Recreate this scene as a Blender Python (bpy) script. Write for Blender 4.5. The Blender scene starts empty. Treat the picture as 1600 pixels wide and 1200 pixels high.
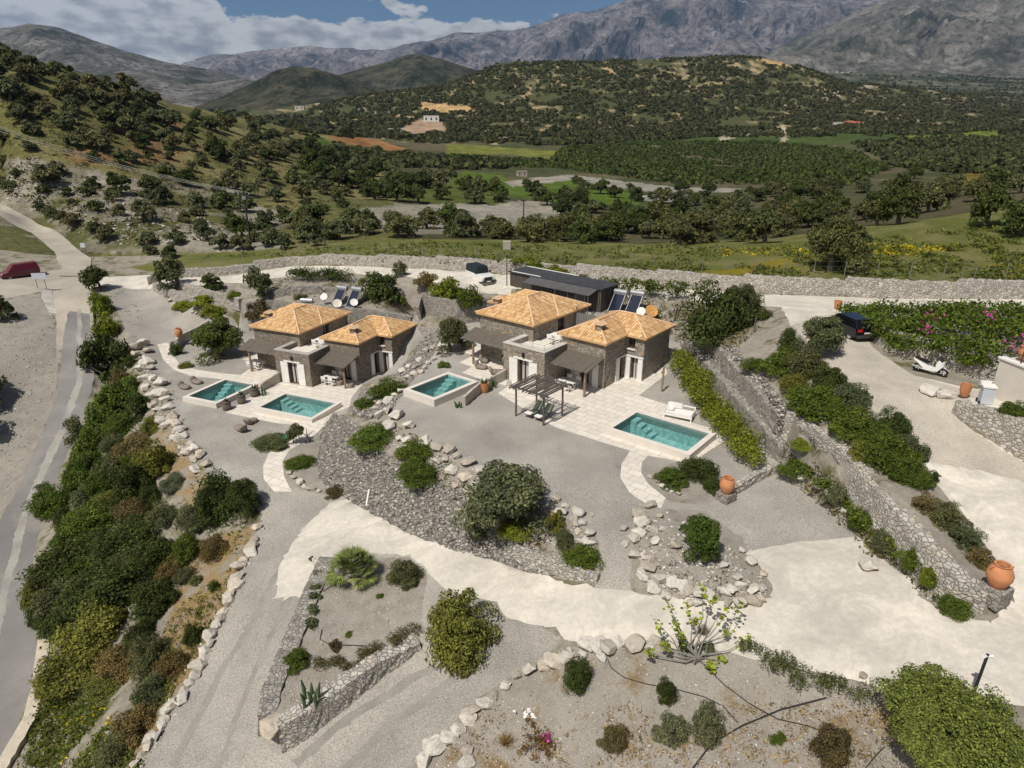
import bpy, bmesh, math, random
import numpy as np
from mathutils import Vector, Matrix
from mathutils.bvhtree import BVHTree
from mathutils.geometry import delaunay_2d_cdt
R=math.radians
random.seed(7); RNG=np.random.default_rng(7)
S=bpy.context.scene
COL=S.collection
# ---------------- camera, sky, sun, exposure ----------------
F=1040.;PIT=R(21.75);ZC=19.4;cP,sP=math.cos(PIT),math.sin(PIT)
cd=bpy.data.cameras.new('camera');cam=bpy.data.objects.new('camera',cd);COL.objects.link(cam)
cam.location=(0,0,ZC);cam.rotation_euler=(R(90)-PIT,0,0)
cd.sensor_width=36;cd.lens=36*F/1600;cd.clip_start=.5;cd.clip_end=60000;S.camera=cam
SUN_AZ,SUN_EL=R(216),R(57)
sv=Vector((math.sin(SUN_AZ)*math.cos(SUN_EL),math.cos(SUN_AZ)*math.cos(SUN_EL),math.sin(SUN_EL)))
sl=bpy.data.lights.new('sun','SUN');sl.energy=4.9;sl.angle=R(.5);sl.color=(1,.95,.87)
so=bpy.data.objects.new('sun',sl);COL.objects.link(so);so.rotation_euler=sv.to_track_quat('Z','Y').to_euler()
S.view_settings.view_transform='Standard';S.view_settings.look='None';S.view_settings.exposure=-0.22;S.view_settings.gamma=1
W=bpy.data.worlds.new('World');S.world=W;W.use_nodes=True
def sky():
    nt=W.node_tree;N=nt.nodes;L=nt.links;N.clear()
    def n(t,**k):
        q=N.new(t)
        for a,b in k.items():setattr(q,a,b)
        return q
    def m(op,a,b=None,c=None):
        q=n('ShaderNodeMath',operation=op)
        for i,v in enumerate((a,b,c)):
            if v is None:continue
            if isinstance(v,(int,float)):q.inputs[i].default_value=v
            else:L.new(v,q.inputs[i])
        return q.outputs[0]
    out=n('ShaderNodeOutputWorld');bg=n('ShaderNodeBackground');bg.inputs[1].default_value=.052
    st=n('ShaderNodeTexSky');st.sky_type='NISHITA';st.sun_disc=False;st.sun_elevation=SUN_EL;st.sun_rotation=SUN_AZ;st.air_density=.9;st.dust_density=.1;st.ozone_density=4.5
    tc=n('ShaderNodeTexCoord');sx=n('ShaderNodeSeparateXYZ');L.new(tc.outputs['Generated'],sx.inputs[0])
    # cloud deck laid out on the dome: azimuth / elevation
    az=m('ARCTAN2',sx.outputs[0],sx.outputs[1]);el=m('ARCSINE',sx.outputs[2])
    cb=n('ShaderNodeCombineXYZ');L.new(m('MULTIPLY',az,15.),cb.inputs[0]);L.new(m('MULTIPLY',el,34.),cb.inputs[1])
    nz=n('ShaderNodeTexNoise');nz.inputs['Scale'].default_value=1.;nz.inputs['Detail'].default_value=9;nz.inputs['Roughness'].default_value=.58;L.new(cb.outputs[0],nz.inputs['Vector'])
    nf=nz.outputs[0]
    # bank top falls off with elevation, and towards the right
    top=m('SUBTRACT',.122,m('MULTIPLY',m('MAXIMUM',m('SUBTRACT',az,.06),0),.9))
    top=m('ADD',top,m('MULTIPLY',m('MAXIMUM',m('SUBTRACT',-.36,az),0),1.1))
    d=m('SUBTRACT',top,el)
    v=m('ADD',m('MULTIPLY',d,42.),m('MULTIPLY',m('SUBTRACT',nf,.5),4.2))
    n2=n('ShaderNodeTexNoise');n2.inputs['Scale'].default_value=.55;n2.inputs['Detail'].default_value=7;L.new(cb.outputs[0],n2.inputs['Vector'])
    hi=m('MULTIPLY',m('SUBTRACT',n2.outputs[0],.60),12.)
    v=m('MAXIMUM',v,hi)
    fac=n('ShaderNodeClamp');L.new(m('MULTIPLY',v,4.),fac.inputs[0])
    cr=n('ShaderNodeValToRGB')
    # shading inside the cloud
    n3=n('ShaderNodeTexNoise');n3.inputs['Scale'].default_value=1.6;n3.inputs['Detail'].default_value=6;L.new(cb.outputs[0],n3.inputs['Vector'])
    L.new(m('ADD',m('MULTIPLY',el,5.2),m('ADD',m('MULTIPLY',n3.outputs[0],2.2),-.98)),cr.inputs[0])
    e=cr.color_ramp.elements;e[0].position=.1;e[0].color=(4.6,4.9,5.4,1);e[1].position=.82;e[1].color=(13.,12.9,12.7,1)
    e=cr.color_ramp.elements.new(.45);e.color=(7.4,7.5,7.7,1)
    mx=n('ShaderNodeMix',data_type='RGBA');L.new(fac.outputs[0],mx.inputs[0]);sk=n('ShaderNodeMix',data_type='RGBA',blend_type='MULTIPLY');sk.inputs[0].default_value=1;L.new(st.outputs[0],sk.inputs[6]);sk.inputs[7].default_value=(.70,.86,1,1);L.new(sk.outputs[2],mx.inputs[6]);L.new(cr.outputs[0],mx.inputs[7])
    L.new(mx.outputs[2],bg.inputs[0]);L.new(bg.outputs[0],out.inputs[0])
sky()
# ---------------- camera geometry helpers ----------------
def ray(px,py):
    a=(px-800)/F;b=(600-py)/F
    return Vector((a,cP+b*sP,-sP+b*cP))
def wz(px,py,z):
    d=ray(px,py);t=(z-ZC)/d[2];return Vector((d[0]*t,d[1]*t,z))
def wy(px,py,Y):
    d=ray(px,py);t=Y/d[1];return Vector((d[0]*t,Y,ZC+d[2]*t))
def proj(x,y,z):
    z=z-ZC;d=y*cP-z*sP;u=y*sP+z*cP
    return 800+F*x/d,600-F*u/d
# ---------------- object helpers ----------------
def tag(o,label=None,cat=None,group=None,kind=None):
    if label:o['label']=label
    if cat:o['category']=cat
    if group:o['group']=group
    if kind:o['kind']=kind
    return o
def empty(name,loc,rz=0,label=None,cat=None,group=None):
    o=bpy.data.objects.new(name,None);COL.objects.link(o);o.location=loc;o.rotation_euler=(0,0,rz);o.empty_display_size=.3
    return tag(o,label,cat,group)
def npmesh(name,V,Q,mat=None,smooth=False,tri=False,uv=None):
    V=np.asarray(V,np.float32);Q=np.asarray(Q,np.int32);k=Q.shape[1]
    me=bpy.data.meshes.new(name);me.vertices.add(len(V));me.vertices.foreach_set('co',V.ravel())
    me.loops.add(Q.size);me.loops.foreach_set('vertex_index',Q.ravel())
    me.polygons.add(len(Q));me.polygons.foreach_set('loop_start',np.arange(0,Q.size,k,dtype=np.int32))
    if uv is not None:
        l=me.uv_layers.new(name='UVMap');l.data.foreach_set('uv',np.asarray(uv,np.float32).ravel())
    me.update(calc_edges=True);me.validate()
    if smooth:me.shade_smooth()
    if mat:me.materials.append(mat)
    return me
def ob(name,me,parent=None,loc=None,rz=0):
    o=bpy.data.objects.new(name,me);COL.objects.link(o)
    if parent:o.parent=parent
    if loc is not None:o.location=loc
    if rz:o.rotation_euler=(0,0,rz)
    return o
class MB:
    def __init__(s):s.v=[];s.f=[];s.uv=[]
    def add(s,vs,fs):
        b=len(s.v);s.v+=[tuple(v) for v in vs];s.f+=[tuple(b+i for i in f) for f in fs];return s
    def box(s,x0,x1,y0,y1,z0,z1,M=None):
        vs=[Vector(p) for p in((x0,y0,z0),(x1,y0,z0),(x1,y1,z0),(x0,y1,z0),(x0,y0,z1),(x1,y0,z1),(x1,y1,z1),(x0,y1,z1))]
        if M:vs=[M@v for v in vs]
        return s.add(vs,[(0,3,2,1),(4,5,6,7),(0,1,5,4),(1,2,6,5),(2,3,7,6),(3,0,4,7)])
    def tube(s,p,r,n=8,cap=True):
        p=[Vector(q) for q in p]
        if not isinstance(r,(list,tuple)):r=[r]*len(p)
        vs=[];fs=[]
        for i,q in enumerate(p):
            t=(p[min(i+1,len(p)-1)]-p[max(i-1,0)]).normalized()
            a=t.orthogonal().normalized() if i==0 else (a-t*a.dot(t)).normalized()
            b=t.cross(a)
            for k in range(n):
                w=2*math.pi*k/n;vs.append(q+(a*math.cos(w)+b*math.sin(w))*r[i])
        for i in range(len(p)-1):
            for k in range(n):
                k2=(k+1)%n;fs.append((i*n+k,i*n+k2,(i+1)*n+k2,(i+1)*n+k))
        if cap:fs.append(tuple(range(n-1,-1,-1)));fs.append(tuple((len(p)-1)*n+k for k in range(n)))
        return s.add(vs,fs)
    def lathe(s,prof,c=(0,0,0),n=20):
        vs=[];fs=[]
        for r,z in prof:
            for k in range(n):
                w=2*math.pi*k/n;vs.append((c[0]+r*math.cos(w),c[1]+r*math.sin(w),c[2]+z))
        for i in range(len(prof)-1):
            for k in range(n):
                k2=(k+1)%n;fs.append((i*n+k,i*n+k2,(i+1)*n+k2,(i+1)*n+k))
        return s.add(vs,fs)
    def prism(s,pts,z0,z1):
        n=len(pts);ar=sum(pts[i][0]*pts[(i+1)%n][1]-pts[(i+1)%n][0]*pts[i][1] for i in range(n))
        if ar<0:pts=pts[::-1]
        vs=[(p[0],p[1],z0) for p in pts]+[(p[0],p[1],z1) for p in pts]
        return s.add(vs,[tuple(range(n-1,-1,-1)),tuple(range(n,2*n))]+[(i,(i+1)%n,n+(i+1)%n,n+i) for i in range(n)])
    def mesh(s,name,mat,smooth=False,bevel=0):
        me=bpy.data.meshes.new(name);me.from_pydata(s.v,[],s.f);me.update()
        if bevel:
            bm=bmesh.new();bm.from_mesh(me);bmesh.ops.bevel(bm,geom=[e for e in bm.edges if e.calc_face_angle(0)>.5],offset=bevel,segments=2,affect='EDGES');bm.to_mesh(me);bm.free()
        if smooth:
            me.shade_smooth()
            bm=bmesh.new();bm.from_mesh(me)
            for e in bm.edges:
                if len(e.link_faces)==2 and e.calc_face_angle(0)>.7:e.smooth=False
            bm.to_mesh(me);bm.free()
        if mat:me.materials.append(mat)
        return me
    def build(s,name,mat,parent=None,smooth=False,bevel=0,loc=None,rz=0):
        return ob(name,s.mesh(name,mat,smooth,bevel),parent,loc,rz)
def dup(o,loc=None,rz=None,sc=None,label=None,group=None,parent=None,col=None):
    c=o.copy();COL.objects.link(c)
    if parent:c.parent=parent
    if loc is not None:c.location=loc
    if rz is not None:c.rotation_euler=(0,0,rz)
    if sc is not None:c.scale=(sc,sc,sc) if not hasattr(sc,'__len__') else sc
    if label:c['label']=label
    if group:c['group']=group
    if col:c.color=col
    for ch in list(o.children):
        k=dup(ch,parent=c)
        if col and ch.name.startswith('crown'):k.color=col
    return c
# ---------------- materials ----------------
def lin(c):return tuple(c)+(1,) if len(c)==3 else c
class NT:
    def __init__(s,name,rough=.85,spec=.25):
        s.m=bpy.data.materials.new(name);s.m.use_nodes=True;s.t=s.m.node_tree;s.N=s.t.nodes;s.L=s.t.links
        s.b=s.N['Principled BSDF'];s.b.inputs['Roughness'].default_value=rough;s.b.inputs['Specular IOR Level'].default_value=spec
        s.tc=None
    def n(s,t,**k):
        q=s.N.new(t)
        for a,b in k.items():setattr(q,a,b)
        return q
    def co(s,kind='Object'):
        if not s.tc:s.tc=s.n('ShaderNodeTexCoord')
        return s.tc.outputs[kind]
    def pos(s):return s.n('ShaderNodeNewGeometry').outputs['Position']
    def mapr(s,v,sc=(1,1,1),rz=0):
        q=s.n('ShaderNodeMapping');s.L.new(v,q.inputs[0]);q.inputs['Scale'].default_value=sc;q.inputs['Rotation'].default_value=(0,0,rz);return q.outputs[0]
    def noise(s,v,sc,det=4,ro=.55,dist=0):
        q=s.n('ShaderNodeTexNoise');s.L.new(v,q.inputs['Vector']);q.inputs['Scale'].default_value=sc;q.inputs['Detail'].default_value=det;q.inputs['Roughness'].default_value=ro;q.inputs['Distortion'].default_value=dist;return q.outputs[0]
    def voro(s,v,sc,feat='F1',out='Distance',rnd=1):
        q=s.n('ShaderNodeTexVoronoi',feature=feat);s.L.new(v,q.inputs['Vector']);q.inputs['Scale'].default_value=sc;q.inputs['Randomness'].default_value=rnd;return q.outputs[out]
    def ramp(s,v,st):
        q=s.n('ShaderNodeValToRGB');s.L.new(v,q.inputs[0]);e=q.color_ramp.elements
        while len(e)<len(st):e.new(.5)
        for i,(p,c) in enumerate(st):e[i].position=p;e[i].color=lin(c) if hasattr(c,'__len__') else (c,c,c,1)
        return q.outputs[0]
    def mix(s,f,a,b,mode='MIX'):
        q=s.n('ShaderNodeMix',data_type='RGBA',blend_type=mode)
        for i,v in((0,f),(6,a),(7,b)):
            if isinstance(v,(int,float)) and i==0:q.inputs[0].default_value=v
            elif isinstance(v,tuple):q.inputs[i].default_value=lin(v)
            else:s.L.new(v,q.inputs[i])
        return q.outputs[2]
    def math(s,op,a,b=0.):
        q=s.n('ShaderNodeMath',operation=op)
        for i,v in enumerate((a,b)):
            if isinstance(v,(int,float)):q.inputs[i].default_value=v
            else:s.L.new(v,q.inputs[i])
        return q.outputs[0]
    def vadd(s,v,w,k):
        q=s.n('ShaderNodeVectorMath',operation='SCALE');s.L.new(w,q.inputs[0]);q.inputs['Scale'].default_value=k
        a=s.n('ShaderNodeVectorMath',operation='ADD');s.L.new(v,a.inputs[0]);s.L.new(q.outputs[0],a.inputs[1]);return a.outputs[0]
    def color(s,c):
        if isinstance(c,tuple):s.b.inputs['Base Color'].default_value=lin(c)
        else:s.L.new(c,s.b.inputs['Base Color'])
    def bump(s,h,st=.5,d=.05):
        q=s.n('ShaderNodeBump');q.inputs['Strength'].default_value=st;q.inputs['Distance'].default_value=d;s.L.new(h,q.inputs['Height']);s.L.new(q.outputs[0],s.b.inputs['Normal'])
MAT={}
def simple(name,c,rough=.7,var=.25,sc=3,metal=0,spec=.3,bump=0):
    if name in MAT:return MAT[name]
    t=NT(name,rough,spec);v=t.co();n=t.noise(v,sc,6,.6)
    a=tuple(x*(1-var) for x in c);b=tuple(min(1,x*(1+var)) for x in c)
    t.color(t.ramp(n,[(.3,a),(.7,b)]));t.b.inputs['Metallic'].default_value=metal
    if bump:t.bump(t.noise(v,sc*6,3),bump,.02)
    MAT[name]=t.m;return t.m
def stonemat(name,cols,mortar,sc=4.,edge=.06,bd=.06,flat=1.4,pos=False):
    t=NT(name,.9,.2);v=t.pos() if pos else t.co()
    v=t.vadd(v,t.n('ShaderNodeTexNoise').outputs['Color'],0.0)
    nz=t.n('ShaderNodeTexNoise');t.L.new(v,nz.inputs['Vector']);nz.inputs['Scale'].default_value=2.5
    v=t.vadd(v,nz.outputs['Color'],.18);v=t.mapr(v,(1,1,flat))
    col=t.voro(v,sc,'F1','Color');dist=t.voro(v,sc,'DISTANCE_TO_EDGE')
    sp=t.n('ShaderNodeSeparateColor');t.L.new(col,sp.inputs[0])
    c=t.ramp(sp.outputs[0],[(i/(len(cols)-1),k) for i,k in enumerate(cols)])
    c=t.mix(t.math('MULTIPLY',t.noise(v,sc*5,5,.7),.55),c,(.12,.11,.10),'MULTIPLY') if 0 else t.mix(.45,c,t.ramp(t.noise(v,sc*4,6,.7),[(.25,(.35,.35,.35)),(.75,(1.25,1.22,1.18))]),'MULTIPLY')
    m=t.ramp(dist,[(0,0.),(edge,1.)])
    t.color(t.mix(m,mortar,c))
    h=t.math('ADD',t.ramp(dist,[(0,0.),(edge*2.2,.8),(.5,1.)]),t.math('MULTIPLY',t.noise(v,sc*5,4),.35))
    t.bump(h,1.,bd);MAT[name]=t.m;return t.m
# ---------------- terrain: control points (px,py,z) / (px,py,'D',Y) / ('W',x,y,z) ----------------
TP=[];TE=[]
def vt(p):
    if p[0]=='W':v=Vector(p[1:])
    elif p[2]=='D':v=wy(p[0],p[1],p[3])
    else:v=wz(*p)
    return v
def tv(p):
    TP.append(p if isinstance(p,Vector) else vt(p));return len(TP)-1
def line(pts,closed=False):
    ids=[tv(p) for p in pts]
    for a,b in zip(ids,ids[1:]+(ids[:1] if closed else [])):
        if a!=b and len(ids)>1:TE.append((a,b))
    return [TP[i] for i in ids]
def pts(ps):
    for p in ps:tv(p)
WALLS={}
def wall(name,base,hs,top=False,side='L',off=.35):
    P=[vt(p) for p in base];n=len(P)
    if not hasattr(hs,'__len__'):hs=[hs]*n
    N=[]
    for i in range(n):
        d=(P[min(i+1,n-1)]-P[max(i-1,0)]);d.z=0;d.normalize();q=Vector((-d.y,d.x,0));N.append(q if side=='L' else -q)
    if top:
        T=P;B=[Vector((p.x,p.y,p.z-h))-q*off for p,q,h in zip(P,N,hs)]
    else:
        B=P;T=[Vector((p.x,p.y,p.z+h))+q*off for p,q,h in zip(P,N,hs)]
    line(B);line(T);WALLS[name]=(B,T,N)
# public road down the left
RL=[(-80,300,3.6),(0,338,2.6),(50,365,1.6),(85,395,.7),(97,420,.15),(82,452,-.8),(88,500,-2.0),(96,560,-4.2),(88,620,-6.2),(65,680,-7.9),(30,760,-9.6),(0,815,-10.5),(-50,900,-11.4),(-200,1050,-12.4),(-400,1290,-13)]
RR=[(-80,272,3.8),(0,322,2.8),(50,345,1.8),(100,373,.9),(143,407,.25),(137,430,-.1),(137,460,-.9),(140,530,-3.1),(148,590,-5.2),(130,650,-7.1),(105,710,-8.6),(75,790,-10.1),(52,870,-11.1),(48,950,-11.8),(60,1010,-12.2),(50,1080,-12.6),(25,1140,-12.9),(-30,1230,-13.2),(-100,1330,-13.4)]
line(RL);line(RR)
pts([(0,432,.3),(-100,436,.5),(0,470,-.6),(60,452,-.3),(-100,480,0),(0,560,-3.2),(-100,560,-2.8),(40,600,-5.3),(-50,680,-7.2),(-300,600,-3),(0,720,-8.8),(-200,800,-9.8),(-400,1000,-10),(0,380,1.8),(-100,350,3.4),(45,400,.8)])
# bank top of the left terrace
BT=[(160,438,-.2),(172,470,-1.0),(190,510,-2.3),(215,560,-3.3),(238,610,-3.7),(262,655,-3.85),(300,705,-3.95),(325,745,-4.2),(372,772,-4.4),(408,805,-4.6),(395,850,-4.9),(362,920,-5.3),(330,1000,-5.8),(290,1080,-6.3),(240,1160,-6.8),(190,1250,-7.2),(120,1400,-7.6)]
line(BT)
line([(158,560,-5.4),(150,650,-7.4),(160,740,-7.4),(180,830,-8),(190,920,-8.6),(170,1010,-9.6),(150,1090,-10.4),(90,1180,-11.6),(0,1330,-12.4)])
# left villa terrace, flat
A0=-3.8
line([(258,600,A0),(300,680,A0),(330,715,A0),(400,735,A0),(470,735,A0),(495,690,A0),(540,645,A0),(566,600,A0),(600,590,A0),(640,548,A0),(655,528,A0)])
line([(372,515,A0+.05),(330,518,-3.6),(275,525,-3.5),(250,545,-3.6),(258,600,A0)])
line([(230,440,-.45),(245,470,-1.7),(262,500,-2.9),(275,520,-3.45)])
line([(200,448,-.8),(215,500,-2.4),(240,550,-3.5)])
# left drive and lower concrete
line([(415,770,-4.3),(455,768,-4.15),(530,778,-4.0)])
line([(440,905,-4.35),(425,980,-4.8),(408,1060,-5.3),(400,1120,-5.6),(398,1180,-5.95),(380,1300,-6.6)])
line([(495,880,-3.95),(560,862,-3.75),(640,865,-3.4),(700,930,-3.0),(780,962,-2.6),(880,1000,-2.0),(980,1008,-1.4),(1060,1007,-1.0),(1200,1032,-.45),(1330,1062,-.05),(1400,1080,.2),(1480,1090,.4),(1600,1100,.7),(1640,1300,.6)])
line([(540,778,-3.95),(590,805,-3.65),(640,832,-3.3),(700,855,-2.9),(770,872,-2.4),(830,892,-1.95),(870,904,-1.6),(930,914,-1.15)])
line([(930,914,-1.15),(985,918,-.85),(1050,932,-.5),(1130,938,-.25),(1200,936,0),(1205,915,.05),(1175,872,.1),(1155,858,.05)])
pts([(560,820,-3.85),(640,860,-3.5),(1000,980,-1.1),(1200,985,-.3),(1350,980,.2),(1300,900,.1),(1500,1030,.6)])
# stone slope top
line([(505,660,-3.6),(520,645,-2.6),(548,655,-1.2),(590,700,-.95),(655,745,-.95),(720,770,-1.0),(735,800,-1.1),(790,840,-1.25),(850,858,-1.15),(905,880,-1.1)])
line([(505,665,-3.8),(500,700,-3.85),(498,745,-3.95),(540,774,-3.97)])
# right villa terrace edge, flat z=0
line([(690,540,0),(665,568,0),(640,600,0),(610,640,0),(640,668,0),(700,708,0),(745,738,0),(770,775,-.05),(870,800,-.1),(930,838,-.2),(938,860,-.45),(935,885,-.8)])
line([(990,870,-.35),(985,840,-.1),(1000,815,0),(1035,795,0),(1080,775,0),(1150,778,0),(1215,735,.15)])
line([(1130,668,0),(1180,712,0),(1205,728,.1)])
pts([(960,905,-.9),(900,840,-.15),(1070,560,0),(1045,545,.2),(760,480,.3),(700,500,0)])
pts([(1090,850,.25),(1060,880,0),(1120,900,.1),(1150,760,0),(1180,850,.05),(1240,842,.12),(1340,832,.25),(1290,770,.25),(1230,742,.25)])
line([(1225,748,.2),(1290,790,.25),(1350,838,.3),(1400,885,.4),(1440,930,.6),(1490,962,.8),(1550,970,.95)])
# right road
RD=[(1225,478,4.85),(1235,505,4.9),(1270,535,4.85),(1300,585,4.6),(1350,625,4.2),(1400,665,3.75),(1440,715,3.2),(1462,748,2.9),(1500,792,2.4),(1540,845,1.9),(1572,890,1.45),(1585,935,1.1)]
line(RD)
line([(1640,1040,1.2),(1660,900,1.7),(1640,800,2.4),(1600,752,2.75),(1560,700,3.2),(1500,655,3.75),(1455,625,4.15),(1420,600,4.35)])
# between: shrub strip above the right wall
line([(1150,545,3.3),(1195,590,3.2),(1235,640,3.25),(1310,700,3.2),(1390,765,2.9),(1450,820,2.5)])
line([(1110,520,3.0),(1170,505,3.8),(1215,480,4.7)])
wall('strip_a',[(1068,548,.5),(1105,590,.45),(1150,645,.4),(1190,688,.35),(1222,722,.3)],[.9,.85,.85,.8,.6])
wall('strip_b',[(1100,540,1.6),(1135,585,1.5),(1175,630,1.45),(1212,672,1.4)],[1.1,1.1,1.0,.9])
wall('right',[(1222,690,1.1),(1250,708,1.0),(1290,745,.85),(1330,790,.75),(1380,845,.7),(1430,895,.75),(1490,943,.9),(1535,955,1.0)],[1.95,2.0,2.05,1.95,1.8,1.5,1.05,.75])
wall('bed',[(1330,505,4.8),(1352,522,4.7),(1375,538,4.6),(1400,552,4.5),(1430,563,4.45),(1470,572,4.45),(1545,596,4.55),(1640,620,4.7)],[.5,.8,1.1,1.3,1.4,1.45,1.5,1.5])
wall('lower_right',[(1490,645,3.85),(1520,667,3.6),(1560,692,3.3),(1600,717,3.0),(1680,765,2.6)],[.7,1.1,1.5,1.7,1.8])
# island bed
wall('island_left',[(505,878,-3.85),(480,935,-4.2),(455,1000,-4.6),(432,1060,-5.1),(415,1110,-5.45),(410,1150,-5.75)],[.3,.45,.6,.8,1.0,1.15],side='L')
wall('island_right',[(440,1172,-5.85),(480,1150,-5.55),(540,1102,-5.05),(600,1052,-4.5),(655,1012,-4.0)],[1.25,1.2,1.05,.75,.3],side='L')
pts([(560,930,-3.75),(560,1000,-4.0),(500,1050,-4.4),(630,950,-3.5)])
# lower path and bottom garden
line([(560,1300,-5.4),(640,1205,-4.9),(700,1140,-4.3),(760,1085,-3.6),(830,1045,-3.0),(890,1012,-2.2),(985,1012,-1.6)])
pts([(700,1000,-3.5),(780,985,-2.9),(850,1010,-2.7),(620,1100,-4.8),(500,1200,-5.9),(900,1100,-2.6),(800,1200,-3.9),(1000,1200,-2.6),(1100,1120,-1.7),(1300,1110,-.7),(1400,1200,-.6),(1200,1250,-1.4),(1000,1400,-3.2),(1500,1400,-.6),(1700,1300,.2)])
# behind the left villa
wall('villa_back',[(385,474,-.5),(430,470,-.3),(530,482,0),(572,484,0),(600,488,0),(645,496,0)],[3.2,3.5,3.75,3.75,3.75,3.75],top=True)
wall('upper_terrace',[(428,455,.5),(455,449,.9),(500,447,1.1),(530,452,1.0)],[.7,.8,.9,.8],top=True)
wall('court_side',[(241,452,-.75),(262,466,-1.5),(290,478,-2.1),(320,486,-2.6),(345,491,-3.0),(367,494,-3.3)],[.8,1.1,1.2,1.2,1.2,1.1])
wall('planter_upper',[(285,441,.2),(324,454,.1),(365,463,-.1),(378,468,-.2)],[.8,.9,.9,.8],top=True)
wall('court_curve',[(649,482,1.5),(658,463,2.1),(685,466,2.4),(717,472,2.6),(755,468,2.7),(797,462,2.85)],[1.2,1.6,1.9,2.1,2.1,2.1],top=True,side='L')
wall('upper_lane',[(285,434,0.0),(340,431,.2),(380,427,.4),(450,417.5,.9),(500,415,1.2),(550,415.5,1.6),(612,417.5,2.0),(675,420,2.4),(725,422,2.6),(790,427,2.8),(900,436,2.95),(1000,443,3.15),(1075,450,3.45),(1200,458,4.05),(1300,461,4.4),(1400,466,4.65),(1500,467,4.9),(1600,467,4.95),(1720,468,5.0)],[.7,.8,.9,1.0,1.1,1.1,1.1,1.1,1.1,1.15,1.2,1.2,1.2,1.2,1.25,1.25,1.25,1.25,1.25])
line([(240,446,-.45),(300,446,-.05),(400,436,.45),(480,428,1.0),(560,426,1.5),(640,431,2.0),(700,442,2.5),(750,455,2.75),(790,460,2.85)])
line([(800,448,2.85),(960,457,2.95),(1050,462,3.25),(1130,470,3.7),(1215,476,4.3)])
line([(1310,484,4.75),(1430,482,4.85),(1600,490,5.0),(1720,495,5.0)])
pts([(1350,505,5.0),(1450,540,5.5),(1560,560,5.9),(1560,510,5.6)])
line([(800,478,1.5),(938,491,2.0),(975,470,2.3),(1030,500,1.7),(1065,535,1.5)])
pts([(1060,480,3.2),(1100,500,3.0),(1120,475,4.2)])
pts([(560,440,1.0),(620,460,.8),(560,470,.3),(640,440,1.7),(470,462,.1),(600,480,.2),(700,455,2.5)])
# meadow behind the lane wall
pts([(240,420,-.1),(300,410,.2),(420,400,1.3),(500,392,2.0),(560,387,2.5),(640,386,3.1),(750,395,3.8),(900,402,4.2),(1050,412,4.7),(1200,425,5.5),(1450,425,6.3),(1650,430,6.4),(1250,400,6.3),(1450,385,7),(1650,390,7.3)])
line([(480,380,2.0),(560,375,2.5),(640,373,3.0),(780,379,3.8),(900,383,4.2),(1100,388,5.0),(1280,378,6.1),(1450,345,7.4),(1600,330,8.4),(1750,320,9)])
pts([(200,400,.3),(200,420,-.2),(150,395,.5),(300,395,.6),(400,388,1.2),(240,400,.3)])
# farther ground, by distance
D='D'
pts([(600,358,D,112),(700,362,D,112),(800,372,D,108),(1000,376,D,112),(1150,372,D,118),(1300,350,D,125),(1450,325,D,122),(1600,300,D,130),(1800,290,D,135),
(540,335,D,140),(600,330,D,150),(700,335,D,150),(800,330,D,170),(900,340,D,150),(1000,335,D,170),(1150,330,D,180),(1300,310,D,190),(1500,285,D,200),(1750,275,D,200),
(640,300,D,200),(750,290,D,235),(850,290,D,240),(950,300,D,225),(1050,295,D,240),(1200,290,D,250),(1400,270,D,270),(1600,260,D,290),(1850,255,D,290),
(700,262,D,330),(880,270,D,330),(1000,272,D,330),(1200,262,D,380),(1500,245,D,430),(1850,235,D,450),
(560,250,D,330),(600,232,D,450),(700,240,D,450),(800,232,D,500),(1000,240,D,480),(500,225,D,500),(620,215,D,600),
(600,195,D,750),(700,195,D,760),(800,200,D,700),(1000,210,D,650),(1200,205,D,680),(1400,200,D,750),(1600,195,D,850),(1850,190,D,900),(500,195,D,800),
(700,160,D,900),(850,150,D,900),(1000,150,D,880),(1150,150,D,900),(1280,160,D,950),(1450,170,D,1100),(1600,170,D,1200),(1850,170,D,1200)])
line([(430,172,D,950),(520,160,D,980),(560,152,D,1000),(650,140,D,1020),(700,128,D,1040),(740,115,D,1060),(790,97,D,1100),(850,93,D,1110),(900,92,D,1120),(1000,93,D,1120),(1050,91,D,1120),(1100,86,D,1130),(1190,83,D,1150),(1232,88,D,1150),(1270,106,D,1150),(1330,124,D,1200),(1400,136,D,1250),(1500,146,D,1350),(1600,152,D,1400),(1850,155,D,1400)])
line([(430,190,D,1350),(650,180,D,1500),(850,165,D,1550),(1100,165,D,1600),(1270,160,D,1600),(1400,150,D,1650),(1600,155,D,1750),(1850,158,D,1750)])
pts([(400,172,D,1700),(600,170,D,2000),(900,165,D,2200),(1200,140,D,2300),(1400,134,D,2300),(1600,136,D,2300),(1900,136,D,2300),
(1280,112,D,3000),(1400,112,D,3000),(1600,122,D,3000),(1900,125,D,3000),(200,175,D,1700),(0,175,D,1700),(-300,175,D,1700),(400,165,D,3000),(700,160,D,3000),(1000,150,D,3000),(0,165,D,3000),(-300,165,D,3000)])
for x in(-400,0,400,800,1200,1600,2000):tv((x,140,D,5000))
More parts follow.
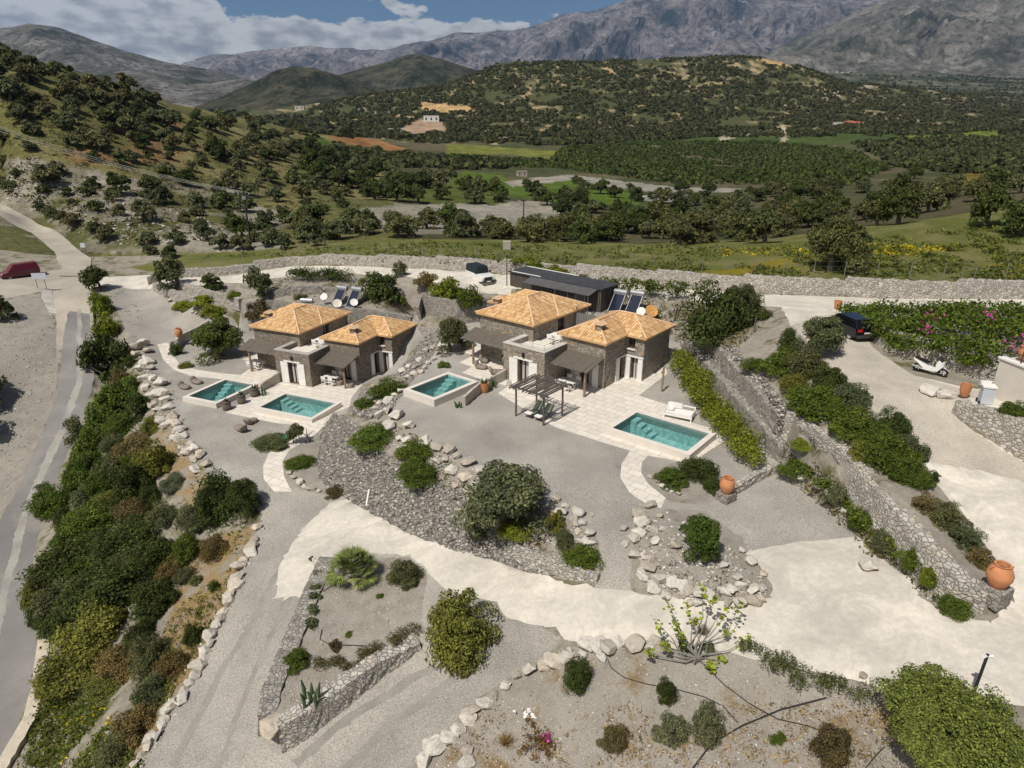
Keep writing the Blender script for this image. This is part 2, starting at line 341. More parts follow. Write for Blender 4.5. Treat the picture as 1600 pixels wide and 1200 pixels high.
# left hill
pts([(0,300,D,122),(100,330,D,115),(200,355,D,108),(300,370,D,104),(400,374,D,104),(500,366,D,112),(-100,270,D,125),
(0,230,D,140),(100,252,D,140),(200,272,D,144),(300,292,D,148),(400,312,D,150),(500,322,D,152),(-150,200,D,140),
(0,150,D,162),(100,165,D,172),(200,192,D,185),(300,222,D,190),(400,252,D,198),(500,280,D,200),(580,300,D,200),(-150,110,D,160),
(0,95,D,182),(100,115,D,195),(200,140,D,222),(300,178,D,250),(400,205,D,285),(480,232,D,300),(560,258,D,300),(-150,55,D,180),
(-350,180,D,150),(-350,30,D,180),(-300,330,D,110)])
line([(-350,20,D,200),(-120,48,D,200),(-10,73,D,200),(60,82,D,208),(100,97,D,215),(200,128,D,242),(300,167,D,275),(400,190,D,320),(470,205,D,350)])
pts([(-350,90,D,300),(-10,130,D,330),(100,160,D,360),(200,180,D,400),(300,200,D,430),(400,212,D,470),(-10,192,D,600),(200,196,D,650),(300,192,D,800),(-350,190,D,700),(0,185,D,1100),(300,183,D,1200),(-350,180,D,1200)])
# outer corners of the sheet
for p in [(-120,0,-12),(0,2,-8),(120,0,0),(120,60,5),(-150,60,0),(140,100,7),(-60,5,-13),(60,5,0),(0,12,-6.5),(25,12,-2),(-400,60,30),(500,60,10),(6500,100,60),(-6500,100,60),(6500,5000,250),(-6500,5000,200)]:tv(('W',)+p)
def build_tin():
    co=[(v.x,v.y) for v in TP]
    r=delaunay_2d_cdt([Vector(c) for c in co],TE,[],0,1e-4)
    vs,_,fs,orig=r[0],r[1],r[2],r[3]
    V=[]
    for i,v in enumerate(vs):
        o=orig[i]
        if o:z=sum(TP[k].z for k in o)/len(o)
        else:
            # crossing of two break lines: nearest edge interpolation
            best=None
            for a,b in TE:
                A,B=TP[a],TP[b];d=Vector((B.x-A.x,B.y-A.y));l=d.length_squared
                if l<1e-9:continue
                t=max(0,min(1,((v-Vector((A.x,A.y))).dot(d))/l));q=(Vector((A.x,A.y))+d*t-v).length
                if best is None or q<best[0]:best=(q,A.z+(B.z-A.z)*t)
            z=best[1];print('TIN crossing at',[round(c) for c in proj(v.x,v.y,z)])
        V.append(Vector((v.x,v.y,z)))
    return V,fs
TV,TF=build_tin()
TIN=BVHTree.FromPolygons(TV,TF)
def tin(x,y):
    h=TIN.ray_cast(Vector((x,y,5000)),Vector((0,0,-1)))
    return h[0].z if h[0] else 0.
# smoothed far field on a polar grid
NA,NR=420,300
AZ=np.linspace(R(-56),R(56),NA);LR=np.linspace(math.log(60),math.log(4700),NR)
def far_grid():
    Z=np.zeros((NR,NA))
    for i,l in enumerate(LR):
        r=math.exp(l)
        for j,a in enumerate(AZ):Z[i,j]=tin(r*math.sin(a),r*math.cos(a))
    for _ in range(5):
        P=np.pad(Z,2,mode='edge')
        Z=(P[:-4,2:-2]+4*P[1:-3,2:-2]+6*P[2:-2,2:-2]+4*P[3:-1,2:-2]+P[4:,2:-2])/16
        P=np.pad(Z,2,mode='edge')
        Z=(P[2:-2,:-4]+4*P[2:-2,1:-3]+6*P[2:-2,2:-2]+4*P[2:-2,3:-1]+P[2:-2,4:])/16
    return Z
FZ=far_grid()
def vnoise(x,y,seed=0):
    x=np.asarray(x,float);y=np.asarray(y,float)
    xi=np.floor(x).astype(np.int64);yi=np.floor(y).astype(np.int64);xf=x-xi;yf=y-yi
    def h(a,b):
        n=(a*374761393+b*668265263+seed*1442695041)&0xffffffff
        n=((n^(n>>13))*1274126177)&0xffffffff
        return ((n^(n>>16))&0xffff)/65535.
    u=xf*xf*(3-2*xf);v=yf*yf*(3-2*yf)
    return (h(xi,yi)*(1-u)+h(xi+1,yi)*u)*(1-v)+(h(xi,yi+1)*(1-u)+h(xi+1,yi+1)*u)*v-.5
def fbm(x,y,o=5,seed=0,ridge=False):
    s=0;a=1;x=np.asarray(x,float);y=np.asarray(y,float)
    for k in range(o):
        n=vnoise(x,y,seed+k)
        s=s+a*((.5-np.abs(2*n))if ridge else n);a*=.5;x=x*2.03+17.1;y=y*2.03-9.7
    return s
def farz(x,y):
    x=np.asarray(x,float);y=np.asarray(y,float)
    r=np.hypot(x,y);a=np.arctan2(x,y)
    i=np.clip((np.log(np.maximum(r,61))-LR[0])/(LR[1]-LR[0]),0,NR-1.001);j=np.clip((a-AZ[0])/(AZ[1]-AZ[0]),0,NA-1.001)
    i0=i.astype(int);j0=j.astype(int);u=i-i0;v=j-j0
    z=(FZ[i0,j0]*(1-u)+FZ[i0+1,j0]*u)*(1-v)+(FZ[i0,j0+1]*(1-u)+FZ[i0+1,j0+1]*u)*v
    am=np.clip((r-100)/600,0,1)
    return z+fbm(x/90,y/90,5,3)*9*am*am+fbm(x/14,y/14,4,9)*(.5+1.3*am)*np.clip((r-85)/40,0,1)
def sstep(a,b,x):
    t=np.clip((x-a)/(b-a),0,1);return t*t*(3-2*t)
def H(x,y,rough=1.):
    "ground height for arrays"
    x=np.atleast_1d(np.asarray(x,float));y=np.atleast_1d(np.asarray(y,float))
    z=np.empty(len(x));w=np.maximum(sstep(80,96,y),sstep(78,90,np.abs(x)))
    for k in range(len(x)):
        z[k]=tin(x[k],y[k]) if w[k]<1 else 0
    return z*(1-w)+farz(x,y)*w+(fbm(x/2.5,y/2.5,4,21)*.16)*(1-w)*rough
def HV(x,y):return float(H(x,y,0)[0])
def TPX(px,py):
    "pixel -> point on the coarse terrain"
    h=TIN.ray_cast(Vector((0,0,ZC)),ray(px,py))
    return h[0]
# ---------------- ground surfaces ----------------
def T2(ps):return [TPX(*p) for p in ps]
SURF=[] # name, material key, roughness of surface, polygon (px)
def surf(name,key,ps,rough=.25,world=None):
    q=world if world else [(v.x,v.y) for v in T2(ps)]
    SURF.append((name,key,rough,q))
surf('meadow','meadow',[(200,418),(285,424),(400,420),(480,405),(600,408),(725,412),(800,417),(900,425),(1000,431),(1100,440),(1200,448),(1400,455),(1720,455),(1800,300),(1600,302),(1450,318),(1280,345),(1100,366),(900,366),(780,364),(640,360),(560,360),(480,368),(400,382),(300,396)],.6)
surf('hedge_soil','soil',[(285,443),(324,455),(378,470),(385,478),(430,474),(530,484),(645,498),(655,505),(660,485),(652,462),(700,445),(640,432),(560,428),(480,430),(400,437),(340,440)],.8)
surf('upper_soil','soil',[(940,492),(1000,500),(1060,540),(1150,545),(1215,480),(1130,472),(1050,464),(960,459)],.8)
surf('shrub_soil','soil',[(1110,525),(1170,508),(1225,480),(1240,510),(1270,540),(1300,590),(1350,630),(1400,668),(1440,720),(1462,752),(1500,796),(1540,850),(1570,892),(1560,935),(1535,955),(1480,915),(1420,860),(1370,800),(1310,750),(1250,690),(1200,640),(1150,600)],.9)
surf('bed_soil','soil',[(1325,490),(1430,485),(1700,497),(1700,620),(1545,600),(1470,570),(1430,560),(1375,536),(1340,510)],.6)
surf('gravel','gravel',[(172,448),(200,440),(245,442),(250,458),(262,470),(290,481),(345,494),(367,500),(372,512),(400,500),(560,520),(655,505),(660,530),(640,550),(600,592),(566,602),(540,648),(515,662),(505,668),(498,700),(495,745),(530,775),(640,830),(700,850),(870,1000),(880,985),(870,1010),(830,1040),(760,1080),(700,1135),(640,1200),(560,1320),(180,1320),(215,1230),(240,1160),(290,1080),(330,1000),(362,920),(395,850),(410,805),(372,765),(325,738),(300,700),(262,650),(238,605),(215,555),(192,505),(175,470)],.2)
surf('gravel','gravel',[(700,500),(760,480),(960,490),(1030,500),(1065,540),(1075,575),(1120,640),(1190,700),(1225,722),(1230,748),(1290,792),(1350,838),(1370,870),(1240,850),(1160,865),(1110,900),(1060,900),(1020,870),(990,870),(985,925),(930,918),(935,880),(938,850),(930,838),(870,800),(770,775),(745,738),(700,708),(640,668),(612,640),(640,600),(665,568),(690,540)],.15)
surf('stone_slope','riprap',[(505,664),(520,645),(548,655),(590,700),(655,745),(720,770),(735,800),(790,840),(850,858),(870,900),(830,894),(770,874),(700,856),(640,833),(590,806),(540,778),(497,746),(500,700)],.9)
surf('rocky_slope','riprap2',[(612,590),(640,560),(662,525),(650,512),(690,512),(700,530),(690,540),(665,568),(640,600),(612,640),(590,655),(560,652),(545,645),(566,610)],.8)
surf('stone_terraces','riprap2',[(1060,545),(1105,522),(1150,545),(1195,590),(1235,642),(1222,690),(1222,724),(1190,700),(1150,650),(1100,590),(1075,560)],.9)
surf('soil_bed','bedsoil',[(610,650),(640,668),(700,708),(745,738),(770,775),(870,800),(930,838),(935,880),(905,895),(870,880),(800,842),(790,838),(735,798),(720,768),(655,743),(590,698),(560,662)],.9)
surf('soil_bed','bedsoil',[(1225,745),(1290,790),(1340,825),(1380,865),(1420,900),(1440,930),(1490,962),(1545,966),(1535,952),(1490,940),(1430,893),(1380,843),(1330,788),(1290,743),(1250,705),(1220,690)],.9)
surf('soil_bed','bedsoil',[(1000,870),(985,840),(1000,812),(1040,795),(1100,800),(1160,840),(1175,872),(1205,915),(1200,934),(1130,936),(1050,930),(1000,905)],.6)
surf('soil_bed','bedsoil',[(1010,740),(1075,715),(1110,745),(1135,770),(1100,790),(1045,782),(1015,757)],.3)
surf('soil_bed','bedsoil',[(390,690),(420,672),(470,680),(480,683),(440,697),(400,700)],.3)
surf('soil_bed','bedsoil',[(500,672),(497,740),(520,776),(470,765),(440,740),(447,720),(470,700)],.4)
surf('island_bed','bedsoil',[(512,882),(560,868),(640,872),(668,900),(660,960),(655,1008),(600,1045),(540,1095),(480,1140),(440,1168),(415,1150),(420,1100),(440,1050),(465,990),(490,930)],.5)
surf('dry_bank','drybank',[(300,845),(405,815),(392,850),(362,918),(330,995),(290,1075),(240,1155),(200,1225),(150,1225),(190,1150),(240,1060),(265,960)],.8)
surf('dry_bank','drybank',[(235,660),(262,655),(300,705),(325,745),(372,772),(340,800),(290,790),(250,730)],.8)
for q in([(455,1192),(540,1118),(640,1056),(740,1008),(745,1014),(648,1064),(550,1126),(468,1200)],[(520,1215),(600,1130),(690,1066),(790,1000),(797,1006),(700,1073),(612,1138),(536,1222)],[(262,1200),(330,1070),(395,960),(440,880),(446,884),(402,965),(338,1075),(274,1205)],[(330,1210),(372,1100),(420,990),(460,900),(466,903),(427,994),(380,1104),(342,1214)]):surf('wheel_ruts','rut',q,.15)
surf('garden_soil','garden',[(640,1200),(700,1140),(760,1085),(830,1045),(890,1012),(985,1012),(1060,1010),(1130,1018),(1200,1036),(1330,1066),(1400,1085),(1480,1095),(1560,1110),(1600,1300),(1500,1500),(560,1400)],.7)
surf('left_field','field',[(-500,620),(-300,430),(-120,430),(0,470),(62,458),(82,458),(88,500),(90,560),(86,620),(64,680),(28,760),(0,812),(-60,900),(-200,1050),(-600,1000)],.7)
surf('road','road_pale',[(-80,272),(0,322),(50,345),(100,373),(143,407),(137,430),(137,460),(140,490),(108,486),(96,560),(88,560),(88,500),(82,455),(62,456),(0,468),(-100,478),(-100,438),(0,434),(70,424),(97,420),(85,395),(50,365),(0,338),(-80,300)],.05)
surf('road','asphalt',[(140,490),(140,530),(148,590),(130,650),(105,710),(75,790),(52,870),(48,950),(60,1010),(50,1080),(25,1140),(-30,1230),(-100,1330),(-400,1290),(-200,1050),(-50,900),(0,815),(30,760),(65,680),(88,620),(96,560),(108,486)],.04)
surf('road','road_worn',[(121,484),(126,484),(130,545),(128,600),(108,660),(76,730),(44,810),(22,890),(0,990),(-14,990),(10,885),(32,805),(64,725),(98,655),(118,600),(121,545)],.04)
surf('gravel_patch','pale_gravel',[(64,455),(80,452),(84,470),(88,490),(76,488),(66,470)],.1)
surf('concrete_drive','concrete',[(137,432),(175,432),(235,430),(262,436),(340,433),(380,429),(450,419),(500,417),(560,417),(612,419),(675,421),(725,424),(790,430),(900,438),(1000,445),(1075,452),(1200,460),(1300,463),(1400,467),(1720,470),(1720,494),(1600,489),(1430,481),(1330,481),(1312,485),(1335,508),(1352,530),(1375,552),(1400,570),(1430,587),(1470,596),(1545,610),(1700,628),(1700,660),(1560,640),(1500,640),(1490,648),(1520,672),(1560,697),(1600,722),(1680,770),(1760,900),(1760,1250),(1640,1300),(1600,1100),(1480,1090),(1400,1080),(1330,1062),(1200,1032),(1060,1007),(980,1008),(880,1000),(868,982),(790,970),(775,940),(700,925),(668,895),(640,868),(560,862),(510,876),(490,905),(475,935),(430,935),(438,880),(470,830),(515,785),(545,780),(590,807),(640,834),(700,857),(770,875),(830,895),(870,906),(930,918),(985,922),(1050,934),(1130,940),(1205,937),(1207,915),(1178,872),(1160,862),(1240,848),(1340,836),(1370,868),(1420,905),(1438,935),(1490,965),(1550,972),(1580,940),(1570,892),(1538,850),(1500,796),(1460,752),(1440,722),(1400,670),(1350,630),(1300,590),(1270,540),(1235,510),(1220,480),(1130,473),(1050,464),(960,460),(800,450),(792,462),(750,457),(700,444),(640,433),(560,428),(480,430),(400,438),(300,446),(240,446),(175,447),(137,450)],.07)
surf('rough_drive','drive_gravel',[(1312,487),(1335,510),(1375,552),(1430,587),(1470,598),(1545,612),(1500,640),(1490,650),(1520,674),(1600,724),(1640,760),(1600,752),(1530,735),(1470,728),(1440,722),(1400,670),(1350,630),(1300,590),(1270,540),(1235,510)],.08)
PAVA=[[(246,538),(263,535),(268,552),(280,568),(305,577),(345,583),(376,586),(405,566),(378,562),(400,553),(441,556),(560,575),(566,600),(549,622),(536,640),(505,668),(496,676),(478,688),(452,703),(441,722),(444,745),(456,768),(428,768),(412,748),(411,728),(420,708),(440,692),(474,676),(476,669),(440,662),(353,645),(395,618),(440,600),(405,605),(345,592),(300,588),(272,578),(255,562)]]
PAVB=[[(778,614),(800,600),(800,560),(960,560),(1040,575),(1043,583),(998,618),(1042,632),(1060,655),(1125,672),(1130,690),(1078,724),(1037,716),(1012,712),(1003,722),(1002,738),(1012,755),(1040,778),(1033,794),(1008,786),(984,770),(969,746),(971,725),(985,704),(943,692),(866,667)],[(748,528),(740,540),(722,550),(739,556),(718,566),(737,573),(722,582),(755,594),(790,602),(806,560),(790,530)]]
for q in PAVA:surf('paving','paving_a',q,.0)
for q in PAVB:surf('paving','paving_b',q,.0)

# pools: outline of the water at rim height, in the frame of their villa
AZA,AZB=R(23.2),R(39.3);OA=wz(488,605,A0)
def frame(az):return Vector((math.cos(az),-math.sin(az),0)),Vector((math.sin(az),math.cos(az),0))
_u,_v=frame(AZB);OB=wz(942.5,612,0)-_u*3.45-_v*2.95;OB.z=0
def to_loc(p,o,az):
    u,v=frame(az);d=p-o;return d.dot(u),d.dot(v)
def to_w(x,y,o,az,z=0):
    u,v=frame(az);return Vector((o.x+u.x*x+v.x*y,o.y+u.y*x+v.y*y,o.z+z))
POOLS=[]
for nm,o,az,px,zt,lab in(('a',OA,AZA,[(447.5,614),(407,636),(486,652),(522.5,631)],.42,'raised plaster pool in front of the left villa door, beside the green rain tarp bed'),
  ('a2',OA,AZA,[(352.5,592.5),(296,619),(340,628),(390.6,601)],.45,'narrow raised pool at the far left, beside the row of wooden barrels'),
  ('b2',OB,AZB,[(700,584.5),(640.6,607.5),(678,621),(738,596)],.55,'high raised pool on gravel between the boulder line and the low plaster wall'),
  ('b',OB,AZB,[(995,643.75),(957.5,668.75),(1073.75,705),(1107.5,677.5)],.45,'largest pool, beside the white daybed and the curved paved path')):
    L4=[to_loc(wz(a,b,o.z+zt),o,az) for a,b in px]
    x0=(L4[0][0]+L4[1][0])/2;x1=(L4[2][0]+L4[3][0])/2;y0=(L4[1][1]+L4[2][1])/2;y1=(L4[0][1]+L4[3][1])/2
    POOLS.append((o,az,x0,x1,y0,y1,zt,lab))
    surf('hole','hole',None,0,[tuple(to_w(a,b,o,az)[:2]) for a,b in((x0-.15,y0-.15),(x1+.15,y0-.15),(x1+.15,y1+.15),(x0-.15,y1+.15))])
NX0,NX1,NY0,NY1=-110,100,2,99
def near_mesh():
    co=[];edges=[]
    def inside_view(x,y):
        z=0;d=y*cP+ZC*sP
        return abs(x)<.80*d+3 and y>12
    st=.5
    for iy in range(int((NY1-NY0)/st)+1):
        y=NY0+iy*st
        for ix in range(int((NX1-NX0)/st)+1):
            x=NX0+ix*st
            b=ix==0 or iy==0 or x>=NX1-.01 or y>=NY1-.01
            v=inside_view(x,y)
            s=1 if y<62 else 2
            if not v:s=8
            if b or (ix%s==0 and iy%s==0):
                j=0 if b else .3*st*s*.5
                co.append((x+random.uniform(-j,j),y+random.uniform(-j,j)))
    n=len(co)
    for nm,k,r,q in SURF:
        ring=[]
        m=len(q)
        for i in range(m):
            a=Vector(q[i]);b=Vector(q[(i+1)%m]);l=(b-a).length
            s=max(1,int(l/(.6 if k.startswith('pav') else .45)))
            for t in range(s):
                p=a.lerp(b,t/s)
                if not k.startswith(('pav','hole')):
                    p=Vector((p.x+float(vnoise(p.x*.8,p.y*.8,5))*.3,p.y+float(vnoise(p.x*.8,p.y*.8,6))*.3))
                ring.append(len(co));co.append((p.x,p.y))
        edges+=list(zip(ring,ring[1:]+ring[:1]))
    for B_,T_,N_ in WALLS.values():
        for Ln,sh in((B_,-.06),(T_,.02)):
            ring=[]
            for i in range(len(Ln)-1):
                a=Ln[i]+N_[i]*sh;b=Ln[i+1]+N_[i+1]*sh;s=max(1,int((b-a).length/.5))
                for t in range(s+(i==len(Ln)-2)):
                    p=a.lerp(b,t/s)
                    if p.y<NY1 and NX0<p.x<NX1:ring.append(len(co));co.append((p.x,p.y))
            edges+=list(zip(ring,ring[1:]))
    r=delaunay_2d_cdt([Vector(c) for c in co],edges,[],0,1e-4)
    V=np.array([(v.x,v.y) for v in r[0]]);Fc=np.array(r[2])
    return V,Fc
def inpoly(P,q):
    x,y=P[:,0],P[:,1];c=np.zeros(len(P),bool);m=len(q)
    for i in range(m):
        x1,y1=q[i];x2,y2=q[(i+1)%m]
        k=((y1>y)!=(y2>y))&(x<(x2-x1)*(y-y1)/((y2-y1)or 1e-12)+x1);c^=k
    return c
NV,NF=near_mesh()
_c=NV[NF].mean(1);NF=NF[(_c[:,1]<NY1)&(_c[:,0]>NX0)&(_c[:,0]<NX1)]
CEN=NV[NF].mean(1)
cls=np.full(len(NF),-1)
bb=[(min(p[0] for p in q),max(p[0] for p in q),min(p[1] for p in q),max(p[1] for p in q)) for *_,q in SURF]
for i,(nm,k,r,q) in enumerate(SURF):cls[inpoly(CEN,q)]=i
vr=np.full(len(NV),9.)
for i in range(-1,len(SURF)):
    f=NF[cls==i].ravel();rr=1. if i<0 else SURF[i][2]
    vr[f]=np.minimum(vr[f],rr)
vr[vr>8]=1
NZ=H(NV[:,0],NV[:,1],vr)
# stone surfaces get real relief
for i,(nm,k,r,q) in enumerate(SURF):
    if k.startswith('riprap'):
        f=np.unique(NF[cls==i]);NZ[f]+=fbm(NV[f,0]*1.7,NV[f,1]*1.7,3,33)*.28
NV3=np.column_stack([NV,NZ])
GB=BVHTree.FromPolygons([tuple(v) for v in NV3],[tuple(f) for f in NF])
def P(px,py,dz=0):
    "pixel -> point on the finished near ground"
    h=GB.ray_cast(Vector((0,0,ZC)),ray(px,py))[0]
    if h is None:
        h=TPX(px,py)
        if h is None:h=wy(px,min(py,184),1500)
        h=Vector((h.x,h.y,float(farz(h.x,h.y)[()] if np.ndim(farz(h.x,h.y))==0 else farz(h.x,h.y)[0])))
    return Vector((h.x,h.y,h.z+dz))
def GZ(x,y):
    h=GB.ray_cast(Vector((x,y,500)),Vector((0,0,-1)))[0]
    return h.z if h else float(farz(x,y))
# ---- ground materials
def ground_mats():
    def speck(t,v,c,rng=.35,sc=30,big=.35):
        n=t.ramp(t.noise(v,sc,3,.7),[(.3,tuple(x*(1-rng) for x in c)),(.7,tuple(x*(1+rng) for x in c))])
        return t.mix(1,n,t.ramp(t.noise(v,big,6,.62),[(.25,(.72,.72,.72)),(.75,(1.25,1.23,1.2))]),'MULTIPLY')
    G={}
    t=NT('gravel',.95,.15);v=t.pos();c=speck(t,v,(.315,.296,.265),.4,14,.22)
    c=t.mix(t.ramp(t.noise(v,.13,5,.6),[(.52,0.),(.75,.55)]),c,(.42,.40,.37));st=t.voro(v,9)
    c=t.mix(t.ramp(st,[(.0,.8),(.12,0.)]),c,(.52,.50,.46));w=t.mapr(v,(1.,.12,1),R(-14));c=t.mix(t.ramp(t.noise(w,.9,5,.6),[(.55,0.),(.72,.35)]),c,(.24,.215,.185));t.color(c);t.bump(t.noise(v,16,3,.8),.6,.03);G['gravel']=t.m
    t=NT('pale_gravel',.95,.15);v=t.pos();t.color(speck(t,v,(.52,.49,.44),.2,20,1));G['pale_gravel']=t.m
    t=NT('drive_gravel',.95,.15);v=t.pos();c=speck(t,v,(.44,.40,.34),.2,10,.3)
    c=t.mix(t.ramp(t.noise(v,.35,5,.6),[(.55,0.),(.75,.4)]),c,(.36,.33,.28));t.color(c);t.bump(t.noise(v,12,4,.8),.5,.03);G['drive_gravel']=t.m
    t=NT('concrete',.9,.2);v=t.pos();c=speck(t,v,(.58,.54,.475),.08,4,.25)
    c=t.mix(t.ramp(t.noise(v,.33,8,.72,1.5),[(.36,.7),(.55,0.)]),c,(.40,.37,.32));c=t.mix(t.ramp(t.noise(v,1.9,6,.8),[(.6,0.),(.72,.35)]),c,(.66,.62,.55))
    w=t.mapr(v,(.1,1.3,1),R(38));c=t.mix(t.ramp(t.noise(w,.8,5,.65),[(.55,0.),(.8,.35)]),c,(.40,.37,.32))
    nz=t.n('ShaderNodeTexNoise');t.L.new(v,nz.inputs['Vector']);nz.inputs['Scale'].default_value=.7
    e=t.voro(t.vadd(v,nz.outputs['Color'],1.6),.16,'DISTANCE_TO_EDGE')
    c=t.mix(t.ramp(e,[(.0,.10),(.006,0.)]),c,(.25,.22,.19));t.color(c);t.bump(t.noise(v,7,5,.6),.25,.03);G['concrete']=t.m
    t=NT('road_pale',.9,.2);v=t.pos();c=speck(t,v,(.36,.325,.275),.12,6,.2);t.color(c);t.bump(t.noise(v,12,3,.7),.3,.02);G['road_pale']=t.m
    t=NT('asphalt',.85,.25);v=t.pos();c=speck(t,v,(.20,.19,.185),.15,14,.15);t.color(t.mix(t.ramp(t.noise(v,.3,6,.65),[(.5,0.),(.7,.45)]),c,(.29,.27,.25)));t.bump(t.noise(v,20,3,.7),.3,.015);G['asphalt']=t.m
    t=NT('road_worn',.9,.2);v=t.pos();t.color(speck(t,v,(.30,.285,.26),.15,9,.5));G['road_worn']=t.m
    def dirt(name,cs,spk=(.5,.47,.43),grass=None,gs=.5,gt=.55):
        t=NT(name,.95,.1);v=t.pos();c=t.ramp(t.noise(v,1.1,8,.68),[(.2,cs[0]),(.5,cs[1]),(.75,cs[2])])
        if grass:
            c=t.mix(t.ramp(t.noise(v,gs,7,.7),[(gt,0.),(gt+.12,1.)]),c,t.ramp(t.noise(v,7,4,.7),[(.3,grass[0]),(.7,grass[1])]))
        vc=t.voro(v,5);c=t.mix(t.ramp(vc,[(.0,.9),(.10,0.)]),c,spk)
        c=t.mix(.55,c,t.ramp(t.noise(v,18,4,.8),[(.3,(.5,.5,.5)),(.7,(1.5,1.5,1.5))]),'MULTIPLY')
        t.color(c);t.bump(t.noise(v,7,7,.75),.9,.08);G[name]=t.m
    dirt('soil',((.19,.17,.14),(.28,.25,.21),(.36,.33,.29)),grass=((.075,.075,.03),(.16,.14,.07)),gs=.6,gt=.56)
    dirt('field',((.20,.18,.15),(.29,.265,.225),(.34,.315,.27)),grass=((.15,.13,.07),(.24,.19,.11)),gs=.3,gt=.6)
    dirt('drybank',((.17,.14,.11),(.27,.235,.19),(.33,.30,.26)),grass=((.20,.14,.07),(.33,.24,.12)),gs=.7,gt=.42)
    dirt('rut',((.22,.205,.18),(.285,.265,.235),(.33,.31,.28)),grass=((.24,.2,.15),(.28,.24,.18)),gs=1.5,gt=.6)
    dirt('bedsoil',((.20,.17,.14),(.30,.27,.23),(.36,.335,.30)),grass=((.16,.11,.05),(.2,.15,.075)),gs=.6,gt=.6)
    dirt('garden',((.22,.195,.16),(.31,.28,.24),(.36,.335,.295)),spk=(.62,.6,.56),grass=((.13,.085,.045),(.30,.22,.12)),gs=.55,gt=.53)
    dirt('ground',((.17,.15,.115),(.27,.24,.195),(.36,.33,.285)),grass=((.05,.065,.018),(.14,.13,.05)),gs=.35,gt=.5)
    t=NT('meadow',.95,.1);v=t.pos();c=t.ramp(t.noise(v,.16,7,.65),[(.25,(.08,.11,.022)),(.45,(.135,.145,.04)),(.6,(.20,.185,.075)),(.8,(.12,.15,.025))])
    c=t.mix(t.ramp(t.noise(t.mapr(v,(.5,1.6,1),R(6)),.11,5,.6),[(.58,0.),(.66,.8)]),c,(.25,.19,.012))
    c=t.mix(.7,c,t.ramp(t.noise(v,3.5,6,.8),[(.3,(.5,.5,.5)),(.7,(1.5,1.5,1.45))]),'MULTIPLY');t.color(c);t.bump(t.noise(v,4,6,.8),1,.25);G['meadow']=t.m
    G['riprap']=stonemat('riprap',[(.14,.13,.115),(.25,.23,.20),(.33,.30,.26),(.21,.20,.185),(.42,.385,.335)],(.10,.092,.08),5.6,.10,.05,1.,True)
    G['riprap2']=stonemat('riprap2',[(.20,.185,.165),(.33,.30,.265),(.42,.385,.34),(.27,.25,.225),(.48,.445,.395)],(.13,.12,.105),4.6,.10,.06,1.,True)
    for nm,az in(('paving_a',23.2),('paving_b',39.3)):
        t=NT(nm,.8,.3);v=t.mapr(t.pos(),(1,1,1),R(az));b=t.n('ShaderNodeTexBrick');t.L.new(v,b.inputs['Vector'])
        b.offset=.5;b.inputs['Scale'].default_value=1;b.inputs['Brick Width'].default_value=.9;b.inputs['Row Height'].default_value=.62;b.inputs['Mortar Size'].default_value=.022;b.inputs['Bias'].default_value=0
        b.inputs['Color1'].default_value=(.60,.545,.475,1);b.inputs['Color2'].default_value=(.68,.625,.55,1);b.inputs['Mortar'].default_value=(.42,.38,.33,1)
        c=t.mix(.5,b.outputs[0],t.ramp(t.noise(t.pos(),2.2,6,.6),[(.3,(.82,.81,.8)),(.7,(1.12,1.12,1.12))]),'MULTIPLY');t.color(c);G[nm]=t.m
    return G
GM=ground_mats()
def build_ground():
    groups={}
    for i,(nm,k,r,q) in enumerate(SURF):groups.setdefault((nm,k),[]).append(i)
    def make(name,mask,mat):
        f=NF[mask]
        if not len(f):return
        u,inv=np.unique(f,return_inverse=True);me=npmesh(name,NV3[u],inv.reshape(-1,3),mat,smooth=True)
        tag(ob(name,me),kind='structure')
    make('ground',cls==-1,GM['ground'])
    for (nm,k),ids in groups.items():
        if k!='hole':make(nm,np.isin(cls,ids),GM[k])
build_ground()
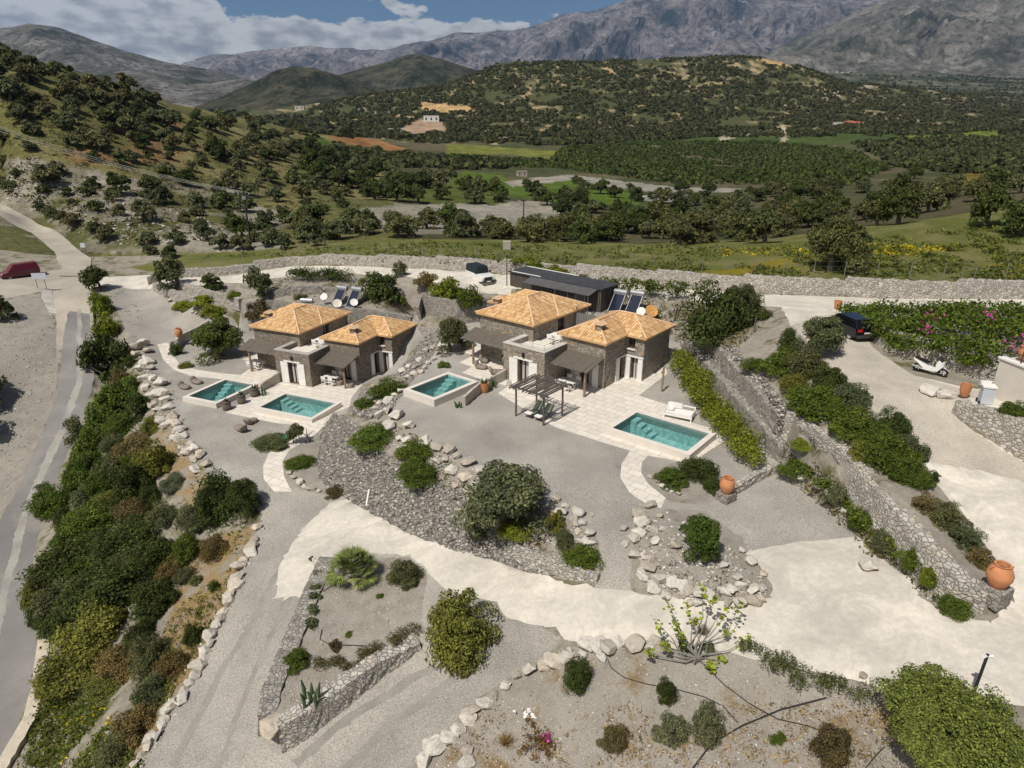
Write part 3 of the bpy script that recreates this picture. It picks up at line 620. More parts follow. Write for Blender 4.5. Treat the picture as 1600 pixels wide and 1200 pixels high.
# ---------------- far terrain, painted by land use ----------------
def poly_px(px,py,q):return inpoly(np.column_stack([px,py]),q)
def far_terrain():
    n_a,n_r=620,430
    a=np.linspace(R(-54),R(54),n_a);lr=np.linspace(math.log(90),math.log(4600),n_r)
    A,L=np.meshgrid(a,lr);r=np.exp(L);x=(r*np.sin(A)).ravel();y=(r*np.cos(A)).ravel();z=farz(x,y)
    lo=(y<NY1)&(np.abs(x)<NX1-1);z=z-np.where((y<NY1+1.0)&(np.abs(x)<NX1),.25,0)
    idx=np.arange(n_a*n_r).reshape(n_r,n_a)
    Q=np.stack([idx[:-1,:-1],idx[:-1,1:],idx[1:,1:],idx[1:,:-1]],-1).reshape(-1,4)
    drop=((y<NY1-2)&(x>NX0+2)&(x<NX1-2))[Q].all(1);Q=Q[~drop]
    Q=Q[:,::-1]
    V=np.column_stack([x,y,z])
    px,py=proj(x,y,z)
    n1=fbm(x/40,y/40,5,50);n2=fbm(x/12,y/12,4,60);n3=fbm(x/5,y/5,3,77)
    C=np.zeros((len(x),3));
    def setc(m,c,w=1.):
        w=np.where(m,w,0)[:,None];C[:]=C*(1-w)+np.array(c)*w
    C[:]=(.085,.085,.042);setc(n1>.12,(.12,.105,.06));setc(n1<-.15,(.06,.075,.03))
    # left hill
    lh=(px<620)&(r.ravel()<420)
    setc(lh,(.15,.145,.052));setc(lh&(n2>.12),(.21,.185,.08));setc(lh&(n2+n1<-.30),(.13,.13,.052))
    pale=lh&(py>235+.16*px+n1*60)&(px<400+n1*160)&(py<395)
    setc(pale&(n2+n3*.5>-.22),(.26,.235,.185),.75);setc(pale&(n2+n3*.5>.16),(.36,.33,.275),.85)
    setc(lh&(py<255)&(n1*1.2+n2>.62),(.25,.155,.075))
    # central hill
    ch=(r.ravel()>560)&(r.ravel()<1500)&(px>420)
    setc(ch,(.075,.08,.035));setc(ch&(n1+n2*.8>.22),(.17,.15,.085));setc(ch&(n2+n3*.6+n1*.4>.40),(.36,.27,.16))
    setc(ch&(py>205)&(px>850),(.06,.085,.025))
    # valley pieces traced from the photograph
    def pp(q,c,jit=3,w=1.):
        m=poly_px(px+n2*jit*3,py+n3*jit*2,q);k=1+.35*n2+.3*n3;C[:]=np.where(m[:,None],np.array(c)*k[:,None],C)
    band=[(530,345),(560,328),(620,318),(700,320),(760,322),(800,312),(860,318),(880,340),(820,352),(760,360),(690,368),(600,360),(545,358)]
    pp(band,(.27,.25,.205));pp([(690,318),(800,320),(850,345),(700,366)],(.31,.285,.24))
    pp([(700,268),(790,272),(800,290),(880,285),(960,300),(1000,318),(900,322),(830,310),(740,300),(705,290)],(.085,.13,.022))
    pp([(830,283),(900,280),(985,298),(1000,320),(900,318),(840,305)],(.09,.14,.022))
    pp([(640,300),(700,285),(780,300),(800,318),(700,318),(620,312)],(.10,.12,.03))
    pp([(505,206),(540,208),(600,222),(645,235),(640,241),(590,238),(530,222)],(.29,.15,.065),1)
    pp([(480,205),(510,215),(520,245),(470,250)],(.08,.12,.025))
    pp([(697,224),(760,228),(850,234),(915,240),(912,250),(870,251),(800,241),(697,241)],(.16,.17,.04),1)
    pp([(885,273),(960,281),(1060,293),(1160,294),(1150,301),(1060,302),(985,297),(900,283)],(.30,.28,.24),1)
    pp([(1000,308),(1060,305),(1100,303),(1080,314),(1010,316)],(.3,.29,.27),2)
    pp([(785,284),(885,273),(895,281),(800,292)],(.33,.30,.25),1)
    pp([(630,200),(650,188),(690,190),(700,205),(690,214),(640,214)],(.34,.235,.165),2)
    pp([(655,160),(680,155),(740,168),(735,178),(690,175),(660,172)],(.42,.28,.14),2);pp([(570,175),(650,176),(650,183),(575,181)],(.34,.24,.16),1)
    pp([(1180,92),(1195,82),(1225,88),(1260,104),(1230,104),(1190,100)],(.40,.28,.14),3);pp([(940,112),(948,103),(955,104),(965,120)],(.38,.26,.15),2)
    pp([(1400,215),(1460,200),(1560,205),(1565,222),(1500,214),(1440,225)],(.12,.155,.03),2)
    for q in([(1215,198),(1230,196),(1228,225),(1220,225)],[(1120,212),(1175,202),(1180,208),(1130,220)],[(1280,155),(1310,140),(1325,145),(1295,160)],[(1400,246),(1480,238),(1495,245),(1470,262),(1430,258)],[(730,214),(770,200),(800,212),(760,220)],[(1340,135),(1395,128),(1400,134),(1345,138)],[(560,165),(600,172),(598,178),(560,172)],[(1450,138),(1480,134),(1485,142),(1455,146)]):pp(q,(.40,.34,.26),2)
    pp([(1490,362),(1530,345),(1575,325),(1585,328),(1545,348),(1505,366)],(.34,.27,.16),1);pp([(1490,268),(1545,268),(1550,290),(1495,300)],(.17,.14,.035),1);pp([(1020,318),(1080,322),(1075,338),(1020,335)],(.1,.14,.025),1)
    plain=(r.ravel()>1500);setc(plain,(.085,.09,.055));setc(plain&(n1>.1),(.13,.125,.085));setc(plain&(n1<-.1),(.05,.06,.035))
    me=npmesh('hills',V,Q,None,smooth=True)
    global FB;FB=BVHTree.FromPolygons(V.tolist(),Q.tolist())
    at=me.color_attributes.new('land','FLOAT_COLOR','POINT');at.data.foreach_set('color',np.column_stack([C,np.ones(len(C))]).astype(np.float32).ravel())
    t=NT('hill_land',.95,.1);q=t.n('ShaderNodeAttribute');q.attribute_name='land';v=t.pos()
    c=t.mix(.8,q.outputs['Color'],t.ramp(t.noise(v,.9,6,.75),[(.3,(.45,.45,.45)),(.7,(1.5,1.5,1.5))]),'MULTIPLY')
    c=t.mix(.6,c,t.ramp(t.noise(v,.08,8,.75),[(.3,(.5,.52,.5)),(.7,(1.45,1.42,1.35))]),'MULTIPLY')
    t.color(c);t.bump(t.noise(v,.5,8,.8),1,.8);me.materials.append(t.m)
    tag(ob('hills',me),kind='structure')
far_terrain()
# ---------------- mountains: ridge bodies with front and back slopes ----------------
def mountain(name,sky,Yc,Yf,pyf,mat,seed,amp,scale,depth=.35,n=420,m=70,gully=1.):
    "sky: crest in the photograph; body runs from foot distance Yf (height seen at pyf) over the crest at Yc and down behind"
    xs=np.array([p[0] for p in sky],float);ys=np.array([p[1] for p in sky],float)
    u=np.linspace(xs[0],xs[-1],n);cy=np.interp(u,xs,ys)
    V=[]
    rows=np.concatenate([np.linspace(0,1,m),np.linspace(1,0,12)[1:]])
    for k,t in enumerate(rows):
        back=k>=m
        Y=Yf+(Yc-Yf)*t if not back else Yc+(Yc-Yf)*depth*(1-t)*2
        for i in range(n):
            dc=ray(u[i],cy[i]);cx=dc[0]/dc[1];zc=ZC+dc[2]/dc[1]*Yc
            df=ray(u[i],pyf);zf=ZC+df[2]/df[1]*Yf
            s=t**1.25 if not back else t
            V.append((cx*Y,Y,zf+(zc-zf)*s if not back else (zc+60)*s-60))
    V=np.array(V);T=np.repeat(rows,n)
    w=np.sin(np.pi*np.clip(T,0,1)**.8)*.85+.15*(T>.5)
    rg=fbm(V[:,0]/scale,V[:,1]/scale,6,seed,True)-.45
    V[:,2]+=rg*amp*w*gully+fbm(V[:,0]/(scale*3),V[:,1]/(scale*3),3,seed+9)*amp*.8*w
    V[:,1]+=fbm(V[:,0]/scale,V[:,2]/scale*2,4,seed+5)*amp*1.5*w
    kx=len(rows);idx=np.arange(kx*n).reshape(kx,n)
    Q=np.stack([idx[:-1,:-1],idx[:-1,1:],idx[1:,1:],idx[1:,:-1]],-1).reshape(-1,4)
    tag(ob(name,npmesh(name,V,Q,mat,smooth=True)),kind='structure')
def mtmat(name,rock,scrub,pale,sc,thr=.5,band=None):
    t=NT(name,1,.05);v=t.pos();n1=t.noise(v,sc,9,.72,.4);n2=t.noise(v,sc*6,6,.75)
    c=t.ramp(n1,[(thr-.12,scrub),(thr+.02,rock),(thr+.22,pale)])
    c=t.mix(t.ramp(n2,[(.5,0.),(.58,.75)]),c,scrub);c=t.mix(t.ramp(t.noise(v,sc*2.7,7,.7),[(.6,0.),(.68,.7)]),c,pale)
    t.color(c);t.bump(t.noise(v,sc*3,9,.75),1,8/sc*.02);return t.m
m_back=mtmat('mountain_rock',(.19,.165,.16),(.020,.030,.035),(.40,.36,.35),.0030,.48)
m_right=mtmat('mountain_slope',(.18,.165,.135),(.045,.05,.030),(.40,.37,.32),.0040,.5)
m_left=mtmat('mountain_left',(.16,.15,.13),(.035,.042,.03),(.40,.38,.36),.006,.5)
m_hill=mtmat('hill_scrub',(.085,.08,.05),(.018,.024,.012),(.17,.125,.08),.014,.54)
mountain('mountain',[(250,115),(300,92),(330,80),(400,78),(480,74),(540,74),(600,76),(640,70),(700,56),(760,50),(800,50),(830,40),(870,30),(905,18),(930,20),(960,8),(1000,-12),(1100,-45),(1250,-70),(1450,-60),(1700,-30)],9500,5600,150,m_back,3,480,900)
mountain('mountain',[(1120,106),(1200,80),(1270,48),(1330,22),(1380,0),(1450,-35),(1550,-70),(1700,-90),(1950,-110)],5600,3300,128,m_right,14,230,600)
mountain('mountain',[(-250,60),(-100,50),(0,44),(45,36),(100,46),(150,62),(200,80),(250,95),(300,104),(350,112),(400,125),(470,140)],3800,2200,178,m_left,25,80,420)
mountain('hill',[(250,187),(300,168),(350,148),(400,125),(430,108),(455,103),(490,106),(530,118),(580,138),(640,160),(700,172),(760,187)],1900,1450,188,m_hill,36,22,160,n=260,m=50)
mountain('hill',[(400,178),(440,152),(480,132),(540,114),(600,98),(630,87),(655,84),(690,92),(740,108),(790,125),(860,150),(900,160),(980,178)],2700,2000,180,m_hill,47,32,220,n=260,m=50)
mountain('hill',[(30,178),(80,140),(130,112),(200,108),(260,118),(330,128),(380,122),(420,130),(480,150),(560,165),(640,182)],2600,1900,182,m_left,58,26,220,n=220,m=40)
# ---------------- villas ----------------
stone_dark=stonemat('villa_stone',[(.13,.115,.10),(.24,.205,.165),(.18,.165,.15),(.34,.285,.22),(.21,.17,.135),(.40,.29,.20)],(.33,.30,.25),4.6,.06,.035,1.7)
stone_pale=stonemat('pale_stone',[(.38,.355,.32),(.52,.485,.43),(.45,.42,.38),(.60,.56,.50),(.34,.315,.285),(.54,.47,.38)],(.19,.175,.15),3.9,.06,.055,1.5,True)
stone_grey=stonemat('grey_stone',[(.22,.205,.185),(.35,.325,.285),(.28,.265,.24),(.44,.405,.355),(.19,.18,.165)],(.16,.148,.13),5.0,.05,.04,1.5,True)
white=simple('white_paint',(.74,.72,.68),.6,.04,2);plaster=simple('pool_plaster',(.64,.585,.52),.8,.07,1.3,bump=.15)
cem=simple('cement_render',(.40,.365,.31),.9,.16,1.5,bump=.3);coping=simple('grey_coping',(.36,.34,.31),.85,.1,2,bump=.2)
wood=simple('weathered_wood',(.25,.18,.12),.85,.25,6);woodgrey=simple('grey_wood',(.115,.10,.088),.9,.3,8,bump=.4)
brown=simple('brown_frame',(.075,.035,.02),.6,.2,4);dark=simple('dark_opening',(.018,.018,.02),.5,.2,2)
steel=simple('steel',(.45,.45,.46),.35,.1,2,metal=.8);iron=simple('dark_iron',(.03,.03,.032),.6,.2,3)
rub=simple('tyre_rubber',(.02,.02,.02),.85,.2,4)
def glassm(name,c=(.03,.035,.04)):
    t=NT(name,.08,.6);t.color(c);MAT[name]=t.m;return t.m
glass=glassm('window_glass')
def curtm():
    t=NT('curtain',.9,.1);v=t.co();w=t.n('ShaderNodeTexWave');t.L.new(v,w.inputs[0]);w.inputs['Scale'].default_value=3.;w.inputs['Distortion'].default_value=1.
    t.color(t.ramp(w.outputs['Fac'],[(.2,(.30,.29,.27)),(.8,(.55,.53,.5))]));return t.m
curt=curtm()
def tilem():
    t=NT('roof_tile',.85,.2);uv=t.co('UV');sx=t.n('ShaderNodeSeparateXYZ');t.L.new(uv,sx.inputs[0])
    u=t.math('DIVIDE',sx.outputs[0],.21);v=t.math('DIVIDE',sx.outputs[1],.42)
    fu=t.math('FLOOR',u);fv=t.math('FLOOR',v);cb=t.n('ShaderNodeCombineXYZ');t.L.new(fu,cb.inputs[0]);t.L.new(fv,cb.inputs[1])
    wn=t.n('ShaderNodeTexWhiteNoise');t.L.new(cb.outputs[0],wn.inputs['Vector'])
    c=t.ramp(wn.outputs['Value'],[(0,(.50,.27,.12)),(.35,(.66,.40,.185)),(.7,(.77,.50,.25)),(1,(.86,.62,.38))])
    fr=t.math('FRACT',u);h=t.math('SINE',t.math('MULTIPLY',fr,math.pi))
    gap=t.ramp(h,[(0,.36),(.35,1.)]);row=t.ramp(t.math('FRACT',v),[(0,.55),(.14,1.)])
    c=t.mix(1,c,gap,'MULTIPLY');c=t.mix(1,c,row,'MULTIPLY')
    c=t.mix(.5,c,t.ramp(t.noise(t.co(),.9,6,.6),[(.3,(.8,.78,.76)),(.7,(1.15,1.15,1.15))]),'MULTIPLY');t.color(c)
    t.bump(t.math('ADD',h,t.math('MULTIPLY',t.math('FRACT',v),.25)),.9,.08);MAT['tile']=t.m;return t.m
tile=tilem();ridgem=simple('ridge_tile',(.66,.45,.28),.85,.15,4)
def reedm():
    t=NT('reed_canopy',.95,.1);v=t.co();w=t.n('ShaderNodeTexWave',bands_direction='X');t.L.new(v,w.inputs[0]);w.inputs['Scale'].default_value=2.6;w.inputs['Distortion'].default_value=1.5;w.inputs['Detail'].default_value=3
    c=t.ramp(w.outputs['Fac'],[(.1,(.105,.088,.072)),(.8,(.165,.14,.115))]);c=t.mix(.5,c,t.ramp(t.noise(v,2,6,.7),[(.3,(.7,.7,.7)),(.7,(1.25,1.25,1.25))]),'MULTIPLY');t.color(c);t.bump(w.outputs['Fac'],.6,.03);return t.m
reed=reedm()
def hip(name,rects,ze,k,parent):
    "hip roof over overlapping rectangles"
    V=[];Fs=[];U=[]
    caps=MB()
    for (x0,x1,y0,y1,e) in rects:
        z=ze+e
        w,d=x1-x0,y1-y0
        if d>w:
            a=w/2;r=[(x0+a,y0+a,z+k*a),(x0+a,y1-a,z+k*a)]
            fc=[[(x0,y0,z),(x1,y0,z),r[0]],[(x1,y0,z),(x1,y1,z),r[1],r[0]],[(x1,y1,z),(x0,y1,z),r[1]],[(x0,y1,z),(x0,y0,z),r[0],r[1]]]
            caps_l=[((x0,y0,z),r[0]),((x1,y0,z),r[0]),((x1,y1,z),r[1]),((x0,y1,z),r[1]),(r[0],r[1])]
        else:
            a=d/2;r=[(x0+a,y0+a,z+k*a),(x1-a,y0+a,z+k*a)]
            fc=[[(x0,y0,z),(x1,y0,z),r[1],r[0]],[(x1,y0,z),(x1,y1,z),r[1]],[(x1,y1,z),(x0,y1,z),r[0],r[1]],[(x0,y1,z),(x0,y0,z),r[0]]]
            caps_l=[((x0,y0,z),r[0]),((x1,y0,z),r[1]),((x1,y1,z),r[1]),((x0,y1,z),r[0]),(r[0],r[1])]
        for f in fc:
            p0=Vector(f[0]);ex=(Vector(f[1])-p0).normalized();nn=ex.cross(Vector(f[2])-p0).normalized();ey=nn.cross(ex)
            b=len(V);V+=f;Fs.append(tuple(range(b,b+len(f))));U+=[((Vector(q)-p0).dot(ex)+.07,(Vector(q)-p0).dot(ey)) for q in f]
        b=len(V);t=.14
        V+=[(x0,y0,z),(x1,y0,z),(x1,y1,z),(x0,y1,z),(x0+.03,y0+.03,z-t),(x1-.03,y0+.03,z-t),(x1-.03,y1-.03,z-t),(x0+.03,y1-.03,z-t)]
        for q in[(b+4,b+5,b+1,b),(b+5,b+6,b+2,b+1),(b+6,b+7,b+3,b+2),(b+7,b+4,b,b+3),(b+7,b+6,b+5,b+4)]:
            Fs.append(q);U+=[(.1,.3)]*4
        for p,q in caps_l:
            if e<0 and q==r[0] and p in((x0,y0,z),(x0,y1,z)) :continue
            caps.tube([Vector(p)+Vector((0,0,.02)),Vector(q)+Vector((0,0,.02))],.075,6)
    me=bpy.data.meshes.new(name);me.from_pydata(V,[],Fs);l=me.uv_layers.new(name='UVMap')
    for i,q in enumerate(U):l.data[i].uv=q
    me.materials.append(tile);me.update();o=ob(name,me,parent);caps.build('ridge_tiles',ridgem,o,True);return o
def wopen(mb,x0,x1,y0,y1,z0,z1,ops,axis='x'):
    "wall slab along x (or y) with rectangular openings (a,b,c,d) = along, height"
    def bx(a,b,c,d):
        if b-a<.001 or d-c<.001:return
        if axis=='x':mb.box(a,b,y0,y1,c,d)
        else:mb.box(x0,x1,a,b,c,d)
    s0,s1=(x0,x1) if axis=='x' else (y0,y1);cur=s0
    for a,b,c,d in sorted(ops):
        bx(cur,a,z0,z1);bx(a,b,z0,c);bx(a,b,d,z1);cur=b
    bx(cur,s1,z0,z1)
def door(par,a,b,z0,z1,y,axis='x',sgn=-1,curtains=True,name='door',two=True):
    "glazed door or window set back in an opening whose outer face is at y; outside is towards sgn"
    r=y-sgn*.22
    def bx(mb,a0,a1,d0,d1,c0,c1):
        lo,hi=min(d0,d1),max(d0,d1)
        if axis=='x':mb.box(a0,a1,lo,hi,c0,c1)
        else:mb.box(lo,hi,a0,a1,c0,c1)
    f=MB();w=.09
    for q in((a,a+w,z0,z1),(b-w,b,z0,z1),(a+w,b-w,z1-w,z1),(a+w,b-w,z0,z0+w)):bx(f,q[0],q[1],r,r-sgn*.08,q[2],q[3])
    if two:bx(f,(a+b)/2-.05,(a+b)/2+.05,r+sgn*.01,r-sgn*.07,z0+w,z1-w)
    d=f.build(name,brown,par)
    g=MB();bx(g,a+w,b-w,r-sgn*.04,r-sgn*.05,z0+w,z1-w);g.build('pane',glass,d)
    if curtains:
        c=MB();bx(c,a+.25*(b-a),a+.47*(b-a),r-sgn*.02,r-sgn*.035,z0+w,z1-w);bx(c,a+.58*(b-a),b-w-.02,r-sgn*.02,r-sgn*.035,z0+w,z1-w);c.build('curtain',curt,d)
    return d
def shutter(par,a,b,z0,z1,y,axis='x',sgn=-1):
    m=MB();lo,hi=sorted((y,y+sgn*.06))
    if axis=='x':
        m.box(a,b,lo,hi,z0,z1)
        for i in range(2):
            zz=z0+.25+i*(z1-z0-.6);m.box(a+.05,b-.05,min(y+sgn*.06,y+sgn*.075),max(y+sgn*.06,y+sgn*.075),zz,zz+.1)
    else:
        m.box(lo,hi,a,b,z0,z1)
    return m.build('shutter',white,par)
def villa(o,az,label,stone,fence):
    V=empty('stone_villa',o,-az,label,'villa')
    # middle block with the roof terrace
    m=MB();wopen(m,-4,0,0,.42,-.4,3.12,[(-2.55,-1.45,0.02,2.12)])
    m.box(-4,-3.6,.42,3.3,-.4,3.12);m.box(-.4,0,.42,3.3,-.4,3.12);m.box(-3.6,-.4,.43,3.4,-.4,2.3)
    m.build('block_wall',stone,V)
    m=MB();m.box(-3.6,-.4,.42,9.4,2.3,2.72);m.box(-3.1,-.5,9.4,9.9,-.3,3.0);m.build('terrace_floor',simple('terrace_tile',(.66,.62,.55),.8,.05,1.5),V)
    m=MB();m.box(-4.04,.04,-.04,.46,3.12,3.2);m.box(-4.04,-3.56,.46,2.72,3.12,3.2);m.box(-.44,.04,.46,2.96,3.12,3.2);m.build('coping',coping if not fence else simple('pale_coping',(.52,.49,.44),.85,.08,2),V)
    door(V,-2.55,-1.45,.02,2.12,0)
    shutter(V,-3.38,-2.57,.04,2.12,-.01);shutter(V,-1.43,-.66,.04,2.12,-.01)
    MB().box(-2.95,-1.1,-.09,0,2.16,2.28).build('lintel',white,V)
    m=MB();m.box(-2.04,-1.9,-.2,-.002,2.42,2.68);m.box(-2.08,-1.86,-.24,-.002,2.68,2.72);m.build('wall_lamp',iron,V)
    # right wing
    E=3.8
    m=MB();wopen(m,-.5,3.45,2.95,3.35,-.4,E,[(1.3,2.4,.02,2.1)])
    wopen(m,3.05,3.45,3.35,6.0,-.4,E,[(5.15,5.85,.02,2.1)],'y')
    wopen(m,3.05,5.05,6.0,6.4,-.4,E,[(3.55,4.2,2.8,3.6),(3.95,4.6,.02,2.1)]) if 0 else None
    for q in((3.05,3.98,-.4,2.78),(4.62,5.05,-.4,2.78),(3.98,4.62,2.1,2.78),(3.05,3.6,2.78,E),(4.25,5.05,2.78,E),(3.6,4.25,3.62,E)):m.box(q[0],q[1],6.0,6.4,q[2],q[3])
    m.box(4.65,5.05,6.4,10.2,-.4,E);m.box(-.5,-.1,3.35,10.2,-.4,E);m.box(-.1,4.65,9.8,10.2,-.4,E)
    m.build('wing_wall',stone,V)
    door(V,1.3,2.4,.02,2.1,2.95);shutter(V,.5,1.28,.04,2.1,2.94);shutter(V,2.42,2.95,.04,2.1,2.94)
    door(V,5.15,5.85,.02,2.1,3.45,'y',1,False,two=False);shutter(V,4.6,5.12,.04,2.1,3.46,'y',1)
    door(V,3.98,4.62,.02,2.1,6.0,two=False);shutter(V,3.5,3.95,.04,2.1,5.99);shutter(V,4.64,5.03,.04,2.1,5.99)
    door(V,3.6,4.25,2.8,3.62,6.0,name='window',curtains=False)
    m=MB();m.box(3.45,5.08,5.9,6.0,2.14,2.24);m.box(3.45,3.55,4.55,5.9,2.14,2.24);m.box(3.55,4.3,5.88,6.0,2.70,2.78);m.build('lintel',white,V)
    hip('roof',[(-.85,3.68,2.68,10.5,0),(-.83,5.32,5.72,10.53,-.005)],E+.1,.42,V)
    # left wing
    E2=4.1
    m=MB();wopen(m,-8.75,-3.1,2.6,3.0,-.4,E2,[(-5.75,-4.95,.02,2.1)])
    m.box(-8.75,-8.35,3.0,6.1,-.4,E2);m.box(-10.4,-8.35,6.1,6.5,-.4,E2);m.box(-10.4,-10,6.5,10.2,-.4,E2);wopen(m,-3.5,-3.1,3.0,10.2,-.4,E2,[(6.0,7.1,2.75,3.85)],'y');m.box(-10,-3.5,9.8,10.2,-.4,E2)
    m.build('wing_wall',stone,V)
    door(V,-5.75,-4.95,.02,2.1,2.6,two=False);shutter(V,-4.93,-4.15,.04,2.1,2.59);shutter(V,-6.3,-5.77,.04,2.1,2.59)
    door(V,6.0,7.1,2.75,3.85,-3.1,'y',1,False)
    hip('roof',[(-9.05,-2.78,2.3,10.5,0),(-10.75,-2.8,5.75,10.53,-.005)],E2+.1,.40,V)
    for cx,cy,cz in((2.15,4.15,4.1),(-8.85,5.0,4.15)):
        m=MB().box(cx-.27,cx+.27,cy-.3,cy+.3,cz-.3,cz+.75);c=m.build('chimney',stone,V)
        q=MB();q.add([(cx-.38,cy-.42,cz+.75),(cx+.38,cy-.42,cz+.75),(cx+.38,cy+.42,cz+.75),(cx-.38,cy+.42,cz+.75),(cx,cy-.42,cz+1.0),(cx,cy+.42,cz+1.0)],[(0,1,4),(1,2,5,4),(2,3,5),(3,0,4,5),(3,2,1,0)]);q.build('chimney_cap',ridgem,c)
    # lean-to pergolas on the front
    for x0,x1,y0,y1,z0,z1,posts in((-9.35,-4.02,.75,2.6,2.25,2.8,((-8.15,.98),(-6.2,.98))),(.05,3.4,.62,2.95,2.2,2.7,((3.02,.98),))):
        pg=MB()
        n=26
        for i in range(n):
            a=x0+(x1-x0)*i/n;b=x0+(x1-x0)*(i+1)/n-.004;j=random.uniform(-.08,.05);zj=random.uniform(-.012,.012)
            pg.add([(a,y0+j,z0+zj),(b,y0+j,z0+zj),(b,y1-.01,z1+zj),(a,y1-.01,z1+zj),(a,y0+j,z0+zj-.05),(b,y0+j,z0+zj-.05),(b,y1-.01,z1+zj-.05),(a,y1-.01,z1+zj-.05)],[(0,1,2,3),(7,6,5,4),(0,4,5,1),(1,5,6,2),(2,6,7,3),(3,7,4,0)])
        pr=pg.build('pergola_canopy',reed,V)
        bm_=MB();bm_.tube([(x0+.05,y0+.25,z0-.06),(x1-.02,y0+.25,z0-.06)],.07,8)
        for t in range(5):
            xx=x0+.2+(x1-x0-.4)*t/4;bm_.tube([(xx,y0+.1,z0-.04),(xx,y1-.02,z1-.1)],.04,6)
        bm_.build('beam',wood,pr,True)
        for i,(a,b) in enumerate(posts):
            if x0<0 and a>-7 :continue
            MB().tube([(a,b,-.05),(a,b,z0-.02)],[.11,.09],10).build('post',wood,V,True)
    if fence:
        m=MB()
        for i in range(11):m.box(-3.05+i*.24,-2.83+i*.24,8.3,8.33,2.7,4.0+random.uniform(-.03,.05))
        m.box(-3.1,-.45,8.34,8.39,3.1,3.17);m.box(-3.1,-.45,8.34,8.39,3.75,3.82);m.box(-2.9,-2.82,8.34,8.42,2.7,4.5);m.box(-1.2,-1.12,8.34,8.42,2.7,4.35)
        m.build('privacy_panel',simple('grey_board',(.16,.155,.15),.9,.15,4),V)
        m=MB()
        for a,b in(((-3.5,.2),(-.2,.2)),((-.2,.2),(-.2,2.7))):
            for zz in(3.4,3.62):m.tube([(a[0],a[1],zz),(b[0],b[1],zz)],.012,5)
        for q in((-3.5,.2),(-2.4,.2),(-1.3,.2),(-.2,.2),(-.2,1.45),(-.2,2.7)):m.tube([(q[0],q[1],3.2),(q[0],q[1],3.64)],.015,5)
        m.build('railing',steel,V)
    return V
VA=villa(OA,AZA,'left stone villa with two orange tiled roofs, standing lower down beside the two left pools',stone_dark,False)
stone_b=stonemat('villa_stone_pale',[(.15,.14,.125),(.29,.255,.21),(.22,.205,.19),(.42,.365,.29),(.23,.19,.155),(.48,.31,.19)],(.44,.41,.35),4.0,.065,.035,1.6)
VB=villa(OB,AZB,'right stone villa with two orange tiled roofs and a wire railing on its roof terrace',stone_b,True)
# ---------------- pools ----------------
def waterm():
    t=NT('pool_water',.05,.5);N=t.N
    tr=t.n('ShaderNodeBsdfTransparent');tr.inputs[0].default_value=(.70,.86,.84,1)
    gl=t.n('ShaderNodeBsdfGlossy');gl.inputs['Roughness'].default_value=.06;fr=t.n('ShaderNodeFresnel');fr.inputs[0].default_value=1.33
    b=t.n('ShaderNodeBump');b.inputs['Strength'].default_value=.5;b.inputs['Distance'].default_value=.05;v=t.pos()
    t.L.new(t.noise(v,6,4,.6,.6),b.inputs['Height']);t.L.new(b.outputs[0],gl.inputs['Normal']);t.L.new(b.outputs[0],fr.inputs['Normal'])
    m=t.n('ShaderNodeMixShader');t.L.new(fr.outputs[0],m.inputs[0]);t.L.new(tr.outputs[0],m.inputs[1]);t.L.new(gl.outputs[0],m.inputs[2])
    t.L.new(m.outputs[0],t.N['Material Output'].inputs[0]);return t.m
water=waterm()
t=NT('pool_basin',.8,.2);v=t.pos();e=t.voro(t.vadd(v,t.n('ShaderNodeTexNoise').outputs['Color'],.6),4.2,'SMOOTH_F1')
t.color(t.mix(t.ramp(e,[(.25,0.),(.55,.6)]),(.27,.42,.42),(.50,.66,.66)));basin=t.m  # pale web of caustic light painted into the basin colour
for o,az,x0,x1,y0,y1,zt,lab in POOLS:
    T=empty('swimming_pool',o,-az,lab,'swimming pool')
    r=.36;m=MB()
    for a in((x0-r,x1+r,y0-r,y0),(x0-r,x1+r,y1,y1+r),(x0-r,x0,y0,y1),(x1,x1+r,y0,y1)):m.box(*a,-.15,zt)
    m.build('rim',plaster,T,bevel=0)
    m=MB();d=-.85
    m.add([(x0,y0,d),(x1,y0,d),(x1,y1,d),(x0,y1,d),(x0,y0,zt-.01),(x1,y0,zt-.01),(x1,y1,zt-.01),(x0,y1,zt-.01)],[(0,1,2,3),(0,4,5,1),(1,5,6,2),(2,6,7,3),(3,7,4,0)])
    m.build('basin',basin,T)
    MB().add([(x0,y0,zt-.13),(x1,y0,zt-.13),(x1,y1,zt-.13),(x0,y1,zt-.13)],[(0,1,2,3)]).build('water',water,T)
    long_x=(x1-x0)>(y1-y0)
    for i in range(4):
        m=MB();z=zt-.34-.24*i
        if long_x:m.box(x0+.02+.42*i,x0+.42+.42*i,y1-.85,y1-.02,d,z)
        else:m.box(x0+.02,x0+.85,y1-.42-.42*i,y1-.02-.42*i,d,z)
        m.build('step',basin,T)
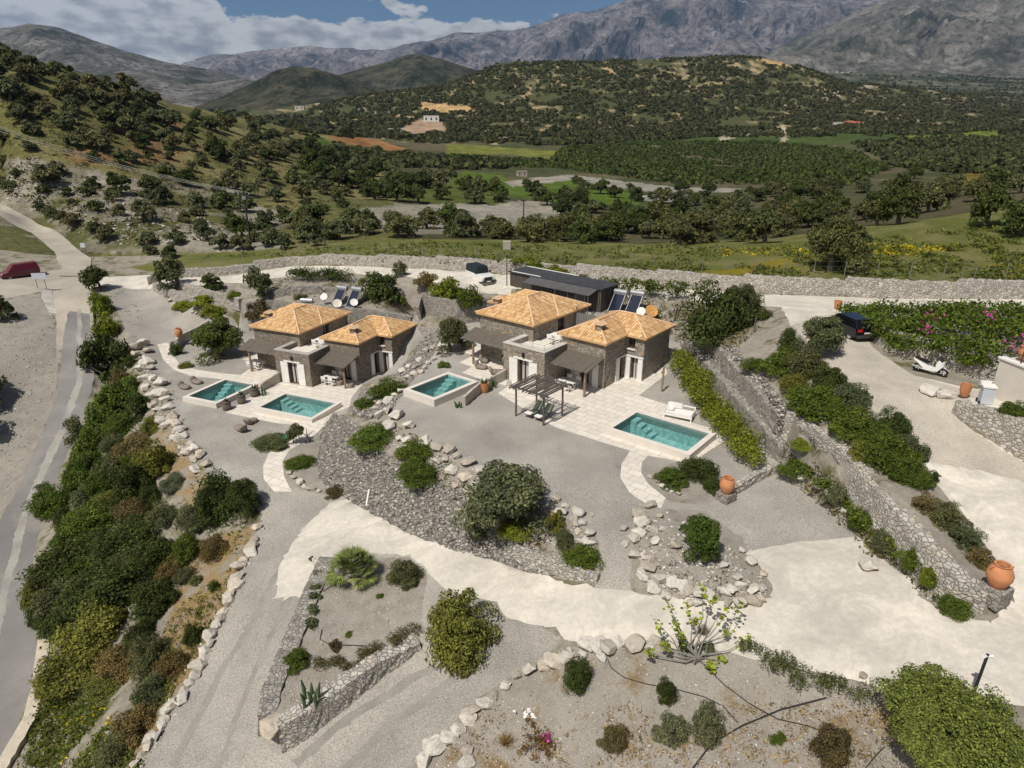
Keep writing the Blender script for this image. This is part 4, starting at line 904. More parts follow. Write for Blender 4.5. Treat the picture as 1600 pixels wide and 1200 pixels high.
# ---------------- dry stone walls ----------------
def ribbon(name,Pf,hs,N,mat,th=.45,label=None,cat='stone wall',jag=.07,saw=None,sink=.5,grp=None,cap=False):
    "wall along front-face base points Pf with heights hs, thickness th towards N"
    S_=[0]
    for a,b in zip(Pf,Pf[1:]):S_.append(S_[-1]+(b-a).length)
    n=max(2,int(S_[-1]/.28));V=[];Q=[];rows=5
    for i in range(n+1):
        s=S_[-1]*i/n
        j=max(k for k in range(len(S_)) if S_[k]<=s+1e-6);j=min(j,len(Pf)-2);t=(s-S_[j])/max(1e-6,S_[j+1]-S_[j])
        p=Pf[j].lerp(Pf[j+1],t);q=(N[j].lerp(N[j+1],t)).normalized();h=hs[j]*(1-t)+hs[j+1]*t
        if saw:h+=saw[1]*(1-(s/saw[0])%1)
        h+=random.uniform(-jag,jag)
        batter=.12
        for k in range(rows+1):
            f=k/rows;jj=random.uniform(-.05,.05) if k<rows else 0
            w=p+q*(batter*f*min(h,1.5)+jj);V.append((w.x,w.y,p.z-sink+(h+sink)*f))
        w=p+q*(th+random.uniform(-.04,.04));V.append((w.x,w.y,p.z+h+random.uniform(-jag,jag)*.5));V.append((w.x,w.y,p.z-sink))
    m=rows+3
    for i in range(n):
        for k in range(m-1):Q.append((i*m+k,(i+1)*m+k,(i+1)*m+k+1,i*m+k+1))
    me=bpy.data.meshes.new(name);me.from_pydata(V,[],Q+[tuple(range(m)),tuple(n*m+k for k in range(m-1,-1,-1))]);me.materials.append(mat);me.update()
    bm=bmesh.new();bm.from_mesh(me);bmesh.ops.recalc_face_normals(bm,faces=bm.faces);bm.to_mesh(me);bm.free()
    return tag(ob(name,me),label,cat,grp)
def wl(key,mat,label,**k):
    B,T,N=WALLS[key];B=[b-n*.2 for b,n in zip(B,N)];k['th']=k.get('th',.45)+.2;ribbon('stone_wall',B,[t.z-b.z+.12 for b,t in zip(B,T)],N,mat,label=label,**k)
wl('upper_lane',stone_pale,'long pale limestone wall behind the upper concrete lane, with the wire fence on top',saw=(9.,.32),th=.6)
wl('right',stone_pale,'tall pale limestone retaining wall descending to the big jar at the road bend',th=.6)
wl('bed',stone_pale,'pale limestone wall holding the flowering hedge behind the parked black car')
wl('lower_right',stone_pale,'limestone wall under the white house at the right edge, rusty stained at its foot')
wl('strip_a',stone_grey,'lowest grey stone terrace band above the long green hedge',jag=.12,th=.9)
wl('strip_b',stone_grey,'upper grey stone terrace band below the round dark bushes',jag=.12,th=.9)
wl('island_left',stone_grey,'grey stone edge wall on the left side of the triangular island bed',th=.8)
wl('island_right',stone_pale,'pale stone wall on the right side of the triangular island bed',th=.6)
wl('villa_back',stone_grey,'grey stone retaining wall close behind the left villa',th=.5)
wl('upper_terrace',stone_grey,'short grey stone wall behind the left solar water heaters')
wl('court_side',stone_pale,'pale stone wall beside the left parking court, next to the black lamp post')
wl('planter_upper',stone_pale,'low pale stone wall behind the small round tree by the gate')
wl('court_curve',stone_grey,'curved grey stone retaining wall below the white off-roader')
def fwall(pxs,h,mat,label,th=.4,side='L',jag=.05,cat='stone wall',sink=.3,name='stone_wall'):
    Pf=[P(*q[:2]) for q in pxs];n=len(Pf);N=[]
    for i in range(n):
        d=Pf[min(i+1,n-1)]-Pf[max(i-1,0)];d.z=0;d.normalize();q=Vector((-d.y,d.x,0));N.append(q if side=='L' else -q)
    hs=[q[2] if len(q)>2 else h for q in pxs]
    return ribbon(name,Pf,hs,N,mat,th,label,cat,jag,sink=sink)
fwall([(800,879,.85),(835,893,.9),(870,903,.85),(905,910,.6),(932,913,.35)],.8,stone_pale,'pale rubble wall along the concrete drive below the round green bush',jag=.1)
fwall([(1132,784,.55),(1150,775,.5),(1180,756,.5),(1217,738,.5)],.5,stone_pale,'low pale stone wall running from the orange jar to the hedge end')
fwall([(281,545,1.0),(285,538,1.0),(315,522,.95),(330,512,.9)],1,cem,'rendered grey wall with an orange jar on top, by the curved white path',jag=.01,cat='garden wall')
fwall([(60,1012,.55),(52,1075,.55),(38,1135,.6),(-15,1225,.6)],.6,simple('old_concrete',(.50,.44,.35),.9,.15,2,bump=.3),'pale concrete barrier wall along the edge of the public road',th=.75,jag=.02,cat='concrete wall',name='concrete_barrier')
fwall([(138,462,.5),(141,500,.5),(146,560,.5)],.5,stone_pale,'low stone edging on the right side of the public road by the hedge',th=.4,jag=.1)
fwall([(232,446,1.0),(246,441,1.0)],1.0,stone_grey,'stone gate pier on the left of the iron gate',th=.6)
def lwall(o,az,pts,h0,h1,label,th=.3,mat=cem):
    Pf=[to_w(a,b,o,az) for a,b in pts];n=len(Pf);N=[]
    for i in range(n):
        d=Pf[min(i+1,n-1)]-Pf[max(i-1,0)];d.normalize();N.append(Vector((-d.y,d.x,0)))
    ribbon('garden_wall',Pf,[h0+(h1-h0)*i/(n-1) for i in range(n)],N,mat,th,label,'garden wall',.02,sink=.2)
lwall(OA,AZA,[(-3.95,-.03),(-3.95,-1.2),(-3.9,-2.5)],.95,.7,'low rendered wall between the two terraces of the left villa',mat=cem)
lwall(OB,AZB,[(-3.95,-.03),(-3.95,-1.2),(-3.95,-2.4)],1.0,.8,'low rendered wall beside the white shutter of the right villa')
lwall(OB,AZB,[(-4.0,-2.5),(-3.95,-3.3)],.35,.2,'very low curved stub of rendered wall beside the cactus jar')
pa,pb=to_loc(wz(748,611,0),OB,AZB),to_loc(wz(721,634,0),OB,AZB)
lwall(OB,AZB,[pa,((pa[0]+pb[0])/2,(pa[1]+pb[1])/2),pb],.8,.75,'free standing low rendered wall beside the high raised pool')
# ---------------- foliage ----------------
def leafmat():
    t=NT('foliage',.75,.15);g=t.n('ShaderNodeNewGeometry');oi=t.n('ShaderNodeObjectInfo')
    c=t.mix(1,oi.outputs['Color'],t.ramp(g.outputs['Random Per Island'],[(0,(.55,.58,.5)),(.5,(1.1,1.12,1.08)),(.85,(1.65,1.6,1.4)),(1,(2.3,2.2,1.7))]),'MULTIPLY')
    c=t.mix(.5,c,t.ramp(t.noise(t.co(),1.1,4,.6),[(.35,(.6,.62,.55)),(.65,(1.45,1.35,1.15))]),'MULTIPLY')
    t.color(c);tr=t.n('ShaderNodeBsdfTranslucent');t.L.new(c,tr.inputs[0])
    m=t.n('ShaderNodeMixShader');m.inputs[0].default_value=.34;t.L.new(t.b.outputs[0],m.inputs[1]);t.L.new(tr.outputs[0],m.inputs[2])
    t.L.new(m.outputs[0],t.N['Material Output'].inputs[0]);return t.m
leaf=leafmat()
bark=simple('bark',(.13,.105,.085),.95,.3,5,bump=.6)
def rdir(n):
    v=RNG.normal(size=(n,3));return v/np.linalg.norm(v,axis=1)[:,None]
def leaves(C,Nrm,size,asp=.55,jit=.9):
    "one quad per centre, facing roughly along Nrm"
    n=len(C);d=Nrm+rdir(n)*jit;d/=np.linalg.norm(d,axis=1)[:,None]
    a=np.cross(d,rdir(n));a/=np.linalg.norm(a,axis=1)[:,None];b=np.cross(d,a)
    s=(size*RNG.uniform(.6,1.35,n))[:,None] if np.ndim(size)==0 else (size*RNG.uniform(.6,1.35,n))[:,None]
    a=a*s;b=b*s*asp
    V=np.stack([C-a,C-b*.9+a*.1,C+a,C+b],1).reshape(-1,3)
    return V,np.arange(4*n).reshape(n,4)
def crown(n,rx,rz,zc,ncl,size,flat=.75,cl=.36,asp=.55,spiky=.45,upper=.15,low=.35):
    "leaf clumps on and within an uneven ellipsoid"
    d=rdir(ncl);d[:,2]=np.abs(d[:,2])*1.0-low*RNG.random(ncl)
    rr=RNG.uniform(.45,1.,ncl)[:,None]
    K=d*rr*np.array([rx,rx,rz])*(1-cl*.55);K[:,2]+=zc
    cr=cl*rx*RNG.uniform(.55,1.25,ncl)
    i=RNG.integers(0,ncl,n);q=rdir(n);q[:,2]=np.where(q[:,2]<-.25,-q[:,2],q[:,2])
    rad=RNG.uniform(.62,1.06,n)[:,None]
    C=K[i]+q*rad*cr[i][:,None]*np.array([1,1,flat])
    C[:,2]=np.maximum(C[:,2],upper*rz*RNG.random(n))
    return leaves(C,q+np.array([0,0,spiky]),size,asp)
def trunkmesh(h,r,spread,nb=5,name='trunk'):
    m=MB();lean=Vector((random.uniform(-.15,.15),random.uniform(-.15,.15),0))*h
    p=[Vector((0,0,-.3)),Vector((0,0,.0)),lean*.4+Vector((0,0,h*.5)),lean+Vector((0,0,h))]
    m.tube(p,[r*1.5,r*1.25,r,r*.8],7)
    for k in range(nb):
        w=2*math.pi*k/nb+random.uniform(-.4,.4);e=lean+Vector((math.cos(w)*spread,math.sin(w)*spread,h+spread*random.uniform(.5,1.0)))
        m.tube([p[-1]-Vector((0,0,.1*h)),(p[-1]+e)/2+Vector((0,0,-.06*spread)),e],[r*.6,r*.4,r*.15],5)
    return m.mesh(name,bark,True)
# unit crowns (radius 1) at three levels of detail
UC={}
def unit(key,k,**a):
    UC[key]=[npmesh('crown',*crown(**a),leaf) for _ in range(k)]
unit('treeN',3,low=1.2,n=13000,rx=1,rz=.85,zc=.0,ncl=38,size=.040,cl=.33,upper=-9)
unit('treeM',4,low=1.2,n=2600,rx=1,rz=.8,zc=.0,ncl=26,size=.085,upper=-9)
unit('treeF',6,low=1.2,n=900,rx=1,rz=.78,zc=.0,ncl=13,size=.135,cl=.42,upper=-9)
unit('bushN',5,n=11000,rx=1,rz=.95,zc=.12,ncl=46,size=.037,cl=.32)
unit('bushM',4,n=3200,rx=1,rz=.95,zc=.12,ncl=26,size=.062)
unit('bushF',4,n=700,rx=1,rz=.9,zc=.12,ncl=15,size=.13)
unit('spikyN',3,n=5200,rx=1,rz=1.0,zc=.1,ncl=60,size=.075,asp=.22,cl=.26,spiky=.9)
TRK=[trunkmesh(1.,.10,.8,5) for _ in range(4)]
CG={'G':(.078,.112,.020),'D':(.052,.070,.020),'L':(.15,.18,.022),'Y':(.15,.155,.038),'S':(.125,.14,.09),'O':(.095,.106,.052),'B':(.14,.11,.05),'R':(.11,.085,.042),'K':(.040,.052,.018)}
def tint(c,j=.16):
    k=random.uniform(1-j,1+j);h=random.uniform(-.07,.07)
    c=CG[c] if isinstance(c,str) else c
    return (c[0]*k*(1+h),c[1]*k,c[2]*k*(1-h),1)
def dims(cx,cy,w,h):
    "pixel box -> ground point, radius, height"
    g=P(cx,cy+h*.42);d=(g-Vector((0,0,ZC)));t=g.y*cP+(ZC-g.z)*sP;dep=math.atan2(ZC-g.z,math.hypot(g.x,g.y))
    r=w*t/F/2
    back=r*math.sin(dep)*F/t
    g=P(cx,cy+h*.5-back*.55);t=g.y*cP+(ZC-g.z)*sP
    r=w*t/F/2;H=(h*t/F-1.15*r*math.sin(dep))/math.cos(dep);H=max(.55*r,min(3.2*r,H))
    return g,r,H,t
def bush(cx,cy,w,h,c,label,group=None,lod=None,name='bush',cat='bush',kind='bush'):
    g,r,Hh,t=dims(cx,cy,w,h)
    L=lod or ('N' if w>34 and t<58 else 'M')
    me=random.choice(UC[(kind if kind!='spiky' else 'spiky')+('N' if kind=='spiky' else L)])
    o=ob(name,me,None,(g.x,g.y,g.z-.08*Hh),random.uniform(0,6.28));o.scale=(r*1.12,r*1.12,Hh*1.02);o.color=tint(c)
    return tag(o,label,cat,group)
def tree_at(g,r,Hh,c,label,lod='F',group=None,name='tree',cat='tree',trunk_h=None,sq=.85):
    T=empty(name,g,random.uniform(0,6.28),label,cat,group)
    Hh=min(Hh,r*2.2);sq=max(sq,min(1.1,Hh/(2*r)));cz=min(Hh-r*sq*.82,r*sq*.86)
    tk=ob('trunk',random.choice(TRK),T);tk.scale=(r*.9,r*.9,max(.3,cz-.2*r));
    cr=ob('crown',random.choice(UC['tree'+lod]),T);cr.location=(0,0,cz);cr.rotation_euler=(0,0,random.uniform(0,6.28));cr.scale=(r*random.uniform(.85,1.15),r*random.uniform(.85,1.15),r*sq/.8);cr.color=tint(c)
    return T
def tree(cx,cy,w,h,base,c,label,lod='M',name='tree',cat='tree',group=None,sq=.85):
    "crown box centre/size and the trunk's foot in the photograph"
    g=P(*base);t=g.y*cP+(ZC-g.z)*sP;r=w*t/F/2
    top=ray(cx,cy-h*.45);k=math.hypot(g.x,g.y)/math.hypot(top[0],top[1]);Hh=ZC+top[2]*k-g.z
    cxo=(cx-base[0])*t/F
    T=tree_at(g,r,max(Hh,1.1*r),c,label,lod,group,name,cat,sq=sq)
    for ch in T.children:
        if ch.name.startswith('crown'):ch.location+=Matrix.Rotation(-T.rotation_euler[2],3,'Z')@Vector((cxo,0,0))
    return T
def hedge(path,c,label,lw=None,dens=260,size=.09,hh=.9,name='hedge',spiky=0,flowers=None,asp=.55,group=None):
    "path: (px,py,width_px) along the hedge on the ground; foliage volume of width and height in metres"
    if not isinstance(path[0],list):path=[path]
    C=[];Nn=[];Pn=[(P(x,y),w) for x,y,w in path[0]];segs=[]
    for pt in path:
        q_=[(P(x,y),w) for x,y,w in pt];segs+=list(zip(q_,q_[1:]))
    for (a,wa),(b,wb) in segs:
        l=(b-a).length;t=a.y*cP+(ZC-a.z)*sP;ra,rb=wa*t/F*.54,wb*t/F*.54
        n=int(l*dens*(ra+rb)*1.1);k=max(2,int(l/.55))
        ks=[(a.lerp(b,(i+random.random()*.8)/k),(ra+(rb-ra)*i/k)) for i in range(k)]
        cl=[]
        for p,r in ks:
            for _ in range(3):
                cl.append((p+Vector((random.uniform(-.5,.5)*r,random.uniform(-.5,.5)*r,random.uniform(.15,.62)*hh*min(1,.6+r*.4))),r*random.uniform(.45,.75)))
        i=RNG.integers(0,len(cl),n);q=rdir(n);q[:,2]=np.where(q[:,2]<-.3,-q[:,2],q[:,2])
        K=np.array([tuple(c_[0]) for c_ in cl]);Rr=np.array([c_[1] for c_ in cl])
        C.append(K[i]+q*(Rr[i]*RNG.uniform(.6,1.05,n))[:,None]*np.array([1,1,.8]));Nn.append(q)
    C=np.concatenate(C);Nn=np.concatenate(Nn);o0=Pn[0][0]
    V,Q=leaves(C-np.array(o0),Nn+np.array([0,0,spiky]),size,asp)
    o=ob(name,npmesh(name,V,Q,leaf),None,o0);o.color=tint(c,.05);tag(o,label,'hedge' if name=='hedge' else 'shrub',group)
    if flowers:
        m,fc,nf=flowers;k=RNG.integers(0,len(C),nf);c0=np.array([m])[0]
        sel=[]
        for _ in range(6):sel.append(k[RNG.integers(0,nf)])
        FC=np.concatenate([C[s]+RNG.normal(size=(nf//6,3))*.28 for s in sel])-np.array(o0);FC[:,2]+=.3
        V,Q=leaves(FC,rdir(len(FC)),.07,.9);fo_=ob('flowers',npmesh('flowers',V,Q,simple('magenta_petals',fc,.6,.1,3)),o);fo_['kind']='stuff'
    return o
# --- bank between public road and drive
gb='scrub bushes on the bank between the road and the drive'
BANK=[(175,545,78,85,'D'),(205,560,22,25,'D'),(180,620,80,64,'G'),(165,648,64,54,'G'),(215,628,50,52,'D'),(120,665,36,50,'S'),(140,685,44,50,'G'),(145,722,64,64,'G'),(200,600,54,44,'G'),(236,662,34,30,'Y'),(212,690,60,46,'B'),(178,728,54,50,'O'),(248,712,64,64,'Y'),(212,748,74,84,'D'),(160,752,44,50,'G'),(122,738,44,54,'G'),(85,775,60,56,'G'),(70,762,32,26,'O'),(102,802,40,34,'D'),(272,748,40,32,'S'),
(150,805,96,66,'G'),(205,832,104,76,'D'),(120,862,112,84,'D'),(252,862,92,84,'D'),(72,905,60,70,'Y'),(108,925,90,74,'O'),(180,900,122,94,'D'),(245,930,84,74,'D'),(95,965,60,50,'D'),(66,950,34,50,'D'),(160,968,112,84,'Y'),(128,1018,112,84,'Y'),(196,1030,84,64,'B'),(92,1055,56,64,'Y'),(240,1015,64,64,'O'),(175,1058,74,44,'Y'),
(330,790,56,56,'D'),(302,806,56,50,'O'),(298,850,54,54,'G'),(336,850,50,44,'B'),(290,895,36,30,'O'),(225,985,50,50,'K'),(140,885,70,60,'G'),(215,790,60,50,'B'),(175,780,60,44,'Y'),(190,660,50,44,'G'),(130,910,60,50,'O'),(200,880,60,50,'O'),(160,842,64,50,'D'),(180,690,44,40,'O'),(110,830,50,44,'G'),(140,770,50,44,'O'),(255,800,50,44,'O'),(270,880,50,44,'B'),(215,1000,50,44,'D'),(120,1060,44,40,'O'),(205,720,40,34,'G'),(238,770,40,40,'D')]
bl={'D':'dark green leafy bush in the thick scrub on the road bank','G':'bright green mastic bush in the thick scrub on the road bank','Y':'yellow green feathery bush on the lower road bank','O':'olive grey bush in the scrub on the road bank','B':'brownish half dry bush on the road bank','S':'silvery grey bush on the road bank','K':'nearly black green bush low on the road bank'}
def bank_where(x,y):
    v='uppermost' if y<640 else 'upper' if y<740 else 'middle' if y<860 else 'lower' if y<960 else 'lowest'
    e=130+(y-560)*-.12;h='road side' if x<e else 'drive side' if x>e+75 else 'centre'
    return ', '+v+' part, '+h
for b in BANK:bush(b[0],b[1],b[2]*1.03,b[3]*1.03,b[4],bl[b[4]].replace(' in the thick scrub','').replace('on the lower road bank','on the road bank').replace('low on','on')+bank_where(b[0],b[1]),gb)
for b in[(160,470,34,46,'L','yellow green bush right below the tree at the road junction'),(168,502,40,44,'L','yellow green bush above the large round dark bush by the road'),(190,585,30,30,'B','small brown bush under the large round roadside bush'),
 (277,1028,54,52,'B','dry thorny shrub beside the white edge stones halfway down the drive'),(242,1075,62,56,'O','thorny shrub left of the big white edge stone'),(215,1128,84,68,'B','wide dry thorny shrub at the bottom left of the drive'),(186,1172,74,60,'O','thorny shrub at the bottom edge of the picture, left of the drive'),(305,988,38,44,'D','small dark green shrub beside the white edge stones'),(280,1092,22,18,'G','tiny green shrub growing among the white edge stones'),(336,912,18,26,'G','small upright shrub in the dry yellow grass by the drive'),
 (342,768,84,84,'D','dark rounded bush beside the tall tree above the drive'),(308,905,24,20,'O','small grey bush in the dry grass patch'),
 (277,542,24,26,'D','small clipped dark bush beside the white curved path'),(291,568,24,14,'Y','low plants in the round stone bed beside the white path'),(402,478,50,34,'R','reddish brown bush behind the left villa chimney'),(316,466,44,20,'L','yellow green bush in the planter near the black lamp post'),(335,482,46,26,'L','yellow green bush in front of the pale court wall'),(365,458,24,16,'L','small yellow green plant on the pale planter wall'),(288,474,30,18,'L','yellow green bush beside the foot of the black lamp post'),
 (595,442,64,58,'D','large dark bush right of the solar water heaters'),(628,467,15,18,'L','tiny bright bush on the bare slope right of the large dark bush'),(665,432,42,24,'B','brown green bush at the edge of the upper lane'),(700,445,64,44,'L','bright green bush on top of the curved stone wall'),(735,458,42,40,'G','green bush in front of the white off-roader'),(470,462,24,12,'O','low grey shrub above the left villa back wall'),
 (752,497,14,12,'G','small bush with magenta flowers at the left roof corner of the right villa'),
 (825,408,60,26,'L','bright green fig bush behind the left end of the dark wooden shed'),(873,420,50,24,'L','bright green bush behind the middle of the dark wooden shed'),(1118,480,112,104,'D','very large dark bush behind the right villa, beside the thin lamp post'),(1160,462,60,62,'O','grey green tall bush behind the very large dark bush'),(1192,488,30,24,'D','small dark bush right of the very large dark bush'),
 (1222,560,84,50,'G','bright green mound at the top of the stone terraces'),(1180,568,44,28,'G','bright green low bush at the left end of the roadside shrub strip'),(1232,528,40,50,'D','dark bush left of the olive tree at the road corner'),
 (580,676,84,44,'G','dark green mound on the boulder bank, left one of three'),(648,702,66,42,'G','dark green mound on the boulder bank, upper right one of three'),(655,735,76,44,'G','dark green mound on the boulder bank, lower right one of three'),(745,818,52,44,'S','silvery green bush at the foot of the big olive tree'),(805,822,66,32,'L','bright green mound under the big olive tree'),(868,812,34,44,'Y','yellow green bush in the brown bed right of the big olive tree'),(885,838,36,40,'O','grey green bush between the yellow green bush and the round green bush'),(910,866,66,50,'G','round green bush on top of the white rubble wall end'),
 (610,604,70,38,'G','low green mound with red tips beside the lower right corner of the left villa'),(570,628,36,22,'G','low green plant above the left villa paving edge'),(695,568,26,14,'G','small low plant among the boulders near the high raised pool'),(425,694,62,18,'O','low grey green plants around the green tarp'),(467,718,48,24,'G','dark low bush in the bed beside the curved paved path'),(525,767,38,18,'R','dry reddish bush at the foot of the stone slope'),
 (1052,742,56,38,'G','green bush at the inner bend of the right curved path'),(1093,728,68,50,'D','dark leafy bush left of the orange jar on the stone plinth'),(1118,756,42,36,'D','dark bush directly behind the orange jar on the stone plinth'),
 (1255,692,42,18,'L','yellow green bush at the top of the tall pale wall'),(1240,732,48,28,'G','green bush at the upper end of the planting strip below the tall wall'),
 (632,893,54,54,'O','branchy grey green shrub right of the fan palm'),(716,966,122,118,'Y','largest bush on the island bed, round and yellow green'),(466,1026,44,36,'G','green bush on the left stone edge of the island bed'),(523,1006,20,22,'R','small reddish succulent in the middle of the island bed'),(545,990,14,9,'G','tiny green plant in the gravel of the island bed'),(594,930,14,10,'G','tiny green plant below the branchy shrub'),(487,872,10,10,'G','tiny plant on the tip of the island bed wall'),
 (903,1048,50,60,'D','round dark pine bush standing alone by the white boulders'),(1038,1076,36,44,'D','dark upright bush below the fig tree'),(1050,1135,56,56,'S','left half of the silvery olive shrub in the bottom garden'),(1102,1122,52,70,'S','right part of the silvery olive shrub in the bottom garden'),(1298,1156,66,72,'R','dark reddish green round bush in the bottom garden'),(1215,1151,24,24,'G','tiny bright green bush left of the reddish round bush'),
 (960,1150,52,44,'B','thin brownish plant in the middle of the bottom garden'),(1070,1008,26,20,'D','small dark bush behind the fig tree trunk'),(1106,1010,26,18,'O','small grey bush right of the fig tree'),(1590,1186,34,26,'G','green bush cut by the right bottom corner'),(1583,636,52,30,'G','green bush on top of the wall in front of the white house'),(1490,942,50,36,'G','round green bush at the lower end of the tall pale wall'),(1492,800,1,1,'D','x')][:-1]:
    bush(*b)
# big bush bottom right built of overlapping lobes as one thing
def bigbush(cx,cy,w,h,c,label,n,size,lobes=9):
    g,r,Hh,t=dims(cx,cy,w,h);Vs=[];Qs=[];b=0
    for k in range(lobes):
        a=2*math.pi*k/lobes;rr=0 if k==0 else r*random.uniform(.45,.75);lr=r*random.uniform(.28,.56)
        V,Q=crown(n//lobes,lr,lr*.95,lr*.35+(Hh*.38 if k==0 else Hh*random.uniform(.05,.28)),26,size,upper=0)
        V=V+np.array([rr*math.cos(a),rr*math.sin(a),0]);Vs.append(V);Qs.append(Q+b);b+=len(V)
    o=ob('bush',npmesh('bush',np.concatenate(Vs),np.concatenate(Qs),leaf),None,g);o.color=tint(c,.03);return tag(o,label,'bush')
bigbush(1490,1128,232,206,(.14,.175,.048),'very large bright green bush filling the bottom right corner',95000,.05,17)
# shrub strips beside the right road and below the tall wall
gs='shrubs along the right road'
for b in[(1262,562,66,56,'O'),(1292,585,56,48,'D'),(1335,612,66,50,'O'),(1272,620,92,58,'G'),(1330,655,84,60,'G'),(1382,697,92,66,'G'),(1412,728,66,50,'G'),(1350,700,60,40,'Y'),(1393,655,54,50,'D'),(1424,695,48,50,'O'),(1310,632,50,40,'G'),(1365,675,54,44,'G'),(1440,745,40,36,'G'),(1242,595,50,36,'Y')]:
    bush(*b,{'G':'green mound in the shrub strip beside the right road','Y':'yellow green mound in the shrub strip beside the right road'}.get(b[4],'dark brownish shrub at the road edge of the shrub strip'),gs)
for b in[(1458,742,20,22,'D','small dark bush at the point where the road turns pale'),(1445,782,44,40,'B','first thorny bush below the shrub strip, on the pale wall top'),(1475,800,56,52,'O','second thorny bush on the pale wall top'),(1508,832,56,50,'O','third thorny bush on the pale wall top'),(1530,868,44,40,'B','last thorny bush on the wall top, above the big orange jar')]:bush(*b,kind='spiky')
gw='flowering shrubs in the strip at the foot of the tall pale wall'
for b in[(1304,768,40,38,'S'),(1380,842,44,46,'S'),(1455,893,40,40,'L'),(1345,806,38,40,'G'),(1425,866,36,44,'G')]:
    bush(*b,{'S':'grey leaved shrub with tiny white flowers at the foot of the tall pale wall','L':'yellow green fig shoots near the lower end of the tall pale wall'}.get(b[4],'green oleander rising above the strip at the foot of the tall pale wall'),gw)
hedge([(1232,728,26),(1262,744,34),(1290,765,36),(1318,790,36),(1345,818,38),(1372,845,38),(1402,872,38),(1436,895,38),(1470,925,36)],(.085,.12,.026),'long irregular oleander strip at the foot of the tall pale wall',dens=330,size=.075,hh=.95)
hedge([(1062,570,44),(1082,600,52),(1100,632,56),(1122,660,56),(1150,695,54),(1172,722,52),(1190,738,40)],(.15,.175,.022),'long bright green hedge climbing from the largest pool to the right villa',dens=300,size=.085,hh=1.5)
hedge([(458,438,30),(480,440,36),(510,438,40),(545,440,34)],'D','dark hedge beside the upper lane, behind the solar water heaters',dens=150,size=.11,hh=1.7)
hedge([(905,452,20),(950,462,26),(1000,466,32),(1045,468,34),(1078,470,24)],'G','tall green hedge between the dark shed and the upper lane',dens=150,size=.11,hh=2.6)
hedge([[(1322,494,40),(1370,500,60),(1430,500,64),(1500,500,66),(1570,505,70),(1660,510,70)],[(1345,512,40),(1400,525,70),(1460,525,76),(1530,528,80),(1600,532,80),(1660,535,80)],[(1370,532,36),(1420,548,60),(1480,555,70),(1540,560,76),(1580,562,70)]],(.085,.125,.018),'wide green flowering hedge with magenta blossoms filling the walled bed',dens=125,size=.12,hh=1.25,flowers=(0,(.55,.05,.30),200))
hedge([[(1380,528,24),(1420,540,30),(1470,550,36)],[(1500,566,40),(1560,582,40)]],(.13,.17,.018),'brighter green plants spilling over the bed wall behind the scooter',dens=170,size=.10,hh=.8)
hedge([(500,893,22),(496,925,20),(490,960,20),(480,1000,20)],'O','low grey green edging plants along the left side of the island bed',dens=380,size=.07,hh=.4)
hedge([(500,1042,34),(540,1044,34),(585,1022,36),(630,997,36),(655,988,30)],(.075,.07,.028),'low brownish rosemary strip above the right wall of the island bed',dens=420,size=.07,hh=.5,spiky=.8,asp=.25)
hedge([(1160,1020,44),(1200,1040,50),(1250,1062,50),(1300,1078,48),(1350,1090,44)],(.07,.078,.022),'long ragged rosemary hedge along the lower edge of the pale drive',dens=380,size=.075,hh=.75,spiky=.9,asp=.22)
# --- individual trees
tree(6,470,40,44,(4,498),'D','dark tree at the left edge beside the dirt track')
tree(-30,585,70,60,(-30,625),'O','olive tree in the left field throwing its shadow into the picture')
tree(-45,640,80,60,(-45,690),'O','second olive tree in the left field, partly outside the picture')
tree(153,425,42,40,(158,452),'D','dark round tree standing at the road junction')
tree(385,745,62,92,(388,800),'D','tall dark tree at the top of the drive, casting its shadow on the gravel',lod='N')
tree(340,520,86,66,(345,556),(.07,.092,.024),'wide dark green tree beside the left villa pergola',lod='N',name='carob_tree')
tree(332,435,34,30,(330,455),'D','small round tree in the walled planter near the gate')
tree(406,420,50,54,(408,462),'O','tall tree behind the left villa, at the upper lane',)
tree(268,410,50,56,(278,446),'O','leaning tree beside the iron gate')
tree(626,402,26,30,(620,432),'O','thin leaning tree at the upper lane, above the large dark bush')
tree(706,495,60,44,(703,550),'O','slender olive tree between the two villas',lod='N',name='olive_tree')
tree(1282,505,78,64,(1276,554),'O','olive tree at the road corner, left of the black car',lod='N',name='olive_tree')
tree(785,748,134,84,(788,822),(.11,.125,.072),'big spreading olive tree above the concrete drive',lod='N',name='olive_tree')
tree(466,656,36,34,(482,692),'O','small twisted olive tree at the start of the left curved path',name='olive_tree')
tree(1066,796,54,30,(1090,866),'G','left low crown of the tree on the boulder island',lod='M') if 0 else None
tree(1092,818,82,58,(1092,868),(.075,.11,.022),'small dark green tree standing on the boulder island',lod='N')
tree(1311,362,112,96,(1298,424),(.088,.10,.038),'large spreading oak in the meadow behind the long pale wall',lod='N',name='oak_tree',sq=.95)
tree(1545,305,70,70,(1540,355),'D','dark oak in the meadow, second from the right edge',name='oak_tree')
tree(1592,325,70,80,(1597,368),'D','dark oak cut by the right edge of the picture',name='oak_tree')
